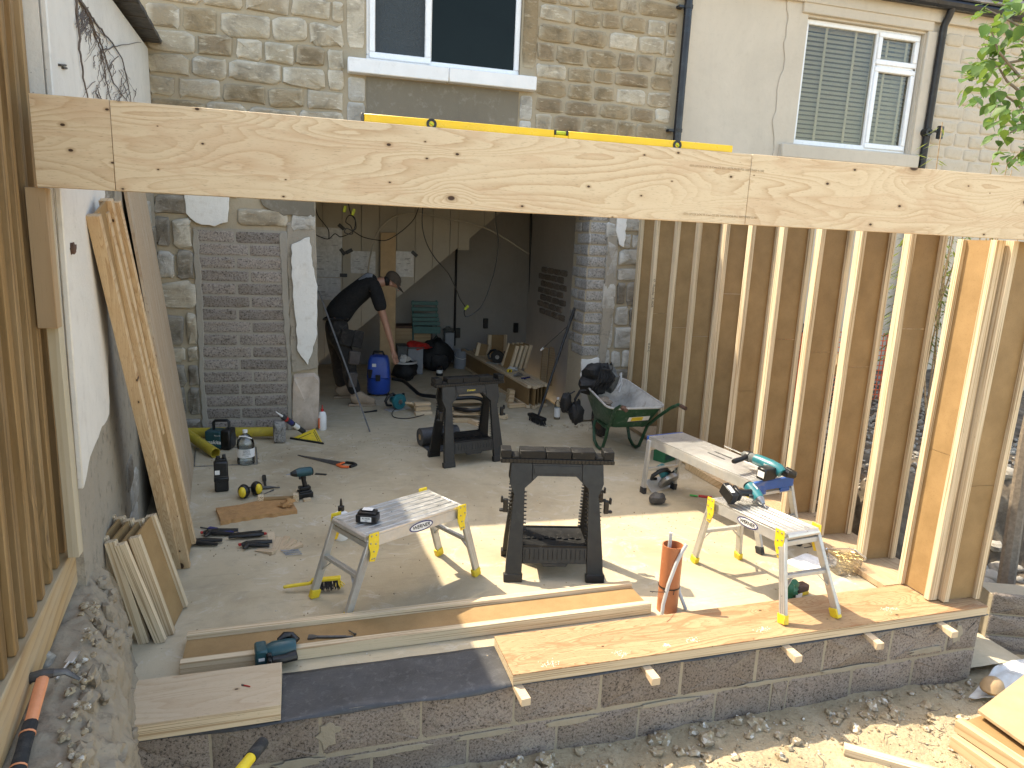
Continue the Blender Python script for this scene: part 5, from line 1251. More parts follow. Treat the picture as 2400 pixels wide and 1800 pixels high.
# hand brush
hb = thing('hand_brush', 'yellow hand brush with black bristles lying behind the platform leg', 'brush', M=frame(G(664, 1376, .03), G(796, 1362, .05) - G(664, 1376, .03), Z))
l = (G(796, 1362) - G(664, 1376)).length
MB().tube([(0, 0, 0), (.05, 0, .003), (l * .45, 0, .006), (l * .52, 0, .016)], [.012, .013, .012, .014], 10, flat=.8).box((l * .75, 0, .022), (l * .52, .035, .018)).build('handle', M['yellow'], hb, bevel=.004)
m = MB()
for k in range(130):
    x = l * u_(.52, .99); y = u_(-.018, .012); m.cyl((x, y, .014), (x + u_(-.008, .014), y - u_(.005, .05), -.026 + u_(-.004, .012)), .0026, .0022, 5)
b_ = m.build('bristles', M['bristle'], hb); b_['kind'] = 'stuff'
m = MB()
for k in range(9):
    x = l * u_(.88, 1.0); m.cyl((x, u_(-.02, .0), .014), (x + u_(.0, .03), u_(-.06, -.03), -.018 + u_(-.004, .012)), .0026, .0022, 5)
b_ = m.build('yellow_bristles', M['yellow'], hb); b_['kind'] = 'stuff'
# rock, knife, box, second saw, planks on the right
t = thing('rock', 'dark lump of stone lying alone on the sunlit slab', 'rock', G(1540, 1181)); MB().blob((0, 0, .045), (.075, .05, .052), .22, 5, 12, 8).build('lump', M['slate'], t, sharp=25)
kn = thing('marker', 'red handled marking tool with a green tip on the slab', 'marking tool', M=frame(G(1615, 1160, .008), G(1668, 1166, .008) - G(1615, 1160, .008), Z)); l = (G(1668, 1166) - G(1615, 1160)).length
MB().box((l * .2, 0, 0), (l * .35, .03, .003)).build('green_tape', simple('green_tape', (.05, .45, .09), .5), kn); MB().tube([(l * .42, 0, 0), (l, 0, 0)], .012, 8).build('handle', M['red'], kn)
gb = thing('screw_box', 'open green cardboard screw box on the slab under the smooth platform', 'box', G(1556, 1078), radians(28))
m = MB()
for q in ((-.09, .09, -.065, -.062, 0, .12), (-.09, .09, .062, .065, 0, .12), (-.09, -.087, -.062, .062, 0, .12), (.087, .09, -.062, .062, 0, .12)): m.bx(*q)
m.box((0, -.10, .10), (.178, .08, .002), Matrix.Rotation(-.4, 3, 'X')) if False else None
m.build('box', M['green_card'], gb); MB().bx(-.087, .087, -.062, .062, .002, .09).build('contents', M['card'], gb)
MB().box((-.02, -.0655, .05), (.11, .0006, .045)).build('print_panel', M['teal_dark'], gb); MB().box((.0905, .0, .035), (.0006, .11, .06)).build('label', M['label'], gb); text('SCREWS', .022, gb, (-.02, -.0664, .05), X, -Y, M['label'], 'lettering') if False else None
# circular saw with silver guard
def circsaw(label, Mx, body, guard):
    t = thing('circular_saw', label, 'circular saw', M=Mx)
    MB().box((0, 0, .006), (.28, .14, .006)).build('base_plate', M['alu_dull'], t, bevel=.002)
    m = MB(); m.lathe([(0, -.02), (.088, -.02), (.095, -.008), (.095, .012), (.085, .022), (0, .022)], (.02, -.02, .10), Y, 24); m.build('blade_guard', M[guard], t)
    m = MB(); m.tube([(.02, .0, .10), (.02, .05, .10), (.02, .12, .10), (.02, .13, .10)], [.045, .046, .043, .036], 16); m.build('motor_housing', M[body], t)
    m = MB(); m.tube([(.03, .03, .15), (-.03, .04, .19), (-.09, .05, .17), (-.13, .05, .11), (-.11, .045, .06), (-.05, .04, .05)], [.016, .018, .018, .018, .016, .014], 8); m.build('handle', M['blackp2'], t)
    m = MB(); m.tube([(.10, .03, .10), (.12, .03, .15), (.115, .03, .18)], [.014, .016, .018], 8); m.build('front_knob', M['blackp2'], t)
    MB().lathe([(0, -.0235), (.03, -.0235), (.03, -.026), (0, -.026)], (.02, -.02, .10), Y, 16).build('arbor', M['steel'], t)
    return t
circsaw('silver and teal circular saw lying on its side under the smooth platform', frame(G(1545, 1136, .03), (.9, .35, 0), (.1, -.65, .75)), 'teal', 'steel')
circsaw('teal circular saw standing on the slab in front of the vacuum cleaner', frame(G(930, 960, .0), (.85, .5, 0), Z), 'teal', 'teal')
MB()
a, b = G(1620, 1098, .0), G(1745, 1168, .0)
pk = tag(MB().bar(a + V((0, 0, .035)), b + V((-.02, .06, .035)), .14, .065).build('timber_plank', M['deal_x'], None, bevel=.003), 'thick sawn timber plank lying beside the stud wall sole plate', 'timber')
a, b = G(1700, 1085, .0), G(1830, 1165, .0)
tag(MB().bar(a + V((0.0, 0, .012)), b + V((0, 0, .012)), .05, .024).build('timber_batten', M['deal_x'], None, bevel=.002), 'thin batten lying between the thick plank and the stud wall', 'timber')
# tub of nails
nt_ = thing('nail_tub', 'translucent plastic tub full of nails by the foot of the stud wall', 'tub', G(1976, 1340), radians(-10))
def rrect(a, b, r, n=5):
    return [(sx * (a - r) + r * cos(an), sy * (b - r) + r * sin(an)) for sx, sy, a0 in ((1, 1, 0), (-1, 1, pi / 2), (-1, -1, pi), (1, -1, 1.5 * pi)) for an in [a0 + pi / 2 * i / n for i in range(n + 1)]]
def loft(mb, rings, cap0=True, cap1=False):
    n = len(rings[0]); vs = [p for r in rings for p in r]
    fs = [(k * n + i, k * n + (i + 1) % n, (k + 1) * n + (i + 1) % n, (k + 1) * n + i) for k in range(len(rings) - 1) for i in range(n)]
    if cap0: fs.append(list(range(n))[::-1])
    if cap1: fs.append([(len(rings) - 1) * n + i for i in range(n)])
    return mb.add(vs, fs)
m = MB(); loft(m, [[V((x, y, z)) for x, y in rrect(a, b, .025)] for a, b, z in ((.08, .06, .002), (.095, .075, .125), (.105, .085, .126), (.105, .085, .131))]); m.build('tub', M['tub'], nt_)
m = MB()
for k in range(420):
    a = u_(0, 2 * pi); z = u_(.01, .105); f = .078 + .012 * z / .12; c0 = V((u_(-f, f) , u_(-.058, .058), z)); d = V((u_(-1, 1), u_(-1, 1), u_(-.4, .4))).normalized() * .026
    if k < 170: c0.z = u_(.10, .122)
    if abs((c0 + d).x) > .088 or abs((c0 + d).y) > .066: d = -d
    if abs((c0 + d).x) > .088 or abs((c0 + d).y) > .066: continue
    m.cyl(c0, c0 + d, .0016, n=4)
b_ = m.build('nails', simple('brass_nails', (.42, .30, .13), .35, .6), nt_); b_['kind'] = 'stuff'
td = thing('tub_lid', 'translucent plastic tub lid lying flat on the slab', 'lid', G(1895, 1322), radians(20))
m = MB(); loft(m, [[V((x, y, z)) for x, y in rrect(a, b, .03)] for a, b, z in ((.125, .095, .0), (.125, .095, .014), (.11, .08, .016), (.10, .07, .010))], False, True); m.build('lid', simple('white_lid', (.72, .73, .73), .3), td)
# green pack and paint roller behind the sunny platform's legs
gp = thing('green_pack', 'crumpled green plastic pack lying behind the sunny platform leg', 'pack', G(1850, 1398), .3); MB().blob((0, 0, .05), (.06, .05, .055), .35, 3, 12, 9).build('pack', M['green_card'], gp, sharp=30)
MB().box((.02, -.05, .02), (.06, .004, .03)).build('label', M['label'], gp)
ro = thing('scrubbing_block', 'dirty yellow backed scrubbing block behind the sunny platform leg', 'block', G(1873, 1392), .2); MB().box((0, 0, .012), (.10, .06, .022)).build('back', M['yellow'], ro, bevel=.004); MB().box((0, 0, .045), (.10, .06, .044)).build('pad', M['rust_and_shade'], ro, bevel=.006)
tag(MB().cyl((0, 0, .004), (.07, .01, .004), .003).build('loose_nail', M['steel_dark'], None), 'single nail lying on the slab by the nail tub', 'nail').location = G(1885, 1285)
# ------------------------------------------------------------------ wheelbarrow and its load
bar = thing('wheelbarrow', 'green wheelbarrow with a stained grey tray by the right pier', 'wheelbarrow', (2.95, 6.37, 0), radians(1))
def ringz(x0, x1, y0, y1, z0, z1, r): return [V((x, y, z0 + (z1 - z0) * (y - y0) / (y1 - y0))) for x, y in [((x0 + x1) / 2 + p[0] * (1 - .18 * max(0, (p[1]) / ((y1 - y0) / 2))), (y0 + y1) / 2 + p[1]) for p in rrect((x1 - x0) / 2, (y1 - y0) / 2, r)]]
outer = [ringz(-.19, .19, -.26, .30, .30, .27, .06), ringz(-.30, .30, -.40, .50, .52, .63, .10)]
m = MB(); loft(m, outer); m.build('tray', M['green'], bar, sharp=50)
inner = [ringz(-.294, .294, -.392, .488, .526, .636, .10), ringz(-.165, .165, -.235, .255, .325, .31, .06)]
m = MB(); loft(m, inner, False, True); m.build('tray_lining', M['tray'], bar, sharp=50)
m = MB(); ro_ = ringz(-.302, .302, -.402, .502, .524, .634, .10); m.tube(ro_ + [ro_[0]], .011, 6, False); m.build('tray_rim', M['tray'], bar)
for s in (-1, 1):
    m = MB(); m.tube([(s * .30, -.74, .60), (s * .30, -.62, .605), (s * .29, -.50, .545), (s * .25, -.36, .43), (s * .215, -.24, .315), (s * .2, -.12, .27), (s * .15, .15, .25), (s * .07, .44, .205)], .0165, 10)
    fr_ = m.build('frame_tube', M['green'], bar)
    MB().tube([(s * .30, -.75, .60), (s * .30, -.66, .603)], .019, 10).build('hand_grip', M['rust_and_shade'], fr_)
    m = MB(); m.tube([(s * .215, -.21, .30), (s * .205, -.17, .2), (s * .2, -.09, .05), (s * .2, -.03, .017), (s * .2, .05, .02), (s * .2, .13, .06), (s * .19, .19, .2), (s * .17, .2, .255)], .0165, 10); m.build('leg', M['green'], bar)
m = MB(); m.lathe([(.115, -.035), (.165, -.04), (.188, -.02), (.192, 0), (.188, .02), (.165, .04), (.115, .035)], (0, .45, .192), X, 24, True); wh = m.build('wheel', M['rubber'], bar)
m = MB(); m.lathe([(0, -.02), (.115, -.03), (.115, .03), (0, .02)], (0, .45, .192), X, 20); m.cyl((-.09, .45, .192), (.09, .45, .192), .012); m.build('hub', M['rust_and_shade'], wh)
st = MB(); q0 = V((-.145, -.352, .41)); fx, fy = V((.25, 0, 0)), V((0, -.048, .07))
fn = V((0, -.078, -.05)).normalized()
tl = (outer[1][0] - outer[0][0])
p0 = V((-.06, -.3145 - .004, .385)); up_ = V((0, -.14, .22)).normalized()
lab = MB().prism([(0, 0), (.22, .012), (.22, .082), (0, .07)], p0 - up_ * .03, X, up_, fn * .0015).build('label', M['label'], bar)
MB().prism([(.03, .018), (.15, .0245), (.15, .075), (.03, .068)], p0 - up_ * .03 + fn * .0016, X, up_, fn * .0006).build('orange_panel', M['yellow'], lab)
MB().prism([(.0, .0), (.22, .012), (.22, .025), (.0, .013)], p0 - up_ * .03 + fn * .0016, X, up_, fn * .0005).build('black_strip', M['print'], lab)
rb = thing('backpack', 'black backpack heaped in the wheelbarrow', 'backpack', (2.78, 6.62, .55), .3)
MB().blob((-.02, .0, .12), (.16, .15, .15), .35, 6, 16, 12).build('main_bag', M['fabric_black'], rb)
MB().blob((.14, -.02, .12), (.10, .12, .13), .3, 9, 14, 10).build('front_pocket', M['fabric_grey'], rb)
m = MB()
for k in range(4):
    a0 = u_(0, 1); m.tube([(-.16 + .05 * k, -.12, .05), (-.13 + .05 * k, -.17, .16), (-.06 + .05 * k, -.13, .26), (.02 + .05 * k, -.02, .29), (.06 + .05 * k, .1, .2)], .012, 6, flat=.4)
m.tube([(.02, -.14, .05), (.06, -.2, .15), (.03, -.17, .25), (-.04, -.12, .26)], .013, 6); m.build('strap', M['fabric_black'], rb)
m = MB(); m.tube([(.16, -.13, .04), (.23, -.12, .1), (.24, -.1, .2)], .009, 6).tube([(.19, -.14, .0), (.26, -.1, .08), (.26, -.06, .18)], .008, 6); m.build('piping', M['conduit'], rb)
tg = thing('tool_belt', 'black tool belt hanging over the left lip of the wheelbarrow', 'tool belt', (2.52, 6.42, .58), 0)
MB().blob((-.02, -.0, -.20), (.07, .05, .13), .35, 12, 12, 9).blob((-.13, .02, -.10), (.06, .05, .10), .3, 15, 12, 9).build('pouch', M['fabric_black'], tg)
MB().tube([(.06, .0, .03), (.0, -.02, .03), (-.05, -.02, -.06), (-.03, -.03, -.2)], .022, 6, flat=.4).tube([(-.05, .0, .02), (-.12, .0, -.02), (-.16, 0, -.1), (-.13, -.03, -.19), (-.08, -.02, -.2)], .012, 6, flat=.5).build('belt_strap', M['fabric_black'], tg)
for (dx, dy, dz, r, m_, l, R_) in [(.02, -.12, .42, (.09, .14, .05), 'rust_and_shade', 'rusty brown scrap of wood lying in the wheelbarrow', .5), (-.15, .05, .47, (.07, .08, .06), 'bark', 'rough grey lump lying in the left of the wheelbarrow', .2), (-.05, -.20, .385, (.09, .06, .045), 'soil_dark', 'heap of dark dirt in the front of the wheelbarrow', 0)]:
    t = thing('rubble_lump', l, 'rubble', (2.95 + dx, 6.37 + dy, dz), R_); MB().blob((0, 0, 0), r, .35, dx * 50, 12, 9).build('lump', M[m_], t, sharp=30)
# ------------------------------------------------------------------ inside the house
SPY = 10.2
sl = (2.345 - 1.11) / (2.516 - 1.06)
def spz(x): return max(.02, 1.11 + (x - 1.06) * sl)
stair = thing('stair_spandrel', 'cream boarded side of the staircase with its sloping lower edge', 'stair panel', (0, 0, 0))
xs = [-.595, -.41, -.17, .09, .35, .61, .86, 1.10, 1.36, 1.61, 1.86, 2.12, 2.36, 2.60, 2.78]
for a, b in zip(xs, xs[1:]):
    za, zb = spz(a), min(2.58, spz(b))
    MB().prism([(a + .003, za), (b - .003, zb), (b - .003, 2.595), (a + .003, 2.595)], (0, SPY, 0), X, Z, (0, .018, 0)).build('board', M['inner_board'], stair, bevel=.002)
MB().prism([(1.98, spz(1.98) - .03), (2.14, spz(2.14) - .16), (2.14, 2.59), (1.98, 2.59)], (0, SPY - .03, 0), X, Z, (0, .028, 0)).build('boxed_pipe', M['inner_board'], stair)
tag(MB().prism([(.86, 0), (1.085, 0), (1.075, 2.07), (.865, 2.06)], (0, SPY - .12, 0), X, Z, (0, .03, .0)).build('leaning_board', M['card'], None, bevel=.002), 'tall brown board standing against the stair panel behind the worker', 'board')
def sheet(label, x0, x1, z0, z1, tapes):
    t = thing('drawing_sheet', label, 'drawing', (0, 0, 0), 0, 'building drawings taped to the stair panel')
    MB().grid(lambda a, b: V((x0 + (x1 - x0) * a, SPY - .006 - .006 * abs(mnoise.noise(V((a * 5, b * 4, x0)))), z0 + (z1 - z0) * b)), 14, 10).build('sheet', M['sheet'], t)
    m = MB()
    for k in range(7):
        a, b = u_(.1, .7), u_(.15, .8); m.bx(x0 + (x1 - x0) * a, x0 + (x1 - x0) * (a + u_(.08, .25)), SPY - .0135, SPY - .013, z0 + (z1 - z0) * b, z0 + (z1 - z0) * b + .004)
    m.build('drawn_line', M['print'], t)['kind'] = 'stuff'
    for (x, z, r) in tapes: MB().box((x, SPY - .016, z), (.10, .003, .05), Matrix.Rotation(r, 3, 'Y')).build('tape', M['print'], t)
f = lambda u, v: FY(u, v, SPY)
def sh_(label, u0, v0, u1, v1, tp):
    p, q = f(u0, v1), f(u1, v0); sheet(label, p.x, q.x, p.z, q.z, [(f(a, b).x, f(a, b).z, r) for a, b, r in tp])
sh_('upper plastic covered drawing at the left end of the stair panel', 735, 535, 802, 588, [(800, 532, .7)])
sh_('middle plastic covered drawing at the left end of the stair panel', 735, 590, 800, 648, [(803, 590, .9), (818, 589, -.5)])
sh_('lower plastic covered drawing at the left end of the stair panel', 735, 652, 798, 702, [(805, 645, 0)])
sh_('crumpled drawing taped up just left of the tall leaning board', 822, 590, 880, 640, [])
sh_('crumpled drawing taped up just right of the tall leaning board', 926, 590, 970, 648, [(971, 595, .7)])
# cables
def cable(label, pix, y, r=.007, mat='blackp2', conn=(), name='hanging_cable'):
    t = thing(name, label, 'cable', (0, 0, 0)); P = [FY(u, v, y) for u, v in pix]
    fin = []
    for i in range(len(P) - 1):
        p0, p1, p2, p3 = P[max(0, i - 1)], P[i], P[i + 1], P[min(len(P) - 1, i + 2)]
        for k in range(7):
            s = k / 7; fin.append(.5 * ((2 * p1) + (p2 - p0) * s + (2 * p0 - 5 * p1 + 4 * p2 - p3) * s * s + (3 * p1 - p0 - 3 * p2 + p3) * s ** 3))
    fin.append(P[-1]); MB().tube(fin, r, 6).build('cable', M[mat], t)
    for u, v, a in conn:
        p = FY(u, v, y); MB().box(p, (.035, .03, .075), Matrix.Rotation(a, 3, 'Y')).build('connector', M['hivis'], t, bevel=.004)
    return t
cable('black cable hanging from the ceiling in a long loop by the back wall', [(1163, 470), (1162, 520), (1168, 570), (1160, 630), (1145, 680), (1130, 715), (1110, 735), (1092, 742), (1088, 730), (1092, 722), (1078, 700), (1070, 680), (1050, 640), (1020, 605), (1000, 570), (990, 530), (991, 480)], 9.4, .007, conn=((1093, 721, .7),))
cable('tangled bundle of black cables hanging near the left of the opening', [(815, 470), (822, 500), (832, 515), (834, 535), (825, 540), (812, 535), (808, 545), (826, 548), (822, 530), (810, 520), (818, 505), (832, 512), (828, 540), (800, 555), (785, 548), (770, 560), (750, 555), (733, 545)], 8.6, .006, conn=((808, 490, .2), (828, 497, .3)))
cable('black cable sagging across in front of the stair panel', [(826, 540), (850, 555), (880, 562), (905, 563), (930, 550), (955, 530), (972, 510), (983, 480)], 8.7, .006)
cable('short black cable hooked over the left jamb', [(738, 480), (745, 505), (760, 525), (770, 540), (771, 560)], 8.4, .006)
cable('pale bent conduit arching across the stair panel', [(862, 640), (868, 600), (880, 555), (900, 525), (930, 505), (965, 500), (1010, 505), (1060, 515), (1110, 525), (1160, 545), (1240, 595)], 10.0, .011, 'inner_board', name='bent_conduit')
for u, v0, v1, y, r in ((1068, 585, 810, 11.16, .018), (1243, 490, 845, 11.14, .022)):
    a, b = FY(u + 2, v0, y), FY(u - 3, v1, y); MB().tube([(a.x, y, 2.6), (a.x, y, a.z), b], r, 8).build('black_conduit', M['blackp2'], house)
for u, v in ((1138, 758), (1073, 780), (1209, 768), (1278, 795)):
    p = FY(u, v, 11.17); MB().box(p, (.075, .05, .16)).build('socket_box', M['blackp2'], house, bevel=.004)
# brick niche in the chimney wall
for r in range(7):
    for k in range(4):
        y0_ = 9.45 + k * .30 + (r % 2) * .13; z = .98 + r * .105
        o = stone_mb(.27, .085, .012, jit=.04, back=.01).build('brick', M['brick'], house, sharp=50); o.location = (3.365, y0_, z); o.rotation_euler = (0, 0, -pi / 2)
# chair
p = FY(995, 800, 10.75)
chair = thing('folding_chair', 'green slatted folding chair leaning at the back of the room', 'chair', (0, 0, 0))
for v, w0, w1 in [(710, 964, 1027), (724, 964, 1026), (738, 965, 1027), (748, 966, 1029), (758, 967, 1031), (769, 968, 1032), (777, 969, 1032)]:
    a, b = FY(w0, v, 10.75), FY(w1, v + 1, 10.75); MB().bx(a.x, b.x, 10.73, 10.75, a.z - .028, a.z + .028).build('slat', M['chair'], chair, bevel=.003)
for u in (968, 1023):
    a = FY(u, 704, 10.76); MB().tube([(a.x, 10.77, a.z), (a.x + .02, 10.80, .02)], .012, 6).build('leg', M['chair'], chair)
# things stored along the back
def boxthing(name, label, cat, u0, v0, u1, v1, y, dep, mat, bev=.006):
    a, b = FY(u0, v1, y), FY(u1, v0, y)
    t = thing(name, label, cat, ((a.x + b.x) / 2, y, max(0, a.z)))
    w_, h = b.x - a.x, b.z - max(0, a.z)
    MB().bx(-w_ / 2, w_ / 2, 0, dep, 0, h).build('body', M[mat], t, bevel=bev); return t, w_, h
t, w_, h = boxthing('wooden_cabinet', 'low dark wooden cabinet standing behind the folding chair', 'cabinet', 922, 764, 1014, 870, 10.82, .3, 'rust_and_shade')
for s in (-1, 1): MB().bx(min(0, s * w_ * .47) + .01, max(0, s * w_ * .47) - .01, -.012, 0, .05, h - .04).build('door', M['deal_old'], t, bevel=.004)
t, w_, h = boxthing('storage_crate', 'grey storage crate standing left of the red cloth', 'crate', 932, 816, 955, 875, 10.3, .3, 'fabric_grey'); MB().bx(-w_ / 2 - .01, w_ / 2 + .01, -.01, .31, h, h + .025).build('lid', M['fabric_grey'], t, bevel=.004)
t, w_, h = boxthing('storage_crate', 'grey storage crate standing under the red cloth', 'crate', 956, 818, 992, 878, 10.3, .3, 'gypsum'); MB().bx(-w_ / 2 - .01, w_ / 2 + .01, -.01, .31, h, h + .025).build('lid', M['fabric_grey'], t, bevel=.004)
p = FY(976, 812, 10.4); t = thing('red_cloth', 'bright red cloth dropped on a grey storage crate', 'cloth', (p.x, 10.4, p.z)); MB().blob((0, 0, 0), (.20, .12, .06), .5, 7, 16, 9).build('cloth', M['red'], t, sharp=30)
p = G(1025, 872); t = thing('rucksack', 'large black rucksack standing on the floor before the folding chair', 'rucksack', (p.x, p.y + .15, 0)); MB().blob((0, 0, .24), (.23, .16, .27), .18, 8, 18, 12).build('bag', M['fabric_black'], t); MB().blob((.03, -.14, .16), (.15, .07, .13), .2, 3, 12, 9).build('pocket', M['fabric_black'], t); MB().tube([(-.06, 0, .47), (0, 0, .54), (.06, 0, .47)], .012, 6).build('strap', M['fabric_black'], t)
t, w_, h = boxthing('grey_carton', 'tall grey carton between the rucksack and the bucket', 'carton', 1042, 780, 1065, 850, 11.0, .15, 'gypsum'); MB().blob((0, .07, h + .03), (.09, .07, .05), .4, 2, 10, 8).build('lid', M['fabric_grey'], t)
p = G(1080, 862); bk = thing('bucket', 'translucent grey plastic bucket on the floor of the back room', 'bucket', p); MB().lathe([(0, 0), (.115, 0), (.135, .27), (.142, .27), (.142, .285), (.128, .285), (.108, .01)], n=22).build('bucket', M['gypsum'], bk); MB().tube([(-.14, 0, .24), (-.10, -.10, .18), (0, -.14, .16), (.10, -.10, .18), (.14, 0, .24)], .004, 6).build('handle', M['label'], bk)
# vacuum cleaner and its hose
p = G(889, 929); vc = thing('vacuum_cleaner', 'tall blue wet vacuum cleaner beside the worker', 'vacuum cleaner', (p.x, p.y + .1, 0), -.15)
MB().lathe([(0, .03), (.13, .03), (.15, .06), (.15, .23), (.138, .245), (0, .245)], n=22).build('tank', M['blue'], vc)
m = MB(); loft(m, [[V((x, y, z)) for x, y in rrect(a, b, .05)] for a, b, z in ((.145, .14, .248), (.142, .135, .30), (.13, .12, .46), (.11, .10, .51), (.07, .06, .53))], True, True); m.build('motor_head', M['blue'], vc)
MB().box((.0, -.15, .25), (.06, .03, .08)).build('latch', M['blackp2'], vc, bevel=.005); MB().box((-.10, -.12, .30), (.05, .05, .11), RZ(.5)).build('latch', M['blackp2'], vc, bevel=.005)
MB().box((-.05, -.128, .41), (.05, .004, .04)).build('label', M['label'], vc); MB().tube([(-.07, -.02, .52), (-.06, -.02, .57), (.05, -.02, .57), (.07, -.02, .52)], .014, 8).build('handle', M['blackp2'], vc)
for s in (-1, 1): MB().lathe([(0, -.02), (.035, -.02), (.035, .02), (0, .02)], (s * .12, -.04, .035), X, 12).build('wheel', M['blackp2'], vc)
def floorline(name, label, cat, pix, zs, r, mat, n=8, smooth=6):
    P = [G(u, v, z) for (u, v), z in zip(pix, zs)]; fin = []
    for i in range(len(P) - 1):
        p0, p1, p2, p3 = P[max(0, i - 1)], P[i], P[i + 1], P[min(len(P) - 1, i + 2)]
        for k in range(smooth):
            s = k / smooth; fin.append(.5 * ((2 * p1) + (p2 - p0) * s + (2 * p0 - 5 * p1 + 4 * p2 - p3) * s * s + (3 * p1 - p0 - 3 * p2 + p3) * s ** 3))
    fin.append(P[-1]); return tag(MB().tube(fin, r, n).build(name, M[mat], None), label, cat)
floorline('vacuum_hose', 'black ribbed vacuum hose looping behind the far sawhorse', 'hose', [(919, 888), (945, 893), (968, 912), (985, 925), (1015, 929), (1060, 934), (1110, 932), (1138, 942), (1136, 956), (1105, 962), (1065, 957), (1040, 950)], [.16, .15, .10, .06, .10, .14, .15, .13, .13, .12, .10, .05], .024, 'blackp')
floorline('power_cable', 'thin black cable curling on the slab by the offcut pile', 'cable', [(940, 950), (920, 965), (925, 978), (960, 980), (1000, 970), (1012, 966)], [.01] * 6, .005, 'blackp2', 6)
p = G(950, 890); t = thing('waste_sack', 'black waste sack bin with crumpled paper on top', 'waste bin', (p.x, p.y, 0)); MB().blob((0, 0, .13), (.17, .16, .15), .25, 4, 16, 10).build('sack', M['fabric_black'], t, sharp=60); MB().lathe([(.14, .25), (.165, .25), (.165, .275), (.14, .275)], (0, 0, 0), Z, 20, True).build('rim', M['conduit'], t); MB().blob((-.02, -.02, .31), (.06, .05, .06), .5, 8, 10, 8).build('paper', M['paper'], t, sharp=20)
p = G(1030, 880, .0); t = thing('paint_tin', 'small black tin with a white label on the floor behind the far sawhorse', 'tin', (p.x, p.y, 0)); MB().lathe([(0, 0), (.05, 0), (.05, .12), (.03, .14), (0, .14)], n=16).build('tin', M['blackp2'], t); MB().lathe([(.0505, .04), (.0505, .09)], n=16).build('label', M['label'], t)
# bench of stacked joists with tools
a = G(1258, 957, .0); b = V((2.36, 10.9, 0)); dr = (b - a).normalized(); sd_ = Z.cross(dr)
for i in range(5):
    o = a + sd_ * (.11 - .062 * i) + dr * u_(-.05, .05); L = (b - a).length + u_(-.2, .1)
    ijoist_thing(L, .29, ['I-joist at the left side of the bench of joists', 'second I-joist from the left in the bench of joists', 'middle I-joist in the bench of joists', 'second I-joist from the right in the bench of joists', 'I-joist at the right side of the bench of joists'][i],
                 frame(o + V((0, 0, .004)), dr, Z), 'joists stood on edge as a bench', fw=.052, ft=.036, seam=False)
def onb(s, w_): q = a + dr * s + sd_ * w_; return V((q.x, q.y, .296))
circsaw('dark teal circular saw resting on the bench of joists', frame(onb(1.5, .02), (.9, -.4, 0), Z), 'teal_dark', 'blackp2')
for i in range(4):
    ijoist_thing(.34, .26, ['joist offcut leaning at the left of the row on the bench', 'second joist offcut leaning in the row on the bench', 'third joist offcut leaning in the row on the bench', 'joist offcut leaning at the right of the row on the bench'][i],
                 frame(onb(1.0 + .02 * i, -.02 - .075 * i), (.28, .05, 1), (-.25, 1, .0)), 'offcuts leaning on the bench', fw=.045, ft=.034, seam=False)
ijoist_thing(.30, .3, 'joist offcut standing upright at the far end of the bench', frame(onb(2.3, -.12), Z, X), fw=.06, ft=.05, seam=False)
ijoist_thing(.2, .22, 'reddish joist offcut at the far left of the bench', frame(onb(2.2, .12), (.2, 0, 1), X), fw=.06, ft=.05, seam=False)
t = thing('tape_measure', 'yellow tape measure lying on the bench of joists', 'tape measure', onb(.85, .06)); MB().box((0, 0, .02), (.07, .04, .04)).build('case', M['yellow'], t, bevel=.008); MB().cyl((0, -.021, .022), (0, -.0225, .022), .014).build('badge', M['blackp2'], t)
t = thing('pliers', 'blue handled pliers lying near the front of the bench', 'pliers', onb(.42, -.03), .7); MB().tube([(-.1, -.02, .01), (-.02, 0, .01), (.05, .004, .01)], .010, 6).tube([(-.1, .03, .01), (-.02, 0, .01), (.05, -.004, .01)], .010, 6).build('handles', M['navy'], t)
t = thing('staple_gun', 'small grey staple gun lying on the front of the bench', 'staple gun', onb(.55, .05), .4); MB().box((0, 0, .02), (.14, .03, .025)).tube([(-.05, 0, .03), (.0, 0, .05), (.06, 0, .03)], .009, 6).build('body', M['steel'], t, bevel=.004)
t = thing('crumpled_paper', 'crumpled white paper lying on the bench of joists', 'paper', onb(.95, -.02)); MB().blob((0, 0, .02), (.08, .05, .03), .6, 5, 10, 7).build('paper', M['paper'], t, sharp=20)
for i, (u, l, rr_) in enumerate(((1275, 'reddish plank leaning by the chimney wall, left one', .3), (1291, 'brown plank leaning by the chimney wall, right one', .0))):
    p = G(u - 4, 905, 0.0); q = FY(u + 4, 815, p.y + .35); tag(MB().bar(p + V((0, 0, .02)), q, .09, .03, Y).build('leaning_plank', M['deal_old'], None, bevel=.002), l, 'plank')
# broom
a_, b_ = FY(1252, 966, 7.5), FY(1347, 722, 7.75)
bm = thing('broom', 'broom with a black handle leaning on the right pier', 'broom', (0, 0, 0))
hd = G(1258, 985, .03); ha = (G(1282, 992, .03) - G(1236, 972, .03)).normalized()
MB().tube([hd + V((0, 0, .05)), hd.lerp(b_, .05), b_], .014, 10).build('handle', M['blackp2'], bm); MB().tube([hd.lerp(b_, .80), b_], .018, 10).build('grip', M['rubber'], bm)
MB().bar(hd - ha * .15 + V((0, 0, .04)), hd + ha * .15 + V((0, 0, .04)), .075, .035).build('head', M['black_dust'], bm, bevel=.006)
m = MB()
for k in range(170):
    q = hd + ha * u_(-.145, .145) + Z.cross(ha) * u_(-.03, .03) + V((0, 0, .025)); m.cyl(q, q + V((u_(-.02, .02), u_(-.04, .0), -.052)), .003, .0025, 5)
m.build('bristles', M['bristle'], bm)['kind'] = 'stuff'
t = thing('caulking_rod', 'thin metal rod with a white tip leaning by the broom handle', 'rod', (0, 0, 0)); p, q = FY(1274, 815, 8.2), FY(1330, 765, 8.0)
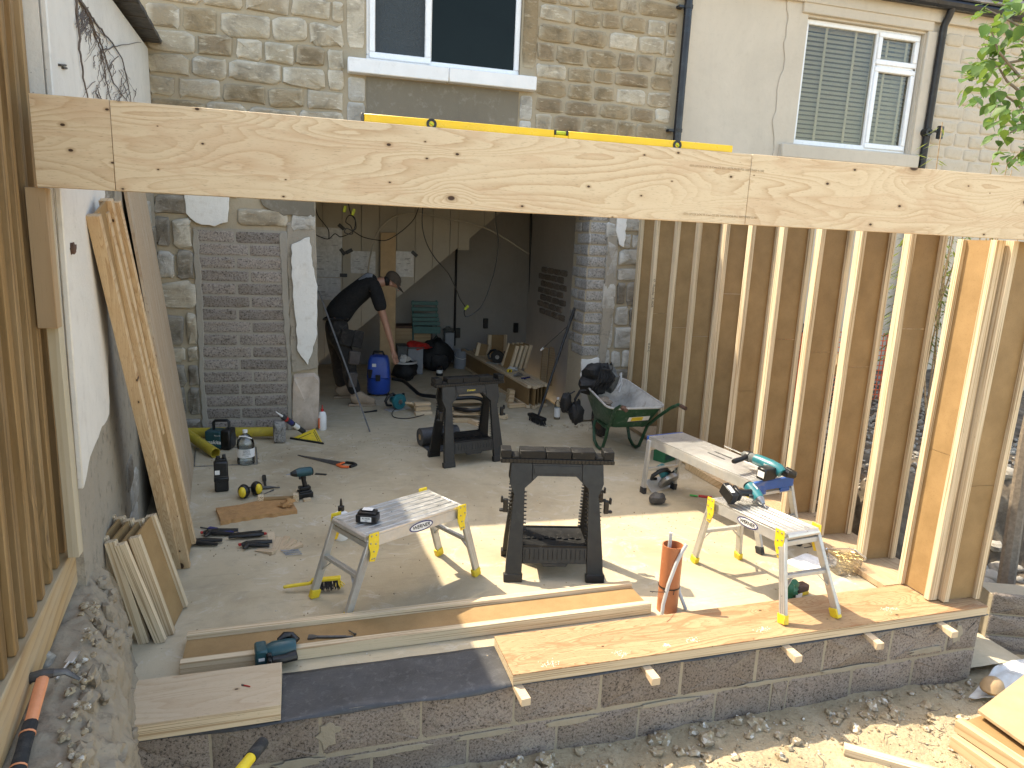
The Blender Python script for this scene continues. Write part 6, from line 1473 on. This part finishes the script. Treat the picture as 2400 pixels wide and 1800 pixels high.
MB().tube([p, p.lerp(q, .45), q], .006, 6).build('rod', M['steel_dark'], t); MB().cyl(p, p.lerp(q, -.12), .012).build('tip', M['label'], t)
# metal strip leaning in the opening
p, q = G(867, 1012, .003), FY(747, 682, 7.93); tag(MB().bar(p, q, .016, .006, Y).build('metal_strip', M['steel_dark'], None), 'long thin metal strip leaning diagonally inside the opening', 'metal strip')
tag(MB().box((0, 0, .008), (.16, .03, .012), RZ(.35)).box((.04, .02, .012), (.09, .018, .01), RZ(.6)).build('plastic_offcut', M['blackp2'], None, bevel=.002), 'broken black plastic piece on the slab by the metal strip', 'plastic piece').location = G(868, 966)
# membrane roll
p = G(1000, 1028, .09); mr = thing('membrane_roll', 'roll of black damp proof membrane behind the far sawhorse', 'roll', M=frame(p + V((-.06, .06, 0)), (1, .25, 0), Z))
MB().lathe([(.03, 0), (.088, 0), (.09, .006), (.09, .40), (.088, .405), (.03, .405)], (0, 0, 0), X, 28).build('roll', M['membrane'], mr); MB().lathe([(.0, .003), (.03, .003), (.031, .0)], (0, 0, 0), X, 16).build('core', M['card'], mr)
m = MB(); m.grid(lambda a, b: V((.01 + .39 * a, -.02 - .26 * b, -.086 + .004 * sin(b * 7 + a))), 8, 10); o = m.build('loose_end', M['membrane'], mr); s_ = o.modifiers.new('s', 'SOLIDIFY'); s_.thickness = .003
# offcut piles on the slab
def woodpiece(label, u, v, z, L, w_, h, ang, tilt=0, group='wood offcuts piled on the slab'):
    o = MB().box((0, 0, 0), (L, w_, h)).build('wood_offcut', M['deal_x'] if random.random() < .6 else M['lvl_x'], None, bevel=.002)
    o.matrix_world = Matrix.LocRotScale(G(u, v, z), Matrix.Rotation(ang, 3, 'Z') @ Matrix.Rotation(tilt, 3, 'Y'), None).copy() if False else (Matrix.Translation(G(u, v, z)) @ Matrix.Rotation(ang, 4, 'Z') @ Matrix.Rotation(tilt, 4, 'Y'))
    return tag(o, label, 'wood offcut', group)
wp = [(992, 968, .02, .20, .075, .035, .15, 0, 'bottom board of the small neat stack left of the far sawhorse'), (990, 957, .058, .19, .075, .035, .2, 0, 'middle board of the small neat stack left of the far sawhorse'), (990, 946, .096, .19, .08, .03, .12, 0, 'top board of the small neat stack left of the far sawhorse'),
      (965, 950, .07, .20, .09, .025, 1.0, .5, 'board tilted against the left side of the small stack'), (1078, 985, .02, .26, .07, .04, -.15, 0, 'lowest offcut at the left of the pile under the far sawhorse'), (1112, 990, .02, .16, .07, .04, -1.1, 0, 'short lowest offcut at the right of the pile under the far sawhorse'),
      (1085, 968, .062, .36, .13, .02, -.1, 0, 'flat wide board across the pile under the far sawhorse'), (1105, 960, .10, .17, .045, .045, .7, .2, 'square offcut tilted on top of the pile under the far sawhorse'), (1128, 968, .08, .15, .045, .045, -1.0, -.1, 'end grain offcut at the right of the pile under the far sawhorse'),
      (1068, 958, .09, .10, .05, .03, .9, .2, 'small offcut on top at the left of the pile under the far sawhorse'), (1100, 938, .08, .42, .05, .06, .05, 0, 'long offcut behind the pile under the far sawhorse'), (1108, 926, .13, .35, .05, .05, -.05, 0, 'long offcut highest at the back of the pile'),
      (1195, 935, .05, .07, .11, .25, .1, .1, 'pale board standing on end right of the far sawhorse'), (1175, 975, .03, .16, .06, .05, -.9, 0, 'offcut lying right of the far sawhorse'), (1210, 950, .03, .22, .06, .05, .2, 0, 'offcut lying against the bench end')]
for u, v, z, L, w_, h, an, tl, l in wp: woodpiece(l, u, v, z, L, w_, h, an, tl)
# ------------------------------------------------------------------ the worker
def skin(name, V_, E_, mat, parent=None, root=0, sub=2):
    me = bpy.data.meshes.new(name); me.from_pydata([v[0] for v in V_], E_, []); me.materials.append(mat)
    o = bpy.data.objects.new(name, me); COL.objects.link(o)
    if parent is not None: o.parent = parent
    sk_ = o.modifiers.new('skin', 'SKIN'); sk_.use_smooth_shade = True; sk_.branch_smoothing = .3
    if not me.skin_vertices: me.skin_vertices.new() if hasattr(me.skin_vertices, 'new') else None
    d = me.skin_vertices[0].data
    for i, v in enumerate(V_):
        r = v[1]; d[i].radius = r if hasattr(r, '__len__') else (r, r); d[i].use_root = (i == root)
    s2 = o.modifiers.new('sub', 'SUBSURF'); s2.levels = s2.render_levels = sub
    return o
PO = V((.22, 8.6, 0))
man = thing('person', 'worker in a black t-shirt and brown cap bending down over the blue vacuum cleaner', 'person', PO)
def q_(x, y, z): return V((x, y, z)) - PO
B = []; E_ = []
def bv(p, r, link=None):
    B.append((q_(*p), r)); i = len(B) - 1
    if link is not None: E_.append((link, i))
    return i
pel = bv((.20, 8.62, 1.0), (.09, .10)); wa = bv((.28, 8.62, 1.16), (.09, .10), pel); chs = bv((.50, 8.60, 1.40), (.11, .13), wa); nk = bv((.72, 8.60, 1.48), .065, chs); n2 = bv((.80, 8.60, 1.495), .058, nk)
h1 = bv((.865, 8.60, 1.50), (.082, .074), n2); h2 = bv((.925, 8.60, 1.475), (.078, .07), h1); jaw = bv((.915, 8.60, 1.41), (.045, .05), h2); nos = bv((.975, 8.60, 1.425), .012, h2)
hands = []
for s, sx in ((-1, 0.0), (1, .025)):
    y = 8.6 + s * .19
    sh1 = bv((.64 + sx, 8.6 + s * .15, 1.43), .055, chs); el = bv((.78 + sx, y, 1.02), .042, sh1); el0 = bv((.72 + sx, y - .0, 1.22), .052, sh1); E_.remove((sh1, el)); E_.append((el0, el))
    fa = bv((.825 + sx, y - .005, .87), .040, el); wr = bv((.868 + sx, y - .01, .715), .027, fa); pm = bv((.885 + sx, y - .01, .655), (.038, .022), wr); pk = bv((.898 + sx, y - .01, .615), (.040, .020), pm)
    for k, (dx, dy, l) in enumerate(((-.022, -.012, .062), (-.008, -.004, .074), (.008, .004, .070), (.022, .012, .052))):
        f1 = bv((.902 + sx + dx, y - .012 + dy, .585), .0098, pk); f2 = bv((.908 + sx + dx * 1.2, y - .014 + dy * 1.2, .585 - l * .55), .0088, f1); f3 = bv((.918 + sx + dx * 1.2, y - .012 + dy * 1.2, .585 - l), .0075, f2)
    t1 = bv((.862 + sx, y - .03, .635), .0125, pm); t2_ = bv((.868 + sx, y - .042, .598), .0105, t1); t3 = bv((.878 + sx, y - .045, .572), .009, t2_)
for (kx, ky, kz), (ax_, ay_, az), (hx, hy) in (((.36, 8.46, .54), (.46, 8.44, .12), (.19, 8.52)), ((.24, 8.84, .54), (.30, 8.86, .12), (.17, 8.74))):
    hp = bv((hx, hy, .93), .07, pel); k_ = bv((kx, ky, kz), .068, hp); c2 = bv((kx * .6 + ax_ * .4 - .03, ky * .6 + ay_ * .4, kz * .62 + az * .38), .058, k_); an = bv((ax_, ay_, az), .042, c2); to = bv((ax_ + .14, ay_, .05), .035, an)
skin('body', B, E_, M['skin'], man)
def chain(name, mat, pts, extra=(), sub=2, root=0):
    V_ = [(q_(*p), r) for p, r in pts]; E2 = [(i, i + 1) for i in range(len(pts) - 1)]
    for br in extra:
        st_ = br[0]; 
        for p, r in br[1]: V_.append((q_(*p), r)); E2.append((st_, len(V_) - 1)); st_ = len(V_) - 1
    return skin(name, V_, E2, mat, man, root, sub)
ts = chain('t_shirt', M['shirt'], [((.185, 8.62, .99), (.165, .19)), ((.27, 8.62, 1.16), (.155, .18)), ((.47, 8.60, 1.40), (.17, .20)), ((.62, 8.60, 1.475), (.12, .15)), ((.72, 8.60, 1.49), (.078, .085))],
      [(2, [((.66, 8.44, 1.43), .105), ((.715, 8.415, 1.26), .085), ((.735, 8.41, 1.14), .08)]), (2, [((.67, 8.76, 1.43), .102), ((.725, 8.785, 1.26), .082), ((.745, 8.79, 1.15), .078)])], 2, 2)
m = MB(); c0_ = q_(.555, 8.50, 1.60); a1_, a2_ = V((.88, 0, .26)).normalized(), V((-.12, -.75, -.25)).normalized()
m.grid(lambda a, b: c0_ + a1_ * (.125 * (b) * cos(2 * pi * a)) + a2_ * (.06 * b * sin(2 * pi * a)), 28, 5); bp = m.build('back_print', M['gypsum'], ts)
sw_ = bp.modifiers.new('wrap', 'SHRINKWRAP'); sw_.target = ts; sw_.wrap_method = 'NEAREST_SURFACEPOINT'; sw_.wrap_mode = 'ABOVE_SURFACE'; sw_.offset = .004
tr = chain('trousers', M['trouser'], [((.23, 8.62, 1.12), (.165, .185)), ((.195, 8.62, .96), (.155, .18))],
      [(1, [((.25, 8.52, .80), .112), ((.36, 8.46, .55), .092), ((.37, 8.45, .36), .086), ((.44, 8.445, .14), .080)]), (1, [((.19, 8.74, .80), .112), ((.24, 8.83, .55), .092), ((.25, 8.85, .36), .086), ((.29, 8.86, .14), .080)])], 2, 1)
for (x, y, z, dx, dz, m_, a) in ((.33, 8.40, .84, .15, .20, 'trouser', .25), (.42, 8.37, .60, .13, .16, 'pocket', .1), (.40, 8.355, .34, .10, .18, 'pocket', .1), (.46, 8.40, .82, .12, .2, 'trouser', .2)):
    MB().box(q_(x, y, z), (dx, .05, dz), Matrix.Rotation(a, 3, 'Y')).build('pocket', M[m_], tr, bevel=.015, seg=2)
MB().tube([q_(.08, 8.62, 1.02), q_(.16, 8.43, 1.05), q_(.33, 8.46, 1.05), q_(.36, 8.62, 1.04), q_(.33, 8.78, 1.05), q_(.16, 8.81, 1.05), q_(.08, 8.62, 1.02)], .022, 8, False, .5).build('belt', M['blackp2'], tr)
for (x, y) in ((.46, 8.44), (.30, 8.86)):
    bo = chain('boot', M['boot'], [((x - .02, y, .19), .072), ((x, y, .085), .078), ((x + .10, y - .01, .065), (.064, .066)), ((x + .22, y - .02, .05), (.055, .062))], [(1, [((x - .09, y, .06), .06)])], 2, 1)
    m = MB(); m.prism([(-.11, -.045), (.05, -.05), (.18, -.06), (.22, -.03), (.22, .005), (.18, .035), (.05, .045), (-.11, .04)], q_(x, y, .001), X, Y, (0, 0, .03)); m.build('sole', M['boot'], bo, bevel=.006)
hc = q_(.885, 8.60, 1.505); hn = V((.45, 0, .89)).normalized(); fw_ = V((.80, 0, -.60)).normalized()
m = MB(); sy_ = hn.cross(fw_)
rings = []
for th, k in ((98, 1.0), (80, 1.02), (60, .93), (40, .72), (20, .40), (4, .08)):
    rings.append([hc + hn * (.100 * cos(radians(th)) * 1.05) + (fw_ * cos(2 * pi * i / 20) * .104 + sy_ * sin(2 * pi * i / 20) * .086) * k for i in range(20)])
loft(m, rings, False, True); cp = m.build('cap', M['cap'], man)
def vis(a, b):
    an = radians(-62 + 124 * a); r = .10 + .085 * b * cos(an)
    return hc + fw_ * cos(an) * (.100 + .08 * b) + sy_ * sin(an) * .086 - hn * (.012 + .03 * b * b)
m = MB(); m.grid(vis, 12, 5); o = m.build('visor', M['cap'], cp); s_ = o.modifiers.new('s', 'SOLIDIFY'); s_.thickness = .004
MB().blob(q_(.855, 8.523, 1.47), (.02, .010, .028), .05, 1, 10, 8).build('ear', M['skin'], man)
MB().blob(q_(.815, 8.60, 1.50), (.05, .078, .06), .1, 3, 12, 9).build('hair', M['fabric_black'], man)
for s in (-1, 1): MB().blob(q_(.972, 8.60 + s * .028, 1.452), (.008, .012, .006), 0, 1, 8, 6).build('eye', M['print'], man)
MB().box(q_(.952, 8.60, 1.385), (.012, .04, .006)).build('mouth', M['red'], man, bevel=.002)
# ------------------------------------------------------------------ outside on the right: bank, gravel, barrier, plants
def bankz(x, y):
    s = min(1, max(0, (y - 3.95 - .15 * mnoise.noise(V((x * 1.3, 1, 2)))) / .42)); s = s * s * (3 - 2 * s)
    k = min(1, max(0, (x - 4.02) / .30)); k = k * k * (3 - 2 * k)
    z = -.44 + s * (.72 + .10 * max(0, (y - 4.4))) * k
    return z + .035 * mnoise.noise(V((x * 5, y * 5, 3))) + .02 * mnoise.noise(V((x * 15, y * 15, 6)))
m = MB(); m.grid(lambda a, b: (lambda x, y: V((x + .06 * mnoise.noise(V((x * 7, y * 7, 9))), y + .08 * mnoise.noise(V((x * 6, y * 6, bankz(x, y) * 6))), bankz(x, y))))(3.90 + 4.6 * a, 3.06 + 4.38 * b), 90, 90)
tag(m.build('soil_bank', M['soil_dark'], None, sharp=70), kind='structure')
pebs = MB()
for k in range(2600):
    x, y = u_(4.1, 6.9), u_(4.45, 7.4); r = u_(.012, .03); pebs.blob((x, y, bankz(x, y) + r * .4), (r, r * u_(.7, 1.2), r * .7), .35, k, 5, 3)
tag(pebs.build('gravel', M['stone_dark'], None, sharp=60), kind='stuff')
for k in range(26):
    x, y = u_(4.0, 5.6), u_(3.6, 4.4); r = u_(.04, .12)
    MB().blob((0, 0, 0), (r, r * u_(.6, 1.1), r * .7), .3, k, 9, 7).build('stone', M['stone_dark'], bpy.data.objects['soil_bank'], sharp=50).location = (x, y, bankz(x, y) + r * .2)
# small block wall at the right edge
rw = thing('garden_block_wall', 'low dark block wall at the right edge beyond the corner', 'wall', (4.235, 3.20, -.40), radians(-21))
m = MB(); m.bx(0, 1.6, .01, .2, -.25, .32); m.build('mortar_bed', M['mortar_tan'], rw)
for r in range(4):
    x = -.0 - (r % 2) * .2
    while x < 1.5:
        o = bpy.data.objects.new('concrete_block', cblock(.40)); COL.objects.link(o); o.parent = rw; o.location = (max(.2, x + .2), .01, .265 - r * .15 * 1.0); o.scale = (1, 1, .64); x += .405
m = MB(); m.grid(lambda a, b: V((3.83 + .42 * a, 2.95 + .75 * b, -.385 + .004 * mnoise.noise(V((a * 9, b * 9, 0))))), 10, 10); tag(m.build('concrete_strip', M['concrete'], None), kind='structure')
# barrier mesh
bmh = MB(); yy = 6.3
for k in range(15):
    z = .30 + k * .055; bmh.tube([(4.2 + .1 * j, yy + .02 * sin(j), z + bankz(4.2, yy) + .25 + .02 * sin(j * .6) - .25) for j in range(25)], .005, 4)
for j in range(49):
    x = 4.2 + j * .05; bmh.tube([(x, yy, .30 + bankz(4.2, yy)), (x, yy, 1.08 + bankz(4.2, yy))], .005, 4)
tag(bmh.build('barrier_mesh', M['mesh_orange'], None), 'orange plastic barrier mesh strung across the gravel beyond the studs', 'barrier mesh')
for i, ((x0, y0_, z0), (x1, y1_, z1), l) in enumerate((((3.90, 3.72, .15), (4.75, 4.55, .70), 'diagonal timber brace outside the stud wall nearest the corner'), ((3.95, 4.3, .05), (4.6, 5.0, .50), 'shorter timber brace outside the stud wall further back'), ((4.0, 4.6, 1.25), (4.5, 5.3, .95), 'raised timber brace outside the stud wall'))):
    tag(MB().bar((x0, y0_, z0), (x1, y1_, z1), .045, .09).build('timber_brace', M['deal_x'], None, bevel=.002), l, 'brace')
t = thing('wheelie_bin', 'black wheelie bin beyond the stud wall', 'bin', (5.35, 6.85, .2), .2); m = MB(); loft(m, [[V((x, y, z)) for x, y in rrect(a, a, .04)] for a, z in ((.22, 0), (.28, .95))], True, True); m.build('bin', M['blackp2'], t); MB().box((0, 0, .99), (.60, .62, .06)).build('lid', M['blackp2'], t, bevel=.02)
# bamboo clump
leafm_ = []
bmb = thing('bamboo', 'yellow green bamboo clump showing between the studs', 'bamboo', (5.95, 5.6, .45))
st_ = MB(); lf = MB()
for k in range(26):
    x, y = u_(-.75, .45), u_(-.45, .4); top = V((x + u_(-.3, .3), y + u_(-.3, .3), u_(1.6, 2.8))); b0_ = V((x, y, 0)); st_.tube([b0_, b0_.lerp(top, .5) + V((u_(-.03, .03), 0, 0)), top], [.009, .008, .004], 5)
    for j in range(70):
        c = b0_.lerp(top, u_(.35, 1.0)); an = u_(0, 2 * pi); l = u_(.09, .17); d = V((cos(an), sin(an), u_(-.7, .25))).normalized(); s = d.cross(Z).normalized() * l * .075
        o = c + d * u_(.0, .12); lf.add([o, o + d * l * .4 + s, o + d * l, o + d * l * .4 - s], [(0, 1, 2, 3)])
st_.build('cane', M['deal_old'], bmb)['kind'] = 'stuff'; lf.build('leaves', M['bamboo'], bmb)['kind'] = 'stuff'
# ------------------------------------------------------------------ leafy bush at the upper right
tree = thing('lilac_bush', 'leafy green bush reaching in at the upper right corner', 'bush', (5.0, 3.7, -.45))
TO = V((5.0, 3.7, -.45))
def tp_(u, v, y): return FY(u, v, y) - TO
m = MB(); m.tube([(0, 0, 0), (-.02, .05, 1.2), (-.05, .02, 2.4), (-.12, -.05, 3.3), (-.2, -.05, 4.0)], [.06, .05, .04, .03, .015], 8); m.build('trunk', M['bark'], tree)
bl_ = []
for pts in ([(2470, -30), (2400, 30), (2345, 10), (2300, 5)], [(2470, 40), (2410, 75), (2370, 50), (2310, 20)], [(2470, 120), (2400, 140), (2350, 150), (2300, 170), (2262, 178)], [(2480, 60), (2420, 110), (2385, 90), (2350, 40)],
            [(2470, 220), (2410, 230), (2360, 190), (2330, 140), (2305, 100)], [(2480, 300), (2420, 280), (2380, 240), (2350, 220), (2300, 190)], [(2480, 330), (2430, 330), (2400, 350), (2360, 385)], [(2480, 250), (2410, 290), (2370, 310), (2345, 320)], [(2480, 200), (2390, 180), (2340, 120), (2320, 60)]):
    y = u_(3.15, 3.75); P = [tp_(u, v, y + u_(-.05, .05)) for u, v in pts]; bl_.append((P, pts)); MB().tube([P[0]] + P[1:], [.012, .008, .006, .003][:len(P)] if len(P) == 4 else [.012, .01, .007, .005, .003], 6).build('branch', M['bark'], tree)
lms = []
for k in range(5):
    m = MB(); n = 6; cv = u_(.08, .22); vs = []; fs = []
    for i in range(n + 1):
        s = i / n; w_ = .36 * sin(pi * min(1, s ** .72)) * (1 - .15 * s) if 0 < s < 1 else .0
        zz = -cv * (s - .3) ** 2
        vs += [V((s, -w_, zz + .09 * w_ * 2)), V((s, 0, zz)), V((s, w_, zz + .09 * w_ * 2))]
    for i in range(n):
        for j in (0, 1): fs.append((i * 3 + j, i * 3 + 3 + j, i * 3 + 4 + j, i * 3 + 1 + j))
    m.add(vs, fs).cyl((-.28, 0, .02), (0, 0, 0), .012, .01, 4); lms.append(m.mesh('leaf', M['leaf'], True, 60))
nleaf = 0
def leaf(p, d, size):
    global nleaf
    if nleaf >= 296: return
    nleaf += 1
    o = bpy.data.objects.new('leaf', random.choice(lms)); COL.objects.link(o); o.parent = tree
    up = V((u_(-.5, .5), u_(-.6, .3), 1)).normalized()
    o.matrix_local = frame(p, d, up) @ Matrix.Scale(size, 4)
for P, pts in bl_:
    for i in range(len(P) - 1):
        for k in range(7):
            if random.random() < .95:
                p = P[i].lerp(P[i + 1], random.random()); d = V((u_(-1, .5), u_(-.7, .7), u_(-.9, .2))).normalized(); leaf(p + d * .02 + V((u_(-.03, .03), u_(-.1, .1), u_(-.03, .03))), d, u_(.06, .095))
for k in range(400):
    v = u_(-20, 395); lo = 2310 - 60 * sin(pi * min(1, max(0, (v - 60) / 240))) + (abs(v - 200) / 200) ** 2 * 55; u = lo + abs(random.gauss(0, 1)) * 70
    if u > 2430: continue
    d = V((u_(-1, .4), u_(-.7, .7), u_(-1, .2))).normalized(); leaf(tp_(u, v, u_(3.1, 3.8)), d, u_(.06, .095))
# ------------------------------------------------------------------ foreground: rubble, joists, sacks, tools
gobj = bpy.data.objects['ground']
def gp_(u, v):
    z = -.42
    for _ in range(4):
        p = G(u, v, z); z = gh(p.x, p.y)
    return G(u, v, z)
for k in range(105):
    x = u_(.6, 3.8); d = abs(random.gauss(0, .16)) if k < 80 else u_(0, .9); y = wy(x) - .03 - d; r = u_(.012, .034) * (1 if d > .25 or k % 4 else 1.5)
    o = MB().blob((0, 0, 0), (r, r * u_(.7, 1.2), r * u_(.55, .8)), .5, k * 1.3, 8, 6).build('stone', M['pebble'], gobj, sharp=12); o.location = (x, y, gh(x, y) + r * .25); o.rotation_euler = (u_(-.3, .3), u_(-.3, .3), u_(0, 6))
pebs = MB()
for k in range(9000):
    x = u_(-.9, 4.4); y = u_(1.3, 2.9); 
    if y > wy(x) - .02: continue
    dens = .35 + .65 * max(0, mnoise.noise(V((x * 1.7, y * 1.7, 4))) + .3)
    if random.random() > dens: continue
    r = u_(.003, .0085) if random.random() < .93 else u_(.009, .015)
    pebs.blob((x, y, gh(x, y) + r * .4), (r, r * u_(.7, 1.3), r * .75), .4, k, 5, 3)
tag(pebs.build('fine_gravel', M['pebble'], None, sharp=60), kind='stuff')
tw = MB()
for k in range(60):
    x, y = u_(1.3, 3.6), u_(1.7, 2.7); a = u_(0, 6.3); l = u_(.03, .12); z = gh(x, y) + .008
    tw.tube([(x, y, z), (x + cos(a) * l * .5, y + sin(a) * l * .5, z + u_(0, .012)), (x + cos(a + .4) * l, y + sin(a + .4) * l, z)], .0018, 4)
tag(tw.build('twigs', M['stem'], None), kind='stuff')
# joists and boards at the lower right
zt = -.16
A = G(2238, 1695, zt); dirj = (G(2400, 1803, zt) - A).normalized()
w1 = thing('hardboard_sheet', 'brown hardboard sheet lying on the joist stack in the lower right corner', 'board', (0, 0, 0))
c0_, c1_ = G(2292, 1664, zt + .04), G(2425, 1562, zt + .04); dd_ = (G(2440, 1770, zt + .04) - c0_).normalized()
m = MB(); vs = [c0_, c1_, c1_ + dd_ * 1.0, c0_ + dd_ * 1.0]; m.add(vs + [p - V((0, 0, .014)) for p in vs], [(0, 1, 2, 3)[::-1], (4, 5, 6, 7), (0, 1, 5, 4), (1, 2, 6, 5), (2, 3, 7, 6), (3, 0, 4, 7)]); m.build('sheet', M['card'], w1)
perp = Z.cross(dirj)
ijoist_thing(1.1, .26, 'upper I-joist of the stack in the lower right corner', frame(A + V((0, 0, -.012)), dirj, perp if perp.y > 0 else -perp), 'joists stacked in the lower right corner', fw=.062, ft=.05, seam=False, fm='deal_x')
A2 = G(2226, 1738, zt - .08); ijoist_thing(1.1, .26, 'lower I-joist of the stack in the lower right corner', frame(A2, dirj, perp if perp.y > 0 else -perp), 'joists stacked in the lower right corner', fw=.062, ft=.05, seam=False, fm='deal_x')
A3 = G(1978, 1752, -.36); B3 = G(2190, 1812, -.36); ijoist_thing(1.0, .26, 'single I-joist on edge at the bottom of the picture left of the stack', frame(A3 - V((0, 0, .245)), (B3 - A3), Z), fw=.055, ft=.04, seam=False)
zsp = lambda u, v: gp_(u, v)
sk2 = thing('paper_sack', 'torn white paper sack lying beside the right end of the block wall', 'sack', (0, 0, 0))
m = MB(); c = [gp_(2268, 1645) + V((0, 0, .03)), gp_(2440, 1650) + V((0, 0, .05)), gp_(2440, 1560) + V((0, 0, .10)), gp_(2335, 1578) + V((0, 0, .06))]
m.grid(lambda a, b: c[0].lerp(c[1], a).lerp(c[3].lerp(c[2], a), b) + V((0, 0, .035 * mnoise.noise(V((a * 3, b * 3, 1))) + .010 * mnoise.noise(V((a * 8, b * 8, 4))))), 30, 18); o = m.build('paper', M['paper'], sk2, sharp=60); s_ = o.modifiers.new('s', 'SOLIDIFY'); s_.thickness = .003
p = G(2325, 1615, -.36); t = thing('dust_mask', 'light brown cup dust mask lying on the paper sack', 'mask', p, .4); m = MB(); m.lathe([(.075, 0), (.078, .012), (.06, .05), (.03, .068), (0, .072)], n=18); o = m.build('cup', M['card'], t); o.scale = (1, .8, 1); s_ = o.modifiers.new('s', 'SOLIDIFY'); s_.thickness = .003
# shovel handle rising in front of the wall
p, q = FY(618, 1738, 2.45), FY(548, 1825, 2.25); t = thing('shovel', 'yellow tool shaft with a black end rising at the bottom edge', 'tool handle', (0, 0, 0)); dq = (q - p).normalized()
MB().tube([p - dq * .004, p + dq * .004, p + dq * .02, p + dq * .10], [.014, .022, .024, .023], 14).build('grip', M['rubber'], t); MB().tube([p + dq * .10, p + dq * 1.0], .020, 14).build('shaft', M['yellow'], t)
# hammer and scraper on the plinth
hz = .605
a, b = G(100, 1590, hz + .03), G(40, 1810, hz - .03); d = (b - a).normalized(); t = thing('framing_hammer', 'orange and black hammer resting on the plinth against the timber rail', 'hammer', M=frame(a, d, Z)); L = (b - a).length
MB().tube([(-.015, 0, .0), (.02, 0, .0), (L * .50, 0, 0)], [.017, .019, .018], 10, flat=.75).build('handle', M['orange_pale'], t); MB().tube([(L * .5, 0, 0), (L * .53, 0, 0), (L * .8, 0, 0), (L * 1.15, 0, 0)], [.0185, .021, .020, .024], 10, flat=.75).build('grip', M['rubber'], t)
m = MB(); m.tube([(-.012, -.055, -.015), (-.012, -.035, .0), (-.012, 0, .006), (-.012, .03, .004)], [.019, .017, .017, .015], 10); m.tube([(-.012, .02, .005), (-.02, .06, -.005), (-.0, .10, -.03)], [.016, .013, .006], 8, flat=.7); m.build('head', M['steel_dark'], t)
for k in (.62, .95): MB().lathe([(.0205, L * k), (.0222, L * k), (.0222, L * k + .006), (.0205, L * k + .006)], (0, 0, 0), X, 12, True).build('ring', M['orange_pale'], t).scale = (1, 1, .8)
a, b = G(132, 1592, .575), G(178, 1528, .575); d = (b - a).normalized(); t = thing('paint_scraper', 'thin metal scraper lying on the plinth beyond the hammer head', 'scraper', M=frame(a, d, Z)); L = (b - a).length
MB().tube([(0, 0, 0), (L * .62, 0, 0)], .0045, 8).build('shank', M['alu'], t); MB().box((L * .8, 0, 0), (L * .42, .028, .005)).build('blade', M['alu'], t, bevel=.001)
p = G(250, 1440, .06) ; t = thing('blue_grinder', 'small teal tool half hidden between the plinth and the offcut stack', 'power tool', G(246, 1455, .0)); MB().tube([(0, 0, .02), (0, .02, .12), (.0, .03, .2)], [.035, .04, .03], 12).build('body', M['teal'], t); MB().box((.03, -.05, .03), (.05, .05, .07)).build('base', M['blackp2'], t, bevel=.006)
# crumbs and chips scattered over the slab
cr_ = MB()
for k in range(900):
    x, y = u_(-1.0, 3.3), u_(3.0, 7.4); r = u_(.002, .006)
    if random.random() < .5: x, y = random.choice([(-.3, 4.6), (1.1, 6.6), (2.9, 7.3), (2.6, 7.2), (-.6, 6.5), (2.3, 4.6), (.3, 6.9)]); x += random.gauss(0, .3); y += random.gauss(0, .18)
    if y > 7.42 or y < 3.0 or x < -.95: continue
    cr_.blob((x, y, r * .4), (r, r * 1.3, r * .6), .4, k, 5, 3)
tag(cr_.build('debris', M['pebble'], None, sharp=60), kind='stuff')
for k in range(14):
    x, y = 2.80 + random.gauss(0, .16), 7.30 - abs(random.gauss(0, .1)); r = u_(.008, .02); MB().blob((0, 0, 0), (r, r * 1.2, r * .7), .4, k, 8, 6).build('stone', M['pebble'], bpy.data.objects['floor_slab'], sharp=15).location = (x, y, r * .3)
for (u, v) in [(365, 1250)]:
    tag(MB().blob((0, 0, .015), (.025, .02, .018), .4, 3, 8, 6).build('rubble_lump', M['slate'], None, sharp=30), 'small dark lump on the slab beside the leaning joists', 'rubble').location = G(u, v)
# ------------------------------------------------------------------ lettering becomes plain mesh
bpy.context.view_layer.update(); dg = bpy.context.evaluated_depsgraph_get()
for o in [o for o in COL.objects if o.type == 'FONT']:
    me = bpy.data.meshes.new_from_object(o.evaluated_get(dg)); n = o.name
    par, ml, mt = o.parent, o.matrix_local.copy(), o.data.materials[0]; 
    bpy.data.objects.remove(o); me.materials.clear(); me.materials.append(mt)
    w_ = bpy.data.objects.new(n.split('.')[0], me); COL.objects.link(w_); w_.parent = par; w_.matrix_local = ml; w_['kind'] = 'stuff'
